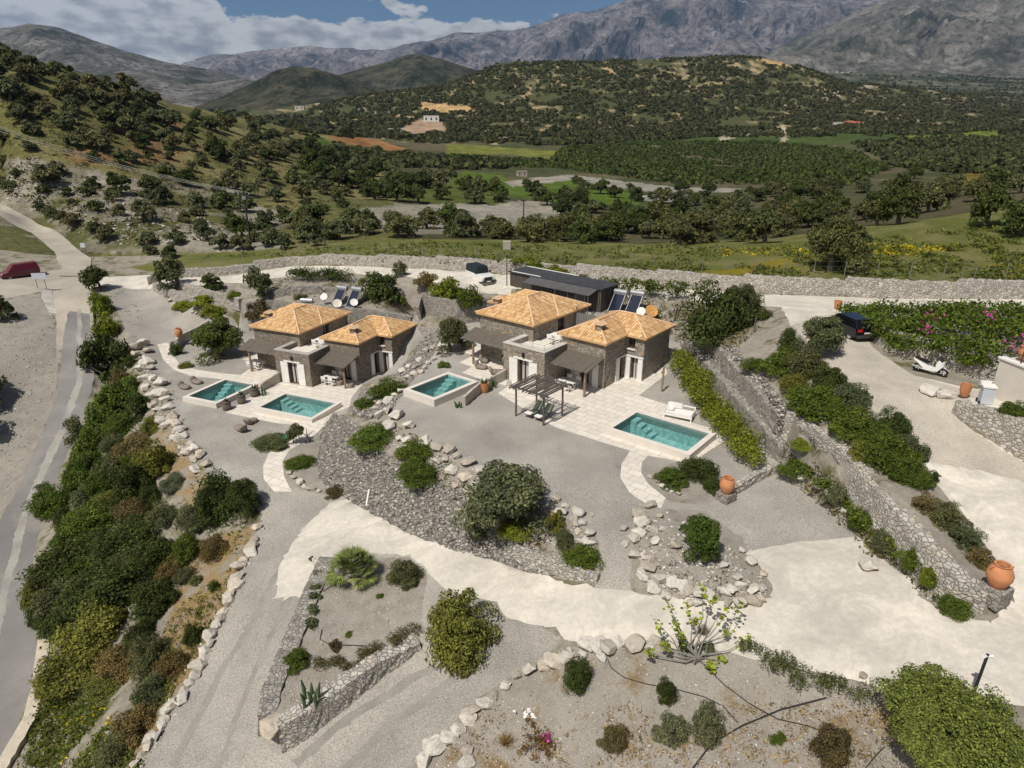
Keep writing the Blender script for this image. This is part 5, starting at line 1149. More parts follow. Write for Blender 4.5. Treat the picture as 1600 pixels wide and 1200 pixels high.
# --- fan palm, fig tree, red succulent
def palm(cx,cy,w,h,label):
    g=P(cx,cy+h*.25);t=g.y*cP+(ZC-g.z)*sP;r=w*t/F/2;T=empty('fan_palm',g,0,label,'palm')
    MB().tube([(0,0,-.1),(0,0,.35*r)],[.16,.13],8).build('trunk',bark,T,True)
    m=MB()
    for k in range(70):
        a=random.uniform(0,6.28);el=random.uniform(-.1,1.35);L=r*random.uniform(.55,.75);d=Vector((math.cos(a)*math.cos(el),math.sin(a)*math.cos(el),math.sin(el)))
        c=Vector((0,0,.35*r))+d*L;m.tube([(0,0,.35*r),c],.012,4)
        s=d.cross(Vector((0,0,1))).normalized();u=s.cross(d)
        for j in range(13):
            w_=(j-6)/6*1.35;e=c+(d*math.cos(w_)+s*math.sin(w_))*r*.42*random.uniform(.85,1.1)+Vector((0,0,-.06*r));q=(d*math.cos(w_+1.57)+s*math.sin(w_+1.57))*.05
            m.add([c-q,c+q,e],[(0,1,2)])
    o=m.build('fronds',leaf,T);o.color=(.20,.24,.085,1)
palm(553,890,84,62,'pale green fan palm at the tip of the island bed')
def fig():
    g=P(1085,1035);t=g.y*cP+(ZC-g.z)*sP;s=t/F;T=empty('fig_tree',g,0,'bare branched fig tree with a few bright yellow green leaves, beside the pale drive','tree')
    ends=[(-62,-58),(-42,-95),(-30,-52),(-12,-88),(5,-62),(18,-108),(40,-96),(58,-72),(78,-88),(90,-30),(80,-12),(40,12),(18,18),(-50,-18),(-78,-10),(25,28),(-20,-30),(60,-40)]
    m=MB();m.tube([(0,0,-.1),(.1,0,.3)],[.12,.10],7);V=[];C=[]
    for x,y in ends:
        e=Vector((x*s,abs(y)*s*.55 if y<0 else -y*s*.9,.35+max(0,-y)*s*.75));mid=e*.55+Vector((random.uniform(-.35,.35),random.uniform(-.3,.3),random.uniform(-.3,.15)));q1=e*.22+Vector((random.uniform(-.25,.25),random.uniform(-.15,.15),random.uniform(-.05,.2)))
        m.tube([(0.1,0,.25),q1,mid,e],[.045,.035,.02,.008],5)
        for k in range(15):
            f=random.uniform(.74,1.02);C.append(mid.lerp(e,(f-.4)/.6)+Vector([random.gauss(0,.09) for _ in range(3)]))
    m.build('branches',simple('fig_bark',(.20,.185,.16),.9,.15,4),T,True)
    V,Q=leaves(np.array([tuple(c) for c in C]),np.tile([0,0,1.],(len(C),1)),.10,.8,.5);o=ob('leaves',npmesh('leaves',V,Q,leaf),T);o.color=(.22,.27,.03,1)
fig()
def succ():
    g=P(850,1160);m=MB();C=[];N=[]
    for k in range(9):
        a=k*.7;L=random.uniform(.5,1.3)
        for i in range(60):
            f=random.random();C.append((math.cos(a)*L*f+random.gauss(0,.07),math.sin(a)*L*f+random.gauss(0,.07),.05+.12*random.random()));N.append((0,0,1))
    V,Q=leaves(np.array(C),np.array(N,float),.09,.3);o=ob('creeping_succulent',npmesh('creeping_succulent',V,Q,leaf),None,g);o.color=(.13,.075,.03,1)
    tag(o,'creeping red leaved succulent with pink flowers at the bottom of the garden','succulent')
    c=np.array([(random.gauss(.1,.12),random.gauss(.1,.16),.2) for _ in range(22)]);V,Q=leaves(c,np.tile([0,0,1.],(22,1)),.06,.9);ob('flowers',npmesh('flowers',V,Q,simple('magenta_petals',(.55,.05,.30))),o)
succ()
def tuft(px,py,r,c,label):
    g=P(px,py);n=260;d=rdir(n);d[:,2]=np.abs(d[:,2])+.5;d/=np.linalg.norm(d,axis=1)[:,None]
    b=d*.05;e=d*r*RNG.uniform(.7,1.1,n)[:,None];s=np.cross(d,rdir(n))*.012
    V=np.stack([b-s,b+s,e],1).reshape(-1,3);o=ob('grass_tuft',npmesh('grass_tuft',V,np.arange(3*n).reshape(n,3),leaf),None,g);o.color=c
    tag(o,label,'grass')
tuft(790,1163,.6,(.34,.24,.12,1),'tan tuft of dry grass in the bottom garden, beside the white boulders')
tuft(1098,990,.5,(.30,.27,.22,1),'pale dry twiggy tuft behind the fig tree')
# --- hillside and valley trees, one by one
def scatter(poly,n,rmin,rmax,cols,label,group,dmin=3.,lodf='F',name='olive_tree',sq=.85,hk=1.6,seed=1,cat='tree'):
    rnd=random.Random(seed);q=[(float(a),float(b)) for a,b in poly];x0,x1=min(a for a,b in q),max(a for a,b in q);y0,y1=min(b for a,b in q),max(b for a,b in q)
    got=[];tries=0
    while len(got)<n and tries<n*60:
        tries+=1;x=rnd.uniform(x0,x1);y=y0+(y1-y0)*rnd.random()
        if not inpoly(np.array([[x,y]]),q)[0]:continue
        g=PF(x,y)
        if g is None:continue
        if any((g-h).length<dmin*(.8+.4*rnd.random()) for h in got):continue
        got.append(g);r=rnd.uniform(rmin,rmax)
        tree_at(g-Vector((0,0,.15)),r,r*hk*rnd.uniform(.9,1.15),rnd.choice(cols),label,lodf,group,name,cat,sq=sq)
    return got
def PF(x,y):
    "pixel -> point on near or far ground"
    d=ray(x,y);h=GB.ray_cast(Vector((0,0,ZC)),d)[0]
    if h is not None:return h
    return FB.ray_cast(Vector((0,0,ZC)),d)[0]
oc=['O','O','D',(.080,.092,.048),(.10,.108,.062),(.07,.085,.034),(.105,.10,.05)]
scatter([(0,85),(60,92),(150,120),(250,160),(330,190),(430,215),(470,235),(430,262),(330,250),(200,220),(100,200),(0,190)],92,1.3,3.8,oc+['K'],'dense wild olive or carob tree on the upper left hillside','trees on the upper left hillside',4.2,seed=3)
scatter([(320,166),(430,188),(500,212),(570,245),(560,262),(480,240),(400,212),(330,188)],30,1.6,3.4,oc,'dark tree on the ridge where the left hill runs down into the valley','trees on the falling ridge of the left hill',5,seed=37)
scatter([(0,190),(100,200),(200,220),(330,250),(430,262),(520,270),(560,300),(520,345),(400,372),(300,365),(200,340),(100,300),(0,270)],84,1.1,2.9,oc,'olive tree with its own dark shadow on the middle left hillside','trees on the middle left hillside',5.0,seed=5)
scatter([(0,270),(100,300),(200,340),(200,385),(110,362),(0,300)],14,1.2,1.8,oc,'small olive tree on the pale stony slope above the public road','trees on the pale stony slope',5,seed=8)
scatter([(200,372),(330,372),(440,375),(520,372),(520,388),(400,390),(240,405)],14,1.2,2.0,oc,'olive tree at the foot of the left hill, behind the meadow fence','trees at the foot of the left hill',4,seed=11)
scatter([(470,235),(560,262),(640,280),(700,295),(690,318),(600,316),(540,300),(470,262)],44,2.2,4.0,['D','K','O'],'dark broad tree in the wood at the foot of the left hill','trees in the wood right of the left hill',4.5,name='oak_tree',seed=13)
scatter([(470,345),(560,350),(640,355),(760,360),(900,358),(1000,350),(1150,335),(1240,325),(1240,382),(1100,386),(900,382),(760,376),(640,370),(480,376)],70,1.9,3.1,['O','D',(.085,.092,.036),(.10,.105,.048)],'oak in the dense belt of trees behind the meadow','trees in the belt behind the meadow',3.0,lodf='M',name='oak_tree',hk=1.75,seed=17)
scatter([(1240,300),(1400,275),(1500,290),(1600,285),(1600,318),(1450,338),(1360,362),(1240,370)],34,2.2,3.6,['O','D',(.085,.09,.036),(.07,.08,.03)],'oak in the thick wood at the right edge of the meadow','trees at the right edge of the meadow',3.6,lodf='M',name='oak_tree',hk=1.8,seed=19)
scatter([(720,292),(900,300),(1100,305),(1240,290),(1400,262),(1240,325),(1100,335),(1000,342),(880,335),(800,320),(720,318)],74,1.5,3.4,['D','O','K'],'distant dark tree on the valley floor beside the dry river bed','trees on the valley floor',5,name='oak_tree',seed=23)
scatter([(620,262),(720,270),(800,290),(900,285),(1000,300),(960,312),(820,300),(700,285)],14,1.6,2.6,['D','O'],'distant round tree standing in the bright green fields','trees in the green fields',9,name='oak_tree',seed=29)
# --- woods and orchards too many to count: one object each
def massed(name,region_fn,n,rmin,rmax,col,label,seed,yr,xr,nf=16,rows=None):
    g=np.random.default_rng(seed)
    if rows:
        ang,sp,ox=rows
        # orchard grid in the world
        ii=np.arange(-260,260);A,B=np.meshgrid(ii,ii);ca,sa=math.cos(ang),math.sin(ang)
        X=(A*ca-B*sa)*sp+xr[0]/2+xr[1]/2+g.normal(size=A.shape)*sp*.07;Y=(A*sa+B*ca)*sp+(yr[0]+yr[1])/2+g.normal(size=A.shape)*sp*.07
        X=X.ravel();Y=Y.ravel()
    else:
        X=g.uniform(*xr,n*6);Y=np.exp(g.uniform(math.log(yr[0]),math.log(yr[1]),n*6))
    Z=farz(X,Y);px,py=proj(X,Y,Z);m=region_fn(px,py,X,Y)&(px>-60)&(px<1660);X,Y,Z,px,py=X[m],Y[m],Z[m],px[m],py[m]
    if len(X)>n:
        k=g.permutation(len(X))[:n];X,Y,Z=X[k],Y[k],Z[k]
    n=len(X);R_=g.uniform(rmin,rmax,n)
    # clump: nf leaf cards on an upper dome each
    q=g.normal(size=(n,nf,3));q/=np.linalg.norm(q,axis=2)[:,:,None];q[:,:,2]=np.abs(q[:,:,2])*.95-.12
    C=np.stack([X,Y,Z+R_*.35],1)[:,None,:]+q*R_[:,None,None]*np.array([.8,.8,.75]);C=C.reshape(-1,3);N_=q.reshape(-1,3)
    sz=np.repeat(R_,nf)*.46
    d=N_+g.normal(size=N_.shape)*.25;d/=np.linalg.norm(d,axis=1)[:,None];a=np.cross(d,g.normal(size=d.shape));a/=np.linalg.norm(a,axis=1)[:,None];b=np.cross(d,a)
    a*=sz[:,None];b*=sz[:,None]*.85
    V=np.stack([C-a,C-b,C+a,C+b],1).reshape(-1,3)
    o=ob(name,npmesh(name,V,np.arange(len(V)).reshape(-1,4),leaf));o.color=tuple(col)+(1,)
    return tag(o,label,'woodland',None,'stuff')
def inp(q):return lambda px,py:inpoly(np.column_stack([px,py]),q)
hillq=inp([(420,188),(560,150),(650,138),(740,112),(800,93),(1000,90),(1190,80),(1270,104),(1400,136),(1600,152),(1660,156),(1660,215),(1500,210),(1300,215),(1100,215),(900,232),(700,226),(640,250),(560,240),(480,210)])
gaps=[inp(q) for q in([(505,206),(600,222),(645,235),(640,241),(590,238)],[(697,224),(850,232),(915,240),(912,250),(800,244),(697,240)],[(630,200),(650,188),(695,190),(700,208),(640,214)],[(655,160),(740,168),(735,178),(660,172)],[(1185,92),(1225,86),(1260,104),(1200,102)],[(1215,198),(1230,196),(1228,225)],[(1400,246),(1480,238),(1495,245),(1470,262),(1430,258)],[(1400,215),(1560,205),(1565,218),(1440,225)])]
def wood_fn(px,py,X,Y):
    m=hillq(px,py)&(fbm(X/26,Y/26,4,91)>-.24)
    for g in gaps:m&=~g(px,py)
    return m
massed('hill_woodland',wood_fn,21000,1.6,4.0,(.060,.064,.030),'dark scrub and woodland covering the long hill in the middle distance',5,(560,1500),(-900,1300),14)
orchq=inp([(880,232),(1000,222),(1200,222),(1330,235),(1390,262),(1330,290),(1200,288),(1060,290),(960,276),(860,262),(700,262),(640,250),(700,244),(860,252)])
massed('orchard',lambda px,py,X,Y:orchq(px,py)&(fbm(X/60,Y/60,3,44)>-.42),5200,1.5,2.1,(.055,.075,.022),'rows of dark orchard trees on the valley slope below the long hill',6,(290,640),(-60,400),14,rows=(R(24),4.6,0))
midq=inp([(560,235),(700,250),(860,262),(700,266),(560,262),(470,240)]);midr=inp([(1330,225),(1660,205),(1660,285),(1400,262)])
massed('valley_woodland',lambda px,py,X,Y:(midq(px,py)|midr(px,py))&(fbm(X/22,Y/22,3,14)>-.2),2600,1.9,3.6,(.062,.070,.030),'dark woodland on the valley floor between the green fields and the long hill',7,(200,640),(-200,520),16)
plq=inp([(320,172),(420,186),(560,198),(540,228),(470,238),(420,232),(360,205)])
massed('left_valley_woodland',lambda px,py,X,Y:plq(px,py)|((Y>1400)&(py>118)&(px>1230)&(fbm(X/80,Y/80,3,15)>-.1)),5200,3.4,7.5,(.055,.062,.035),'hazy dark woodland on the far plain under the mountains',8,(380,2900),(-700,2600),9)
# low scrub tufts on the hillside and grass/weeds on the banks
def weeds(name,polys,n,size,col,label,seed,asp=.5,h=.12,far=False):
    g=np.random.default_rng(seed);C=[]
    for q,w in polys:
        xs=[a for a,b in q];ys=[b for a,b in q];k=0;want=int(n*w)
        cand=np.column_stack([g.uniform(min(xs),max(xs),want*8),g.uniform(min(ys),max(ys),want*8)]);cand=cand[inpoly(cand,q)][:want]
        ps=[PF(x,y) for x,y in cand];ps=[p for p in ps if p is not None];kk=fbm(np.array([p.x for p in ps])/3,np.array([p.y for p in ps])/3,3,seed)>=-.12
        for p in [p for p,z in zip(ps,kk) if z]:
            m=int(g.integers(5,12));s=size*g.uniform(.6,1.5)
            for _ in range(m):C.append((p.x+g.normal()*s,p.y+g.normal()*s,p.z+abs(g.normal())*s*.5,s))
    C=np.array(C);V,Q=leaves(C[:,:3],np.tile([0,0,1.],(len(C),1))+RNG.normal(size=(len(C),3))*.4,C[:,3]*.55,asp)
    o=ob(name,npmesh(name,V,Q,leaf));o.color=tuple(col)+(1,);tag(o,label,'weeds',None,'stuff')
weeds('hillside_scrub',[([(0,120),(200,150),(470,235),(600,300),(560,330),(470,345),(400,372),(200,385),(0,300)],1.)],2600,.42,(.075,.07,.032),'low dry scrub tufts dotted over the left hillside',41)
weeds('dry_weeds',[([(385,462),(430,455),(530,470),(645,490),(655,462),(700,443),(640,434),(560,430),(480,432),(400,440)],1.),([(960,462),(1130,476),(1215,482),(1150,545),(1060,535),(1000,500)],1.),([(1225,690),(1300,745),(1400,860),(1370,870),(1240,745)],.2)],900,.17,(.14,.125,.06),'dry weeds and low plants on the bare slopes around the villas',47)
weeds('bank_weeds',[([(160,560),(250,640),(320,740),(400,790),(330,990),(230,1150),(60,1200),(60,1000),(110,720)],.8),([(60,1060),(180,1080),(220,1200),(40,1200)],.5)],2300,.16,(.085,.105,.022),'weeds and grass growing over the road bank',42)
weeds('dry_grass',[([(290,860),(400,830),(360,920),(330,1000),(250,1110),(220,1060),(270,960)],1.),([(640,1200),(760,1095),(900,1025),(1100,1100),(1400,1100),(1400,1200)],.7),([(800,780),(880,800),(930,840),(860,870),(810,850)],.3)],1300,.10,(.27,.19,.095),'tufts of dry straw coloured grass in the beds and on the bank',43,asp=.3)
weeds('meadow_grass',[([(300,402),(480,388),(640,378),(900,385),(1280,385),(1600,345),(1600,440),(1200,430),(800,415),(480,403)],1.)],3000,.28,(.10,.12,.028),'tall spring grass and weeds in the meadow behind the wall',44)
weeds('yellow_flowers',[([(1120,392),(1280,382),(1500,385),(1500,400),(1280,398),(1130,400)],1.),([(90,1100),(170,1080),(200,1190),(60,1200)],.06)],420,.16,(.50,.40,.01),'patches of small yellow wild flowers',45)
weeds('path_weeds',[([(172,448),(200,450),(250,560),(320,720),(410,780),(400,830),(300,735),(240,640),(190,520)],.6),([(1005,870),(1170,870),(1195,930),(1050,925)],.06),([(610,655),(745,745),(800,840),(655,742)],.5),([(1225,745),(1340,830),(1480,960),(1530,950),(1330,790)],.5)],520,.10,(.08,.09,.028),'small weeds between the edging boulders and in the beds',46)
# ---------------- boulders ----------------
def bouldermesh(seed):
    rnd=random.Random(seed);bm=bmesh.new()
    for _ in range(16):
        v=Vector((rnd.gauss(0,1),rnd.gauss(0,1),rnd.gauss(0,1))).normalized()*rnd.uniform(.82,1.05)
        bm.verts.new((v.x*rnd.uniform(.9,1.15),v.y,v.z*.78))
    bmesh.ops.convex_hull(bm,input=bm.verts)
    bmesh.ops.bevel(bm,geom=list(bm.edges),offset=.045,segments=1,affect='EDGES')
    bmesh.ops.subdivide_edges(bm,edges=[e for e in bm.edges if e.calc_length()>.35],cuts=2,use_grid_fill=True)
    for v in bm.verts:
        n=float(fbm(v.co.x*2+seed*7,v.co.y*2+v.co.z*1.7,4,seed));v.co+=v.co.normalized()*n*.13
    me=bpy.data.meshes.new('boulder');bm.to_mesh(me);bm.free();me.materials.append(limest)
    return me
def limem():
    t=NT('limestone',.9,.2);v=t.co();oi=t.n('ShaderNodeObjectInfo')
    c=t.ramp(t.noise(v,1.3,7,.7),[(.25,(.36,.33,.29)),(.45,(.56,.53,.48)),(.7,(.66,.63,.58))])
    c=t.mix(1,c,t.ramp(oi.outputs['Random'],[(0,(.68,.62,.55)),(.3,(.92,.9,.87)),(.8,(1.1,1.08,1.05)),(.93,(.97,.86,.74)),(1,(.75,.75,.75))]),'MULTIPLY')
    c=t.mix(t.ramp(t.noise(v,4,6,.7),[(.56,0.),(.68,.6)]),c,(.16,.15,.13));t.color(c);t.bump(t.noise(v,3.5,7,.7),.8,.12);return t.m
limest=limem();BLD=[bouldermesh(i) for i in range(12)]
def boulder(px,py,w,label,group,sink=.25):
    g=PF(px,py)
    if g is None:return
    t=g.y*cP+(ZC-g.z)*sP;r=w*t/F/2*1.12
    o=ob('boulder',random.choice(BLD),None,(g.x,g.y,g.z+r*(.62-sink)),random.uniform(0,6.28));o.scale=(r*random.uniform(.95,1.25),r*random.uniform(.8,1.05),r*random.uniform(.7,1.0))
    o.rotation_euler=(random.uniform(-.3,.3),random.uniform(-.3,.3),random.uniform(0,6.28));tag(o,label,'boulder',group);return o
def bline(pts_,w,label,group,rows=1,step=.62,spread=.5):
    for (x0,y0),(x1,y1) in zip(pts_,pts_[1:]):
        L=math.hypot(x1-x0,y1-y0);n=max(1,int(L/(w*step)))
        for k in range(n):
            f=(k+.5)/n
            for r_ in range(rows):
                o=(r_-(rows-1)/2)*w*.85;nx,ny=-(y1-y0)/L,(x1-x0)/L
                boulder(x0+(x1-x0)*f+nx*o+random.uniform(-.25,.25)*w,y0+(y1-y0)*f+ny*o*.8+random.uniform(-.2,.2)*w,w*random.uniform(.7,1.3),label,group)
bline([(218,535),(232,585),(246,625),(272,672),(300,712),(322,738)],19,'pale boulder in the rough row between the left villa court and the road bank','boulders edging the left villa court',2)
bline([(408,822),(392,860),(362,925),(330,1000),(300,1060),(272,1110),(235,1165),(205,1222)],21,'white limestone rock edging the left side of the lower gravel drive','white rocks edging the lower drive',1,.62)
def bpile(q,n,w,label,group,seed,dmin=.62):
    rnd=random.Random(seed);got=[];t=0;q=[(float(a),float(b)) for a,b in q];xs=[a for a,b in q];ys=[b for a,b in q]
    while len(got)<n and t<n*80:
        t+=1;x=rnd.uniform(min(xs),max(xs));y=rnd.uniform(min(ys),max(ys));ww=w*rnd.uniform(.65,1.35)
        if not inpoly(np.array([[x,y]]),q)[0] or any(math.hypot(x-a,y-b)<(ww+c)/2*dmin*1.35 for a,b,c in got):continue
        got.append((x,y,ww));boulder(x,y,ww,label,group,.2)
bpile([(575,652),(598,610),(640,570),(668,545),(692,538),(684,560),(655,588),(640,600),(614,640),(608,655)],44,15,'pale boulder in the heap between the left villa and the high raised pool','boulders heaped beside the high raised pool',5)
bpile([(582,655),(612,642),(650,672),(700,705),(745,732),(765,765),(735,772),(700,735),(650,700),(612,682)],48,20,'big pale boulder in the long row below the gravel court of the right villa','boulders below the right villa court',6)
bline([(447,738),(462,752),(482,762),(503,768)],11,'small pale stone edging the bed beside the left curved path','stones edging the left path bed',1,.9)
for i,(x,y,w) in enumerate([(868,783,16),(882,793,14),(903,803,26),(922,806,12),(877,803,20),(896,818,24),(910,820,16),(903,832,14),(921,835,20),(912,848,18),(924,855,20),(712,760,12)]):boulder(x,y,w,'pale stone at the corner of the gravel court, right of the big olive tree','stones right of the big olive tree')
bline([(1035,800),(1010,806),(992,818),(982,838),(992,860),(1003,885),(1012,905),(1035,922),(1070,932),(1120,936),(1165,934),(1198,930)],22,'pale boulder in the double ring around the island with the small tree','boulders ringing the island bed with the small tree',2,.66)
bline([(1203,915),(1188,888),(1165,868),(1150,862)],18,'flat pale boulder on the right rim of the boulder island','boulders on the right rim of the island',1,.9)
for x,y,w in[(1018,828,22),(1035,828,12),(1025,848,18),(1055,855,22),(1055,875,16),(1027,883,12),(1130,886,18),(1080,905,12),(1100,870,10),(1150,905,16),(1010,875,14)]:boulder(x,y,w,'single pale rock lying inside the boulder island','rocks inside the boulder island')
bline([(655,1192),(690,1160),(722,1132),(748,1108),(775,1085),(800,1066),(835,1050),(870,1034),(900,1020),(925,1008),(960,1014),(1000,1008),(1040,1014),(1060,1008)],27,'large white boulder edging the bottom garden','white boulders edging the bottom garden',1,.6)
bline([(705,1150),(722,1170),(735,1200)],20,'white rock in the short branch row inside the bottom garden','white rocks of the branch row',1,.8)
bline([(850,1038),(880,1030),(905,1022),(945,1030)],20,'white boulder in the second row above the round pine bush','white boulders of the second row',1,1.)
bline([(1225,742),(1247,746),(1268,757),(1290,768),(1305,785),(1340,818),(1352,838),(1372,856),(1400,880)],16,'pale stone edging the parking gravel below the tall wall','stones edging the parking gravel',1,1.)
bline([(1012,745),(1030,757),(1048,770),(1065,772)],9,'small pale stone edging the bed beside the right curved path','stones edging the right path bed',1,.9)
bline([(1335,1058),(1355,1062),(1372,1068)],14,'small pale rock at the drive edge near the very large bush','rocks at the drive edge near the very large bush',1,.9)
bline([(264,470),(275,477),(288,484),(305,490),(325,496),(345,500)],7,'tiny white stone edging the planter beside the parking court','tiny white stones edging the court planter',1,.9)
for x,y,w,l in[(425,1140,40,'tall brown standing rock at the lower tip of the island bed'),(497,880,22,'dark boulder at the upper tip of the island bed'),(748,1022,28,'flat grey rock beside the largest island bush'),(1452,614,30,'large flat boulder at the road edge near the scooter'),(1478,622,22,'pale boulder next to the large flat boulder near the scooter'),(664,751,14,'single white rock beside the dark green mound'),(1360,888,30,'flat grey slab between the parking and the flowering strip'),(1510,478,16,'low tan rock at the far edge of the flowering hedge')]:boulder(x,y,w,l,None)
# ---------------- pots, furniture ----------------
terra=simple('terracotta',(.50,.215,.10),.8,.15,3);linen=simple('taupe_fabric',(.235,.195,.165),.95,.1,3,bump=.2);cush=simple('white_cushion',(.72,.70,.67),.9,.04,2);greenc=simple('cactus_green',(.06,.10,.04),.7,.3,4);barrelm=simple('barrel_wood',(.16,.13,.11),.85,.3,6)
def jar(px,py,h,label,fat=.40,z=0,shape='jar',plant=False,pos=None):
    g=pos or P(px,py,z);T=empty('terracotta_jar',g,0,label,'jar');k=h
    pr=[(.0,0),(.24*k,0),(.30*k,.1*k),(fat*k,.42*k),(fat*k*1.02,.6*k),(fat*.82*k,.82*k),(.25*k,.93*k),(.29*k,1.*k),(.22*k,1.*k),(.2*k,.8*k)] if shape=='jar' else [(0,0),(.26*k,0),(.33*k,.15*k),(.40*k,.5*k),(.42*k,.85*k),(.45*k,1*k),(.38*k,1*k),(.36*k,.75*k)]
    MB().lathe(pr,n=24).build('body',terra,T,True)
    if shape=='jar':
        m=MB()
        for a in(0,math.pi):
            c,s_=math.cos(a),math.sin(a);m.tube([(c*.27*k,s_*.27*k,.93*k),(c*.42*k,s_*.42*k,.88*k),(c*.38*k,s_*.38*k,.74*k)],.03*k,6)
        m.build('handle',terra,T,True)
    MB().lathe([(0,.8*k),(.2*k,.8*k)],n=16).build('soil' if plant else 'opening',dark,T)
    return T
jar(245,438,.95,'terracotta jar standing on the end of the stone wall by the gate',z=.0)
jar(283,540,1.0,'terracotta jar on top of the rendered wall by the curved white path',z=1.0)
MB().box(-.38,.38,-.38,.38,-.2,.5).build('stone_plinth',stone_grey,None,loc=P(1133,782),rz=.6);tag(bpy.data.objects['stone_plinth'],'square stone plinth under the orange jar at the end of the low wall','plinth')
_p=P(1133,782);jar(0,0,.95,'orange terracotta jar on the stone plinth right of the dark bushes',pos=Vector((_p.x,_p.y,_p.z+.5)),fat=.42)
jar(1308,483,.72,'terracotta jar beside the upper lane, at the tip of the flowering hedge',shape='pot')
jar(1505,622,.7,'dark orange terracotta pot on the wall end near the white bin',shape='pot',z=.15)
_p=P(1552,930);o=MB().box(-.5,.5,-.45,.45,-.3,.45).build('stone_pier',stone_grey,None,loc=_p,rz=.5);tag(o,'low stone pier at the bend of the pale drive, under the big orange jar','pier')
jar(0,0,1.05,'big orange jar on the stone pier at the bend of the pale drive',pos=Vector((_p.x,_p.y,_p.z+.45)),fat=.44,shape='jar')
def cactus(T,h,r,n,zb,name='cactus'):
    m=MB()
    for k in range(n):
        a=2.4*k;p=Vector((math.cos(a)*r*.5*(k>0),math.sin(a)*r*.5*(k>0),zb));hh=h*random.uniform(.45,1.);m.tube([p,p+Vector((0,0,hh*.5)),p+Vector((math.cos(a)*.06,math.sin(a)*.06,hh))],[.05,.075,.03],6)
    m.build(name,greenc,T,True)
T=jar(757,613,.8,'terracotta jar with a dark cactus in front of the low rendered wall',plant=True,shape='pot');cactus(T,.6,.4,5,.65)
for px,py,l in[(355,640,'nearest wooden barrel planter at the long side of the narrow pool'),(378,630,'middle one of the three wooden barrel planters beside the narrow pool'),(398,619,'farthest wooden barrel planter, beside the low rendered wall')]:
    g=P(px,py);T=empty('barrel_planter',g,0,l,'barrel planter','barrel planters beside the narrow pool')
    MB().lathe([(0,0),(.31,0),(.38,.35),(.38,.5),(.32,.82),(.28,.82),(.27,.7),(0,.7)],n=22).build('barrel',barrelm,T,True)
    MB().lathe([(.335,.1),(.345,.1),(.36,.16),(.35,.16)],n=22).lathe([(.365,.64),(.375,.64),(.36,.71),(.35,.71)],n=22).build('hoop',iron,T,True)
    cactus(T,.5,.3,4,.68)
def plantc(px,py,h,r,c,label,n=5):
    g=P(px,py);m=MB()
    for k in range(n):
        a=2.4*k+px;p=Vector((math.cos(a)*r*(k>0),math.sin(a)*r*(k>0),-.05));hh=h*random.uniform(.5,1.)
        m.tube([p,p+Vector((0,0,hh*.6)),p+Vector((math.cos(a)*.1,math.sin(a)*.1,hh))],[.06,.09,.03],7)
    tag(m.build('cactus',greenc,None,True,loc=g),label,'cactus')
plantc(411,617,.9,.28,0,'cactus clump at the end of the low rendered wall between the two pools',6)
plantc(768,606,1.0,.3,0,'dark prickly cactus between the terracotta jar and the low wall',7)
plantc(717,636,.55,.22,0,'small cactus at the near end of the free standing low wall',5)
plantc(487,1100,1.3,.35,0,'tall cactus stems at the corner of the island bed',6)
o=bush(798,573,18,16,'L','bright yucca like plant in a tall pot beside the right villa shutter',lod='M',kind='spiky');o.location.z+=.55
def beanbag(px,py,rz,label,group=None,long=1.0):
    g=P(px,py);bm=bmesh.new()
    for c,sc,tl in(((0.1,0,.17),(.52*long,.38,.19),0),((-.42*long,0,.34),(.17,.37,.36),-.45),((-.2*long,0,.22),(.3,.36,.2),-.1)):
        r=bmesh.ops.create_icosphere(bm,subdivisions=3,radius=1);M=Matrix.Translation(c)@Matrix.Rotation(tl,4,'Y')
        for v in r['verts']:
            p=v.co;k=lambda t:math.copysign(abs(t)**.75,t);v.co=M@Vector((k(p.x)*sc[0]*.93,k(p.y)*sc[1]*.93,k(p.z)*sc[2]*.93))
            v.co.z=max(v.co.z,0)
    me=bpy.data.meshes.new('bean_bag');bm.to_mesh(me);bm.free();me.materials.append(linen);me.shade_smooth()
    tag(ob('bean_bag',me,None,g,rz),label,'bean bag',group)
beanbag(289,607,-.4,'left one of the two taupe bean bag loungers at the far left pool');beanbag(308,599,-.4,'right one of the two taupe bean bag loungers at the far left pool')
beanbag(376,672,2.4,'taupe bean bag lounger on the gravel, nearer to the left edge of the pair',long=1.2);beanbag(393,661,1.2,'taupe bean bag lounger behind its twin on the gravel below the left paving')
beanbag(752,576,-.3,'round taupe pouf lounger on the paving above the high raised pool',long=.9);beanbag(776,584,.2,'taupe lounger with raised back against the low rendered wall',long=1.1);beanbag(757,566,-.2,'small taupe pouf behind the round pouf lounger',long=.55)
def blob(px,py,r,h,label,m):
    g=P(px,py);MB().lathe([(0,0),(r*.9,0),(r,.35*h),(r*.9,.85*h),(0,h)],n=18).build('pouf',m,None,True,loc=g);tag(bpy.data.objects['pouf'] if 0 else COL.objects[-1],label,'pouf')
blob(531,601,.36,.42,'taupe pouf left of the post under the left villa pergola',linen);blob(548,605,.30,.4,'taupe pouf right of the post under the left villa pergola',linen)
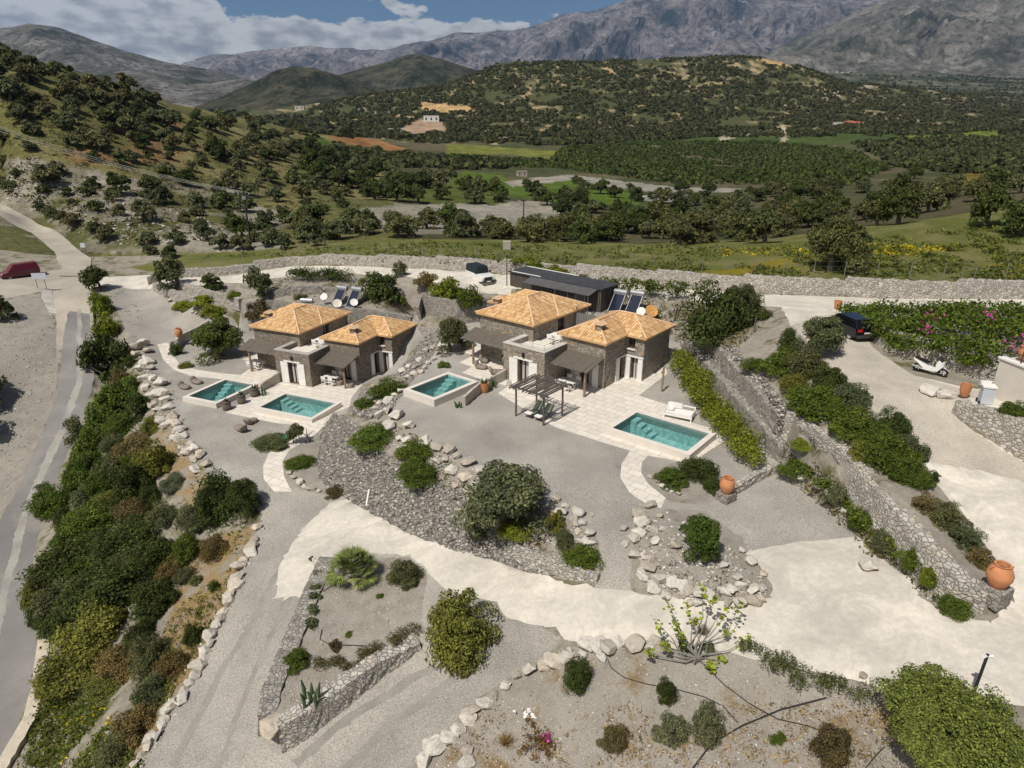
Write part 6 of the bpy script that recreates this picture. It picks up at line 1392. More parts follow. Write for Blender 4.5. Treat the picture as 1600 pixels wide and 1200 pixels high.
# table and chairs
def table(loc,rz,label,L=1.5,Wd=.8):
    T=empty('dining_table',loc,rz,label,'table')
    MB().box(-L/2,L/2,-Wd/2,Wd/2,.70,.74).build('tabletop',white,T)
    for sx in(-1,1):
        for sy in(-1,1):
            MB().tube([(sx*(L/2-.15),-sy*(Wd/2-.1),0),(sx*(L/2-.15),sy*(Wd/2-.1),.7)],.03,6).build('leg',white,T)
    return T
def chair(loc,rz,label,group):
    T=empty('garden_chair',loc,rz,label,'chair',group)
    MB().box(-.24,.24,-.22,.22,.42,.46).build('seat',white,T)
    m=MB();m.box(-.24,-.20,-.22,.22,.5,.88) if 0 else m.box(-.24,.24,.2,.235,.6,.9);m.build('backrest',white,T)
    for x,y,h in((-.21,-.19,.42),(.21,-.19,.42),(-.21,.2,.9),(.21,.2,.9)):MB().tube([(x,y,0),(x,y,h)],.02,5).build('leg',white,T)
    return T
def setting(o,az,x,y,z,tl,cl,gr,n=4,rz=0):
    p=to_w(x,y,o,az,z);table(p,-az+rz,tl)
    if 'tp' not in MAT:
        pass
    for k in range(n):
        sx=-.4 if k%2==0 else .4;sy=-1 if k<2 else 1
        a=-az+rz;q=Vector((sx,sy*.62,0));q=Matrix.Rotation(a,3,'Z')@q
        chair(p+q,a+(math.pi if sy<0 else 0),cl[k],gr)
setting(OA,AZA,1.15,1.55,.03,'white dining table under the right pergola of the left villa',['left front white chair at the table under the left villa right pergola','right front white chair at the table under the left villa right pergola','left back white chair at the table under the left villa right pergola','right back white chair at the table under the left villa right pergola'],'white chairs at the left villa pergola table')
setting(OB,AZB,1.1,1.6,.03,'white dining table under the right pergola of the right villa',['left front white chair at the table under the right villa pergola','right front white chair at the table under the right villa pergola','left back white chair at the table under the right villa pergola','right back white chair at the table under the right villa pergola'],'white chairs at the right villa pergola table')
setting(OA,AZA,-8.3,2.0,.03,'white dining table under the far left pergola, its top in the sun',['left front white chair at the far left pergola table','right front white chair at the far left pergola table','left back white chair at the far left pergola table','right back white chair at the far left pergola table'],'white chairs at the far left pergola table')
setting(OA,AZA,-1.2,3.6,2.72,'white table on the roof terrace of the left villa',['left chair on the left villa roof terrace','right chair on the left villa roof terrace'],'white chairs on the left villa roof terrace',2)
setting(OB,AZB,-1.2,3.6,2.72,'white table on the roof terrace of the right villa',['left chair on the right villa roof terrace','right chair on the right villa roof terrace'],'white chairs on the right villa roof terrace',2)
# white daybed
def daybed():
    a,b=wz(1036,652,0),wz(1080,661,0);d=b-a;L=d.length;rz=math.atan2(d.y,d.x);T=empty('daybed',a,rz,'white wooden daybed with white cushions at the edge of the largest pool','daybed');D=.95
    m=MB()
    for x in(0,L-.08):
        for y in(0,D):m.box(x,x+.08,y,y+.08,0,.62 if y==0 else .8)
    m.box(.08,L-.08,.01,.06,.22,.36);m.box(.08,L-.08,D+.02,D+.07,.22,.34);m.box(.08,L-.08,D+.02,D+.07,.70,.79)
    for x in(.01,L-.07):m.box(x,x+.06,.08,D,.5,.58);m.box(x,x+.06,.08,D,.24,.34)
    m.build('frame',white,T);MB().box(.09,L-.09,.07,D,.34,.50).build('mattress',cush,T,bevel=.03)
    MB().box(.12,.62,.2,.9,.51,.66).build('pillow',cush,T,bevel=.05);MB().box(.1,L*.55,D-.16,D,.51,.92).build('back_cushion',cush,T,bevel=.05)
daybed()
# free standing pergola with two deck loungers
def pergola():
    o=to_w(-2.25+3.45-0,0,OB,AZB);
    pts4=[wz(806,650,0),wz(849,665,0),wz(878,649,0),wz(838,635,0)];c=sum(pts4,Vector())/4
    T=empty('pergola',c,-AZB,'free standing grey wooden pergola with a slatted pole roof on the gravel','pergola')
    L=[to_loc(p,c,AZB) for p in pts4]
    for x,y in L:MB().tube([(x,y,-.1),(x+.02,y,1.1),(x,y,2.15)],[.075,.07,.065],8).build('post',woodgrey,T,True)
    x0=min(p[0] for p in L);x1=max(p[0] for p in L);y0=min(p[1] for p in L);y1=max(p[1] for p in L)
    for y in(y0,y1):MB().tube([(x0-.35,y,2.2),(x1+.35,y,2.2)],.06,8).build('beam',woodgrey,T,True)
    m=MB();n=24
    for i in range(n):
        x=x0-.3+(x1-x0+.6)*i/(n-1)+random.uniform(-.03,.03)
        if random.random()<.08:continue
        m.tube([(x,y0-random.uniform(.3,.6),2.29+random.uniform(-.02,.02)),(x+random.uniform(-.06,.06),(y0+y1)/2,2.3),(x+random.uniform(-.05,.05),y1+random.uniform(.3,.6),2.29)],random.uniform(.035,.05),6)
    m.build('roof_poles',woodgrey,T,True)
    st=simple('striped_canvas',(.12,.14,.11),.9,.4,7)
    for k,(xx,l) in enumerate(((-.35,'left deck lounger under the free standing pergola'),(.5,'right deck lounger under the free standing pergola'))):
        q=to_w(xx,-.1,c,AZB,.0);D=empty('deck_lounger',q,-AZB,l,'lounger','deck loungers under the pergola')
        m=MB();m.add([(-.3,-.75,.32),(.3,-.75,.32),(.3,.2,.30),(-.3,.2,.30),(.3,.75,.85),(-.3,.75,.85),(-.3,-.75,.27),(.3,-.75,.27),(.3,.2,.25),(-.3,.2,.25),(.3,.78,.80),(-.3,.78,.80)],[(0,1,2,3),(3,2,4,5),(9,8,7,6),(11,10,8,9),(0,6,7,1),(5,4,10,11)]);m.build('canvas',st,D)
        m=MB()
        for x in(-.3,.3):m.tube([(x,-.8,.28),(x,.2,.28),(x,.8,.84)],.025,5);m.tube([(x,-.6,0),(x,-.3,.28)],.025,5);m.tube([(x,.4,0),(x,.1,.28)],.025,5)
        m.build('frame',woodgrey,D);MB().box(-.27,.27,-.85,-.45,.33,.42).build('cushion',cush,D,bevel=.03)
pergola()
# person in dark clothes under the pergola
def person():
    o=to_w(-5.3,1.75,OB,AZB,.0);T=empty('person',o,-AZB+2.6,'person in dark clothes standing in the shade under the left pergola of the right villa','person')
    J={'pel':(0,0,.95,.135),'che':(.03,0,1.28,.155),'neck':(.05,0,1.48,.06),'head':(.08,0,1.62,.095),'hipL':(0,.09,.9,.1),'kneL':(.03,.11,.5,.07),'ankL':(-.01,.12,.1,.045),'toeL':(.15,.13,.04,.04),'hipR':(0,-.09,.9,.1),'kneR':(.02,-.12,.5,.07),'ankR':(-.02,-.14,.1,.045),'toeR':(.14,-.15,.04,.04),'shL':(.03,.2,1.42,.065),'elL':(.08,.27,1.15,.048),'wrL':(.30,.22,1.05,.035),'haL':(.38,.2,1.06,.035),'shR':(.03,-.2,1.42,.065),'elR':(.1,-.27,1.16,.048),'wrR':(.33,-.2,1.12,.035),'haR':(.41,-.18,1.13,.035)}
    E_=[('pel','che'),('che','neck'),('neck','head'),('pel','hipL'),('hipL','kneL'),('kneL','ankL'),('ankL','toeL'),('pel','hipR'),('hipR','kneR'),('kneR','ankR'),('ankR','toeR'),('che','shL'),('shL','elL'),('elL','wrL'),('wrL','haL'),('che','shR'),('shR','elR'),('elR','wrR'),('wrR','haR')]
    for sd,y in(('L',.2),('R',-.18)):
        for k in range(5):
            nm='f%s%d'%(sd,k);h=J['ha'+sd];J[nm]=(h[0]+(.085 if k<4 else .03),h[1]+(-.03+.02*k if k<4 else (.05 if sd=='R' else -.05)),h[2]-.02,.009);E_.append(('ha'+sd,nm))
    ks=list(J);me=bpy.data.meshes.new('body');me.from_pydata([J[k][:3] for k in ks],[(ks.index(a),ks.index(b)) for a,b in E_],[])
    b=ob('body',me,T);md=b.modifiers.new('skin','SKIN');me.skin_vertices.new() if not me.skin_vertices else None
    for i,k in enumerate(ks):me.skin_vertices[0].data[i].radius=(J[k][3],J[k][3])
    me.skin_vertices[0].data[0].use_root=True;b.modifiers.new('sub','SUBSURF').render_levels=1;me.materials.append(simple('dark_clothes',(.012,.012,.014),.9,.2,3))
    m=MB();m.lathe([(0,.115),(.05,.11),(.095,.06),(.105,0),(.1,-.05),(.08,-.06)],(.07,0,1.64),n=14);m.build('hair',simple('dark_hair',(.02,.014,.01),.8,.2,4),T,True)
person()
# ---------------- solar water heaters, dishes, tank ----------------
pan=NT('solar_panel',.15,.6);pan.color((.010,.016,.035));panm=pan.m
galv=simple('galvanised_tank',(.50,.51,.52),.35,.08,2,metal=.6)
def heater(px,py,rz,label,h=1.75,z=0):
    g=P(px,py,z);T=empty('solar_water_heater',g,rz,label,'solar water heater','solar water heaters')
    # panel leans back (towards +y)
    M=Matrix.Rotation(R(48),4,'X')
    MB().box(-.55,.55,0,2.0,.0,.08,M).build('panel',panm,T)
    m=MB();m.box(-.6,-.55,0,2.05,-.01,.1,M);m.box(.55,.6,0,2.05,-.01,.1,M);m.box(-.55,.55,2.0,2.05,-.01,.1,M);m.box(-.55,.55,-.04,0,-.01,.1,M)
    for x in(-.55,.55):m.tube([(x,1.45,0),(x,1.42,1.5)],.025,5)
    m.build('frame',steel,T)
    m=MB();c=Vector((0,1.5,1.72));n=18
    m.tube([c+Vector((-.70,0,0)),c+Vector((-.66,0,0)),c+Vector((.66,0,0)),c+Vector((.70,0,0))],[.2,.27,.27,.2],n);m.build('tank',galv,T,True)
heater(524,478,-.45,'left solar water heater behind the left villa');heater(547,480,-.45,'right solar water heater behind the left villa')
heater(958,490,-.6,'left solar water heater behind the right villa roof',z=.1);heater(985,492,-.6,'right solar water heater behind the right villa roof',z=.1)
def dish(px,py,r,z,rz,label,c,tilt=.9):
    g=P(px,py);T=empty('satellite_dish',g,rz,label,'satellite dish')
    MB().tube([(0,0,-.1),(0,0,z)],.03,6).build('mast',iron,T)
    pr=[(0,0)]+[(r*k/5,r*.22*(k/5)**2) for k in range(1,6)]+[(r*.97,r*.24),(0,.03)]
    m=MB().lathe(pr,n=26);o=m.build('reflector',c,T,True);o.location=(0,-.05,z+.15);o.rotation_euler=(tilt,0,0)
    MB().tube([(0,-.1,z-.15),(0,-.62,z+.1),(0,-.66,z+.25)],.015,5).build('feed_arm',iron,T)
dish(508,476,.42,.75,-.2,'leftmost white satellite dish beside the left solar water heater',white);dish(528,484,.50,.55,.25,'larger cream satellite dish in front of the left solar water heater',simple('cream_dish',(.62,.58,.50),.6,.05,2));dish(554,483,.42,.6,.3,'white satellite dish in front of the second solar water heater',white)
dish(1001,497,.42,.5,-.3,'white satellite dish peeping over the right villa roof',white);dish(1016,500,.62,.7,.2,'orange rusty satellite dish right of the right villa roof',simple('rusty_dish',(.50,.27,.09),.8,.2,3))
m=MB().tube([(-.7,0,.35),(-.66,0,.35),(.66,0,.35),(.7,0,.35)],[.2,.26,.26,.2],16);tag(m.build('water_tank',galv,None,True,loc=P(480,474),rz=-.1),'small silver cylinder tank lying behind the left villa ridge','water tank')
# ---------------- dark wooden shed ----------------
def shed():
    zt,zb=4.35,1.2
    c=[wz(797,424,zt),wz(940,452,zt),wz(966,444,zt),wz(823,417,zt)]
    T=empty('wooden_shed',(c[0].x,c[0].y,zb),0,'long dark wooden shed with a flat shade cloth roof, behind the right villa','shed');o=Vector((c[0].x,c[0].y,zb))
    Lc=[v-o for v in c];h=zt-zb;Pm=lambda v,z:(v.x,v.y,z)
    t=NT('dark_planks',.9,.15);v=t.co();w=t.n('ShaderNodeTexWave',bands_direction='X');t.L.new(t.mapr(v,(1,1,.05),0),w.inputs[0]);w.inputs['Scale'].default_value=2.2;w.inputs['Distortion'].default_value=.6
    t.color(t.mix(.6,t.ramp(w.outputs['Fac'],[(.05,(.03,.027,.024)),(.4,(.085,.075,.065)),(.9,(.135,.12,.105))]),t.ramp(t.noise(t.mapr(v,(1,1,.3)),1.5,5,.7),[(.3,(.6,.6,.6)),(.7,(1.3,1.25,1.2))]),'MULTIPLY'));t.bump(w.outputs['Fac'],.8,.04)
    MB().prism([(q.x,q.y) for q in Lc],-.5,h-.08).build('wall',t.m,T)
    cl=simple('shade_cloth',(.045,.047,.052),.95,.25,1.2,bump=.3)
    ex=(Lc[1]-Lc[0]).normalized();ey=Vector((-ex.y,ex.x,0))
    r=MB().prism([tuple((q-ex*(.15 if i in(0,3) else -.15)+ey*(-.15 if i<2 else .15)))[:2] for i,q in enumerate(Lc)],h-.08,h+.04).build('roof',cl,T)
    a,b=Lc[0].lerp(Lc[1],.26),Lc[0].lerp(Lc[1],.97);W_=1.5
    m=MB();m.add([Pm(a,h-.02),Pm(b,h-.02),Pm(b-ey*W_,h-.42),Pm(a-ey*W_,h-.42),Pm(a,h-.07),Pm(b,h-.07),Pm(b-ey*W_,h-.47),Pm(a-ey*W_,h-.47)],[(0,3,2,1),(4,5,6,7),(3,7,6,2),(0,4,7,3),(1,2,6,5)]);m.build('awning',simple('awning_cloth',(.085,.085,.085),.95,.2,2),T)
    for f in(0.02,.5,.98):
        p=a.lerp(b,f)-ey*(W_-.1);MB().tube([Pm(p,-.6),Pm(p,h-.45)],.05,6).build('post',woodgrey,T)
    a,b=Lc[0].lerp(Lc[1],.66),Lc[0].lerp(Lc[1],.84)
    d=MB();d.add([Pm(a-ey*.03,.0),Pm(b-ey*.03,.0),Pm(b-ey*.03,2.3),Pm(a-ey*.03,2.3)],[(0,1,2,3)]);dd=d.build('sliding_door',glass,T)
    m=MB()
    for f in(0,.5,1):
        p=a.lerp(b,f)-ey*.05;m.tube([Pm(p,0),Pm(p,2.35)],.04,4)
    m.tube([Pm(a-ey*.05,2.33),Pm(b-ey*.05,2.33)],.04,4);m.build('frame',steel,dd)
    m=MB();m.tube([Pm(Lc[3]+ey*.1,h+.08),Pm(Lc[2].lerp(Lc[3],.4)+ey*.1,h+.08)],.05,4);m.tube([Pm(Lc[0]+ex*.3,h+.08),Pm(Lc[0].lerp(Lc[1],.36),h+.08)],.05,4);m.build('white_batten',white,r)
shed()
# ---------------- vehicles ----------------
def paint(name,c,rough=.3):
    t=NT(name,rough,.5);t.color(c);t.b.inputs['Coat Weight'].default_value=.25;return t.m
redl=simple('red_lamp',(.45,.02,.02),.3,.1,2);lampw=simple('clear_lamp',(.7,.7,.68),.2,.05,2);platem=simple('number_plate',(.7,.7,.68),.5,.03,2);chrome=simple('alloy',(.55,.55,.56),.3,.05,2,metal=.7)
def wheel(T,x,y,r,w=.2,rim=chrome):
    s=1 if y>0 else -1
    wt=MB();n=20;V=[];a=[(r*.62,-w/2),(r*.93,-w/2),(r,-w*.3),(r,w*.3),(r*.93,w/2),(r*.62,w/2)]
    for rr,yy in a:
        for k in range(n):
            q=2*math.pi*k/n;V.append((x+rr*math.cos(q),y+yy,r+rr*math.sin(q)))
    wt.add(V,[(i*n+k,(i+1)*n+k,(i+1)*n+(k+1)%n,i*n+(k+1)%n) for i in range(5) for k in range(n)])
    W_=wt.build('wheel',rub,T,True)
    m=MB();V=[(x,y+s*w*.32,r)]+[(x+r*.64*math.cos(2*math.pi*k/n),y+s*w*.42,r+r*.64*math.sin(2*math.pi*k/n)) for k in range(n)]
    m.add(V,[(0,1+k,1+(k+1)%n) for k in range(n)]);m.build('rim',rim,W_)
def car(T,prof,cab,wd,body,wheels,wr,wins,belt,rwd=None,roofm=None):
    "prof: lower body side outline (x,z); cab: list of (x_bottom,x_top) pillars front..rear with roof height"
    hw=wd/2;m=MB();n=len(prof)
    ys=[(-hw,.0),(-hw+.05,0),(hw-.05,0),(hw,0)]
    def ins(k,f):cx=sum(p[0] for p in prof)/n;cz=sum(p[1] for p in prof)/n;return [(cx+(p[0]-cx)*f,cz+(p[1]-cz)*f) for p in prof][k]
    V=[]
    for y,f in((-hw,.965),(-hw+.07,1),(hw-.07,1),(hw,.965)):
        for k in range(n):
            q=ins(k,f);V.append((q[0],y,q[1]))
    Fs=[tuple(range(n-1,-1,-1)),tuple(3*n+k for k in range(n))]
    for j in range(3):
        for k in range(n):Fs.append((j*n+k,j*n+(k+1)%n,(j+1)*n+(k+1)%n,(j+1)*n+k))
    me=m.add(V,Fs).mesh('body',body,True);bm=bmesh.new();bm.from_mesh(me);bmesh.ops.recalc_face_normals(bm,faces=bm.faces);bm.to_mesh(me);bm.free();ob('body',me,T)
    xf,xft,xrt,xr,zr=cab;ti=.13
    b=[(xf,-hw+.06,belt),(xr,-hw+.06,belt),(xr,hw-.06,belt),(xf,hw-.06,belt)];tp=[(xft,-hw+ti+.05,zr),(xrt,-hw+ti+.05,zr),(xrt,hw-ti-.05,zr),(xft,hw-ti-.05,zr)]
    rb=MB().add(b+tp,[(0,1,5,4),(1,2,6,5),(2,3,7,6),(3,0,4,7),(4,5,6,7),(3,2,1,0)]);rb.build('cabin',roofm or body,T,bevel=.05)
    B=[Vector(q) for q in b];Tp=[Vector(q) for q in tp]
    def pane(a,b_,c,d,f0,f1,g0,g1,nm):
        # quad on face a-b (bottom) d-c (top)
        lo=lambda f:a.lerp(b_,f);hi=lambda f:d.lerp(c,f);q=lambda f,g:lo(f).lerp(hi(f),g)
        nrm=(b_-a).cross(d-a).normalized()*.02
        v=[q(f0,g0)+nrm,q(f1,g0)+nrm,q(f1,g1)+nrm,q(f0,g1)+nrm];MB().add(v+[w_-nrm*.9 for w_ in v],[(0,1,2,3),(0,4,5,1),(1,5,6,2),(2,6,7,3),(3,7,4,0)]).build(nm,glass,T)
    for f0,f1 in wins:
        pane(B[0],B[1],Tp[1],Tp[0],f0,f1,.12,.86,'window');pane(B[2],B[3],Tp[3],Tp[2],1-f1,1-f0,.12,.86,'window')
    pane(B[3],B[0],Tp[0],Tp[3],.07,.93,.1,.9,'windscreen');pane(B[1],B[2],Tp[2],Tp[1],.1,.9,.2,.85,'rear_window')
    for x in wheels:
        for y in(-hw+.11,hw-.11):wheel(T,x,y,wr)
def heading(a,b):
    d=b-a;return math.atan2(d.y,d.x)
def black_car():
    a,b=P(1336,534),P(1313,522);rz=heading(a,b);g=P(1353,535)+Vector((math.cos(rz),math.sin(rz),0))*.0
    T=empty('parked_car',g+Vector((0,0,.0)),rz,'shiny black car parked against the stone wall on the right','car')
    bm_=paint('black_paint',(.004,.005,.007),.16)
    for k in(1,):
        car(T,[(.05,.35),(4.1,.3),(4.22,.5),(4.15,.72),(3.5,.92),(2.9,.98),(.1,1.0),(0,.75)],(3.25,2.5,.55,.05,1.52),1.78,bm_,(.75,3.35),.33,[(.1,.4),(.44,.72),(.76,.9)],.96)
    m=MB().box(-.03,.0,-.26,.26,.62,.73);m.build('number_plate',platem,T)
    for y in(-.62,.62):MB().box(-.02,.1,y-.17,y+.17,.78,.95).build('tail_light',redl,T)
    for y in(-.6,.6):MB().box(4.12,4.2,y-.2,y+.2,.6,.72).build('headlight',lampw,T)
    MB().box(-.05,.06,-.8,.8,.32,.52).build('bumper',simple('grey_plastic',(.05,.05,.05),.7),T)
black_car()
def van():
    a,b=P(54,432),P(19,436);rz=heading(a,b);n=Vector((math.sin(rz),-math.cos(rz),0))
    c=a+Vector((-math.cos(rz),-math.sin(rz),0))*.8-Vector((0,0,0));s=1 if n.y>0 else -1;c=c+n*s*.8
    T=empty('parked_van',c,rz,'dark red van parked on the dirt track at the road junction, far left','van');rd=paint('red_paint',(.12,.006,.02),.3)
    car(T,[(.03,.3),(4.15,.28),(4.3,.5),(4.2,.82),(3.5,1.0),(3.3,1.04),(.05,1.08),(0,.7)],(3.45,2.75,.12,.03,1.82),1.72,rd,(.8,3.45),.32,[(.05,.26),(.32,.60),(.66,.93)],1.04)
    for y in(-.62,.62):MB().box(4.14,4.24,y-.18,y+.18,.66,.84).build('headlight',lampw,T)
    for y in(-.75,.75):MB().box(-.02,.05,y-.07,y+.07,.8,1.2).build('tail_light',redl,T)
    MB().box(4.2,4.34,-.8,.8,.3,.52).build('bumper',simple('grey_plastic',(.05,.05,.05)),T)
van()
def jeep():
    a,b=P(741,428),P(763,446);rz=heading(a,b);u=Vector((math.cos(rz),math.sin(rz),0));g=P(763,446)-u*4.0
    T=empty('parked_offroader',g,rz,'white off-roader with a dark canvas roof parked on the upper court','off-roader');wp=paint('white_car_paint',(.72,.72,.70),.35)
    cv=simple('dark_canvas',(.012,.022,.028),.8,.2,2)
    car(T,[(.0,.5),(4.0,.45),(4.02,.95),(3.9,1.08),(2.9,1.14),(.02,1.14)],(2.75,2.6,.08,.02,1.92),1.75,wp,(.75,3.25),.39,[(.04,.3),(.34,.62),(.66,.95)],1.12,roofm=cv)
    MB().box(4.0,4.06,-.5,.5,.6,.95).build('grille',dark,T);MB().box(4.0,4.14,-.85,.85,.42,.55).build('bumper',dark,T)
    for y in(-.66,.66):MB().tube([(4.0,y,.82),(4.05,y,.82)],.1,12).build('headlight',lampw,T)
    MB().box(4.14,4.16,-.24,.24,.44,.54).build('number_plate',platem,T)
    m=MB()
    for s in(-1,1):m.box(2.7,2.8,s*.88-.03 if s>0 else -1.05,s*.88+.17 if s>0 else -.88,1.2,1.4)
    m.build('mirror',dark,T);MB().tube([(-.12,.1,.95),(.0,.1,.95)],.36,18).build('spare_wheel',rub,T,True)
jeep()
def scooter():
    a,b=P(1433,580),P(1473,589);rz=heading(a,b);T=empty('scooter',a,rz,'white maxi scooter parked in front of the bed wall','scooter');wp=paint('white_scooter_paint',(.75,.75,.74),.3);L=1.42
    for x in(0,L):
        wt=MB();n=20;V=[];r=.3
        for rr,yy in((r*.6,-.06),(r*.95,-.06),(r,0),(r*.95,.06),(r*.6,.06)):
            for k in range(n):
                q=2*math.pi*k/n;V.append((x+rr*math.cos(q),yy,r+rr*math.sin(q)))
        W_=wt.add(V,[(i*n+k,(i+1)*n+k,(i+1)*n+(k+1)%n,i*n+(k+1)%n) for i in range(4) for k in range(n)]).build('wheel',rub,T,True)
        m=MB()
        for k in range(5):
            q=2*math.pi*k/5;m.tube([(x,0,r),(x+.2*math.cos(q),0,r+.2*math.sin(q))],.02,5)
        m.build('rim',white,W_)
    def shell(name,prof,hw,mt):
        n=len(prof);V=[(p[0],-hw*p[2],p[1]) for p in prof]+[(p[0],hw*p[2],p[1]) for p in prof]
        m=MB().add(V,[tuple(range(n-1,-1,-1)),tuple(range(n,2*n))]+[(k,(k+1)%n,n+(k+1)%n,n+k) for k in range(n)]);m.build(name,mt,T,bevel=.02)
    shell('body',[(-.35,.78,.5),(-.3,.9,.6),(.25,.72,1),(.7,.5,1.),(1.05,.42,1.1),(1.0,.26,1),(.4,.25,1),(.1,.5,.9)],.17,wp)
    shell('front_fairing',[(1.0,.3,1),(1.12,.3,1.),(1.42,.72,.8),(1.36,.9,1),(1.1,1.05,1),(.98,.8,1)],.2,wp)
    shell('seat',[(-.3,.9,.8),(-.25,.98,.9),(.3,.86,1),(.62,.8,.8),(.6,.7,.8),(.2,.74,1)],.16,dark);shell('windscreen',[(1.12,1.02,.9),(1.3,.92,1.),(1.12,1.32,.6),(1.08,1.3,.6)],.17,glass)
    shell('mudguard',[(1.18,.6,.6),(1.45,.64,.6),(1.72,.45,.6),(1.45,.58,.6)],.1,wp)
    m=MB().tube([(1.02,-.33,1.06),(1.1,0,1.05),(1.02,.33,1.06)],.025,6);m.tube([(1.1,-.2,1.1),(1.05,-.3,1.25)],.012,5);m.tube([(1.1,.2,1.1),(1.05,.3,1.25)],.012,5);m.build('handlebar',dark,T)
    MB().tube([(1.2,0,.95),(L,0,.3)],.035,6).build('fork',dark,T);MB().tube([(.35,-.17,.28),(-.3,-.2,.42)],[.04,.06],8).build('exhaust',chrome,T)
scooter()
# ---------------- posts, fence, signs ----------------
def lamp(px,py,h,label,head=True,c=iron,r=.045,white_head=False,lean=0):
    g=P(px,py);T=empty('lamp_post',g,0,label,'lamp post');MB().tube([(0,0,-.1),(0,0,h)],[r*1.2,r],8).build('pole',c,T)
    if head:MB().lathe([(0,h-.02),(.1,h),(.13,h+.12),(.05,h+.2),(0,h+.2)],n=12).build('lamp_head',white if white_head else c,T,True)
lamp(266,466,2.9,'black lamp post in front of the pale court wall');lamp(792,447,3.2,'dark slim post at the left end of the wooden shed')
lamp(1104,524,2.6,'slim silver garden lamp in front of the very large dark bush',c=steel,r=.03,white_head=True);lamp(1178,520,1.3,'short wooden stake post right of the slim silver garden lamp',False,woodgrey)
g=P(1034,612);T=empty('outdoor_shower',g,-.4,'wooden outdoor shower post beside the right villa','shower');MB().box(-.07,.07,-.05,.05,-.1,2.0).build('post',wood,T);MB().tube([(0,0,1.95),(0,-.3,2.05),(0,-.32,1.98)],.02,6).build('shower_head',steel,T);MB().box(-.16,-.09,-.05,.05,1.45,1.62).build('tap_box',simple('red_plastic',(.5,.03,.03)),T)
g=P(1519,1088);T=empty('lamp_post',g,0,'dark lamp post with two white spotlights above the very large bush','lamp post');MB().tube([(0,0,-.1),(.05,0,1.9)],.05,8).build('pole',iron,T)
for s in(-1,1):MB().tube([(.05,0,1.82),(.05+s*.16,-.05,1.86)],[.04,.065],10).build('spotlight',white,T,True)
MB().tube([(0,0,0),(0,0,0.01),(.0,0,1.15)],.07,10).build('drain_pipe',white,None,True,loc=P(572,793));o=COL.objects[-1];o.rotation_euler=(-.45,.18,0);tag(o,'white plastic drain pipe leaning out of the stone slope','pipe')
# electricity pole with wires
def epole():
    g=PF(393,389);T=empty('utility_pole',g,.0,'tall wooden electricity pole on the left hill, carrying the wires','utility pole');h=8.3
    MB().tube([(0,0,-.3),(0,0,h)],[.16,.11],8).build('pole',iron,T);MB().box(-.9,.9,-.05,.05,h-.5,h-.38).build('crossarm',iron,T);MB().box(-.25,.25,-.2,.2,h-1.1,h-.6).build('transformer_box',steel,T)
    for x in(-.8,0,.8):MB().lathe([(0,h-.38),(.05,h-.38),(.06,h-.2),(0,h-.15)],(x,0,0),n=8).build('insulator',white,T)
    e=wy(-40,188,118)
    for k,x in enumerate((-.8,0,.8)):
        a=g+Vector((x,0,h-.15));b=e+Vector((0,x*1.2,.15*k));pp=[a.lerp(b,i/14)+Vector((0,0,-3.2*math.sin(math.pi*i/14)*.35)) for i in range(15)]
        tag(MB().tube(pp,.022,4).build('power_line',simple('grey_wire',(.35,.34,.32),.6),None),'power line running from the tall pole to the left edge of the picture','power line','power lines')
epole()
for px,py,h,l in[(818,356,9,'thin distant wooden pole left of the river bed'),(986,325,8,'thin distant wooden pole beside the green field')]:
    g=PF(px,py);T=empty('utility_pole',g,0,l,'utility pole');MB().tube([(0,0,-.3),(0,0,h*.55)],[.12,.09],6).build('pole',iron,T);MB().box(-.5,.5,-.04,.04,h*.52,h*.54).build('crossarm',iron,T)
# wire fence along the upper wall
def fence():
    B,Tt,N=WALLS['upper_lane'];S_=[0]
    for a,b in zip(Tt,Tt[1:]):S_.append(S_[-1]+(b-a).length)
    T=empty('wire_fence',Tt[0],0,'long wire fence with thin metal posts on top of the pale lane wall','fence');o=Tt[0];n=int(S_[-1]/2.6);tops=[]
    for i in range(n+1):
        s=S_[-1]*i/n;j=max(k for k in range(len(S_)) if S_[k]<=s+1e-6);j=min(j,len(Tt)-2);t=(s-S_[j])/(S_[j+1]-S_[j]);p=Tt[j].lerp(Tt[j+1],t)+N[j]*.45-o
        MB().tube([p+Vector((0,0,-.1)),p+Vector((0,0,1.75))],.028,5).build('post',steel,T);tops.append(p)
    m=MB()
    for z in(.35,.8,1.25,1.7):m.tube([p+Vector((0,0,z)) for p in tops],.008,3,False)
    m.build('wires',steel,T)
fence()
def sign(px,py,w,h,z,rz,label,text=False):
    g=P(px,py);T=empty('sign_board',g,rz,label,'sign');MB().box(-w/2,w/2,-.02,.02,z,z+h).build('panel',simple('sign_white',(.52,.55,.60),.6,.06,2),T)
    for x in(-w*.3,w*.3):MB().tube([(x,.04,-.1),(x,.04,z+h*.8)],.03,6).build('post',iron,T)
    return T
sign(66,452,1.6,.75,1.3,.2,'large pale sign board on posts near the red van')
T=sign(132,396,.7,.65,1.0,0.,'small white square sign at the foot of the left hill')
# gate
def gate():
    a,b=P(245,437),P(277,438);d=b-a;L=d.length;T=empty('iron_gate',a,heading(a,b)+.25,'open dark iron gate on a rail at the estate entrance','gate')
    m=MB();m.box(0,.12,-.06,.06,0,2.5);m.box(0.12,L,-.03,.03,1.9,1.98);m.box(.12,L,-.03,.03,.12,.2)
    m.build('frame',iron,T);m=MB()
    for i in range(12):m.box(.3+i*(L-.4)/12,.33+i*(L-.4)/12,-.012,.012,.2,1.9)
    m.add([(0,-.03,2.5),(0,.03,2.5),(L,.03,1.95),(L,-.03,1.95),(0,-.03,2.42),(0,.03,2.42),(L,.03,1.87),(L,-.03,1.87)],[(0,1,2,3),(7,6,5,4),(0,3,7,4),(1,5,6,2)]);m.build('bars',iron,T)
gate()
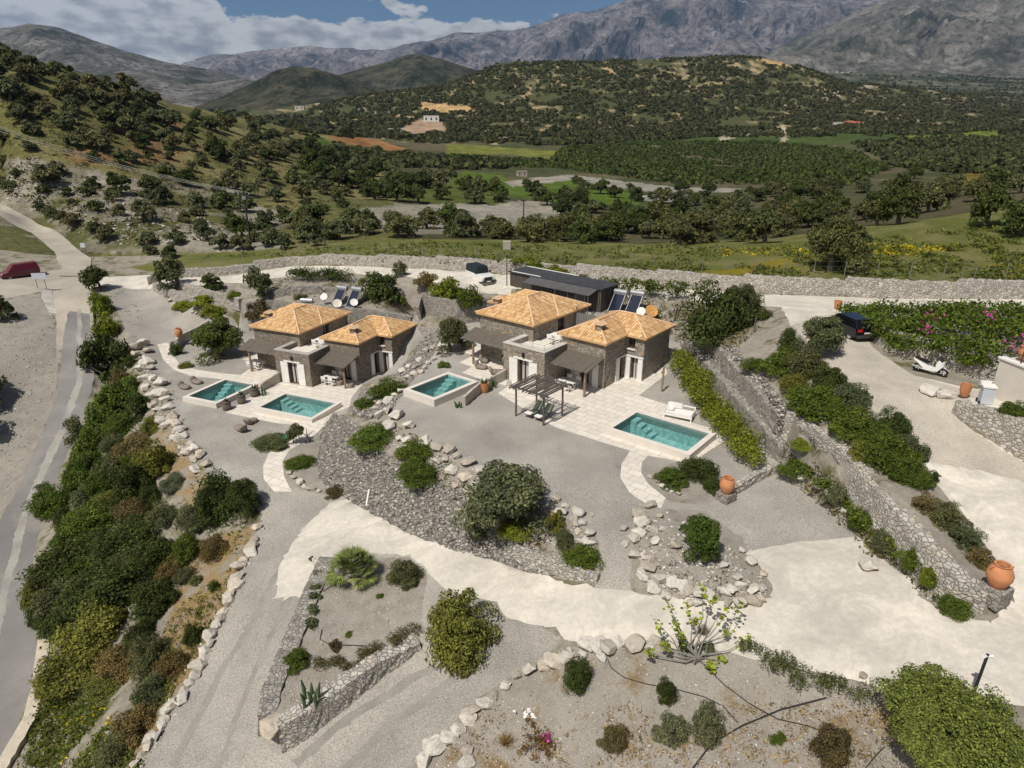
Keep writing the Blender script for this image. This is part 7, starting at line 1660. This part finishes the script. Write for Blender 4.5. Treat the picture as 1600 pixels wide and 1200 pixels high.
# green tarp, bag, pipes in the garden
g=P(437,688);m=MB();m.add([(-.75,-.3,.22),(.1,-.5,.2),(.8,.1,.24),(.55,.5,.22),(-.3,.35,.26),(0,0,.3)],[(0,1,5),(1,2,5),(2,3,5),(3,4,5),(4,0,5)]);tag(m.build('green_tarp',simple('green_tarp',(.06,.30,.20),.5,.1,2),None,loc=g),'bright green cover lying in the low grey plants beside the curved path','cover')
g=P(826,1114);m=MB()
for k in range(26):
    a=Vector([random.gauss(0,.2),random.gauss(0,.17),.04]);m.add([a+Vector([random.uniform(-.12,.12) for _ in range(2)]+[random.uniform(0,.07)]) for _ in range(4)],[(0,1,2),(0,2,3),(0,3,1)])
tag(m.build('torn_bag',white,None,loc=g),'torn white plastic bag in the bottom garden','bag')
pipem=simple('black_pipe',(.03,.027,.025),.6,.2,3)
for i,(pts_,l) in enumerate([([(950,1033),(955,1045),(975,1060),(1010,1070),(1055,1078),(1100,1090),(1130,1105),(1152,1130)],'black irrigation hose curving under the fig tree'),([(1080,1205),(1110,1165),(1160,1135),(1220,1110),(1290,1092)],'long black pipe crossing the bottom garden diagonally'),([(1100,1040),(1130,1070),(1170,1100),(1215,1125),(1260,1135),(1330,1160)],'thin black hose from the fig tree to the reddish bush'),([(1350,1205),(1365,1185),(1382,1168)],'short black pipe running under the very large bush'),([(505,925),(520,915),(550,905)],'thin black hose beside the fan palm'),([(503,985),(500,1000),(515,1008),(570,1010)],'thin black hose near the small reddish succulent')]):
    m=MB().tube([P(x,y,.05) for x,y in pts_],.028 if i in(1,) else .018,5);tag(m.build('irrigation_pipe',pipem,None,True),l,'pipe')
for px,py,w_,l in[(1468,1215,1,'x')][:0]:pass
# white house corner, bin, railing at the right edge
def edge_house():
    a=P(1540,618);T=empty('white_house',a,0,'corner of a white rendered house at the right edge of the picture','house')
    pw=simple('house_render',(.60,.55,.48),.85,.06,1.2,bump=.2)
    b=wz(1700,690,a.z)-a;d=Vector((b.x,b.y,0)).normalized();n=Vector((-d.y,d.x,0));q=lambda s,t:(d.x*s+n.x*t,d.y*s+n.y*t)
    MB().prism([q(.25,0),q(9,0),q(9,6),q(.25,6)],-.6,2.35).build('wall',pw,T);MB().prism([q(.15,-.08),q(9.1,-.08),q(9.1,.4),q(.15,.4)],2.35,2.45).build('coping',white,T)
    p=Vector(q(.9,.35)+(2.45,));m=MB()
    for s in(.2,1.4,2.6):
        c=q(s,.1);m.tube([(c[0],c[1],1.2 if s==.2 else 2.45),(c[0],c[1],3.3)],.03,5)
    for z in(2.9,3.3):m.tube([q(.2,.1)+(z,),q(2.6,.1)+(z,),q(7,.1)+(z,)],.025,5)
    m.build('railing',iron,T)
    m=MB();m.tube([q(.2,3)+(2.6,),q(7,3)+(3.4,)],.04,5);m.tube([q(.2,3.4)+(3.1,),q(7,3.4)+(3.9,)],.04,5);m.build('pipe_rail',steel,T)
    MB().prism([q(3.6,-.03),q(4.4,-.03),q(4.4,.02),q(3.6,.02)],.0,2.0).build('door',brown,T)
    jar(0,0,.95,'orange terracotta jar on the roof terrace of the white house',pos=a+Vector(q(1.0,.75)+(2.45,)))
edge_house()
g=P(1538,630);T=empty('wheelie_bin',g,-.35,'white bin with a grey lid beside the white house','bin');MB().box(-.3,.3,-.3,.3,.06,1.0).build('body',simple('bin_grey',(.50,.53,.58),.5,.04,2),T);MB().box(-.34,.34,-.34,.34,1.0,1.08).build('lid',white,T)
for y in(-.25,.25):MB().tube([(-.3,y,.1),(-.36,y,.1)],.1,12).build('wheel',rub,T)
g=P(1542,605);tag(MB().box(-.35,.35,-.25,.25,0,.35).build('white_crate',white,None,loc=g,rz=-.3,bevel=.03),'white crate behind the bin at the white house','crate')
g=PF(792,389);tag(MB().box(-.5,.5,-.4,.4,-.2,1.0).build('concrete_block',cem,None,loc=g,bevel=.03),'square concrete block at the far edge of the meadow','block')
# ---------------- far houses ----------------
def house(px,py,w,h,label,wallc=(.6,.58,.54),roofc=None,flat=True,boxes=None,win=3):
    g=PF(px,py+h/2);t=g.y*cP+(ZC-g.z)*sP;W_,H_=w*t/F,h*t/F;T=empty('farmhouse',g,random.uniform(-.2,.2),label,'house')
    wm=simple('far_wall_%d'%int(wallc[0]*100),wallc,.8,.04,1)
    MB().box(-W_/2,W_/2,0,W_*.5,-1,H_*.95).build('wall',wm,T)
    if roofc:
        m=MB();m.add([(-W_/2-.3,-.4,H_*.92),(W_/2+.3,-.4,H_*.92),(W_/2+.3,W_*.5+.4,H_*.92),(-W_/2-.3,W_*.5+.4,H_*.92),(-W_/2-.3,W_*.25,H_*1.3),(W_/2+.3,W_*.25,H_*1.3)],[(0,1,5,4),(2,3,4,5),(0,4,3),(1,2,5),(3,2,1,0)]);m.build('roof',simple('far_red_roof',(.42,.10,.06),.8,.1,1),T)
    else:MB().box(-W_/2-.15,W_/2+.15,-.15,W_*.5+.15,H_*.95,H_*1.03).build('roof',wm,T)
    for k in range(win):
        x=-W_/2+W_*(k+.5)/win;MB().box(x-W_*.05,x+W_*.05,-.06,-.01,H_*.3,H_*.7).build('window',dark,T)
house(674,186,24,9,'white farmhouse on top of the brown excavated terrace');house(618,204,22,6,'long low white shed left of the brown terrace',win=2)
house(1310,195,13,7,'white flat roofed house on the right valley slope',win=2);house(1331,195,22,6,'long house with a red roof next to the white flat roofed house',(.6,.55,.5),1,win=3);house(1375,203,26,4,'low building with a red roof among the trees, far right',(.5,.47,.44),1,win=2)
house(468,169,14,6,'pale house half hidden in trees on the left valley floor',(.45,.43,.40),win=2);house(816,272,16,8,'small ruined stone hut at the edge of the dry river bed',(.36,.31,.26),win=2)
rv=random.Random(4)
for k in range(14):
    px=rv.uniform(1285,1336);py=108+rv.uniform(-2.5,2.5)
    g=wy(px,py,2950);g.z=float(farz(g.x,g.y));s=rv.uniform(5,9);T=ob('village_house',MB().box(-s/2,s/2,0,s*.8,-3,s*.6).mesh('village_house',simple('village_wall',(.62,.58,.55),.8,.1,.05)),None,g)
    tag(T,'tiny pale house in the distant village under the right mountain','house','houses of the distant village')

# ---------------- far stretch of the public road, draped ----------------
def drape(name,Lp,Rp,mat,lift=.1):
    L_=[PF(*p) for p in Lp];R_=[PF(*p) for p in Rp];V=[];Q=[];m=7;rows=0
    for k in range(len(L_)-1):
        n=max(2,int((L_[k+1]-L_[k]).length/1.2))
        for i in range(n+(k==len(L_)-2)):
            a=L_[k].lerp(L_[k+1],i/n);b=R_[k].lerp(R_[k+1],i/n)
            for j in range(m):
                p=a.lerp(b,j/(m-1));V.append((p.x,p.y,max(GZ(p.x,p.y) if p.y<NY1-.5 else -99,float(farz(p.x,p.y)))+lift))
            rows+=1
    for i in range(rows-1):
        for j in range(m-1):Q.append((i*m+j,i*m+j+1,(i+1)*m+j+1,(i+1)*m+j))
    tag(ob(name,npmesh(name,V,np.array(Q),mat,smooth=True)),kind='structure')
drape('road',[(-90,262),(-40,298),(0,338),(50,365),(85,394),(98,418),(92,432)],[(-90,248),(-40,288),(0,320),(50,344),(100,371),(143,405),(140,432)],GM['road_pale'])
0 and drape('track',[(1470,365),(1500,352),(1530,338),(1560,325)],[(1490,368),(1520,354),(1545,341),(1575,328)],GM['field'])

# ---------------- loose rubble: too many to count, one object ----------------
def rubble(name,zones,label,seed,mat):
    g=np.random.default_rng(seed);prot=[]
    for k in range(6):
        bm=bmesh.new()
        for _ in range(9):bm.verts.new(Vector(g.normal(size=3)).normalized())
        bmesh.ops.convex_hull(bm,input=bm.verts);bmesh.ops.triangulate(bm,faces=bm.faces);bm.verts.index_update()
        lv=[v for v in bm.verts if v.link_faces];ix={v:i for i,v in enumerate(lv)}
        prot.append((np.array([tuple(v.co) for v in lv]),np.array([[ix[v] for v in f.verts] for f in bm.faces])));bm.free()
    Vs=[];Fs=[];b=0
    for q,n,s0,s1 in zones:
        xs=[a for a,_ in q];ys=[a for _,a in q];c=np.column_stack([g.uniform(min(xs),max(xs),n*5),g.uniform(min(ys),max(ys),n*5)]);c=c[inpoly(c,q)][:n]
        for x,y in c:
            p=PF(x,y)
            if p is None:continue
            V,Fq=prot[g.integers(0,6)];s=s0+(s1-s0)*g.random()**2.2;a=g.uniform(0,6.28);ca,sa=math.cos(a),math.sin(a)
            W_=V*np.array([s*g.uniform(.9,1.5),s,s*.7]);W_=np.column_stack([W_[:,0]*ca-W_[:,1]*sa,W_[:,0]*sa+W_[:,1]*ca,W_[:,2]])+np.array([p.x,p.y,p.z+s*.12])
            Vs.append(W_);Fs.append(Fq+b);b+=len(V)
    tag(ob(name,npmesh(name,np.concatenate(Vs),np.concatenate(Fs),mat)),label,'rubble',None,'stuff')
t=NT('rubble_stone',.9,.2);q=t.n('ShaderNodeNewGeometry');t.color(t.ramp(q.outputs['Random Per Island'],[(0,(.20,.185,.16)),(.4,(.36,.335,.295)),(.75,(.48,.45,.40)),(1,(.62,.58,.53))]));rubm=t.m
t=NT('slope_stone',.9,.2);q=t.n('ShaderNodeNewGeometry');t.color(t.ramp(q.outputs['Random Per Island'],[(0,(.11,.10,.09)),(.45,(.22,.205,.18)),(.8,(.32,.295,.26)),(1,(.48,.45,.40))]));slopem=t.m
rubble('rubble',[([(505,664),(520,645),(548,655),(590,700),(655,745),(720,770),(735,800),(790,840),(850,858),(870,900),(830,894),(770,874),(700,856),(640,833),(590,806),(540,778),(497,746),(500,700)],7500,.05,.16),
 ([(1060,545),(1105,522),(1150,545),(1195,590),(1235,642),(1222,690),(1222,724),(1190,700),(1150,650),(1100,590),(1075,560)],4500,.06,.2),
 ([(612,590),(640,560),(662,525),(690,512),(700,530),(665,568),(640,600),(612,640),(590,655),(560,652),(545,645),(566,610)],1800,.06,.18)],'broken stones packed on the steep stone slopes and terraces',5,slopem)
rubble('gravel_stones',[([(218,530),(250,620),(300,705),(330,745),(310,750),(240,660),(205,560)],700,.04,.14),([(395,830),(420,820),(370,930),(330,1020),(240,1180),(190,1240),(215,1180),(310,1000)],700,.03,.12),
 ([(990,820),(1040,800),(1170,870),(1205,930),(1050,932),(1000,900)],900,.03,.13),([(640,1200),(760,1090),(900,1015),(1130,1020),(1400,1090),(1500,1200)],2600,.015,.06),([(512,882),(640,872),(660,960),(600,1045),(440,1168),(440,1050)],1200,.015,.06),
 ([(580,655),(690,705),(760,740),(870,800),(935,850),(900,890),(720,780),(620,710)],1200,.03,.13),([(1225,745),(1340,832),(1440,935),(1545,966),(1430,895),(1290,745)],600,.03,.1),([(400,900),(660,1000),(640,1190),(230,1200),(330,1000)],700,.012,.03),([(0,470),(80,470),(90,600),(0,800)],500,.03,.12),([(0,270),(300,330),(400,372),(200,385),(110,362),(0,310)],900,.10,.35)],'small loose stones and chippings strewn over beds and slopes',6,rubm)
# ---------------- haze ----------------
hm=bpy.data.materials.new('haze_air');hm.use_nodes=True;n=hm.node_tree.nodes;n.clear()
vo=n.new('ShaderNodeVolumePrincipled');vo.inputs['Color'].default_value=(.42,.64,1,1);vo.inputs['Density'].default_value=3.8e-5;vo.inputs['Anisotropy'].default_value=.1
ou=n.new('ShaderNodeOutputMaterial');hm.node_tree.links.new(vo.outputs[0],ou.inputs['Volume'])
hz=MB().box(-9000,9000,-150,13500,-75,1900).build('haze',hm);tag(hz,'thin bluish air between the valley and the mountains','haze',None,'stuff')
#bb_=[max((o.matrix_world@Vector(c)).z for c in o.bound_box) for o in bpy.data.objects if o.name.startswith(('mountain','hill'))];print('TOP',max(bb_))
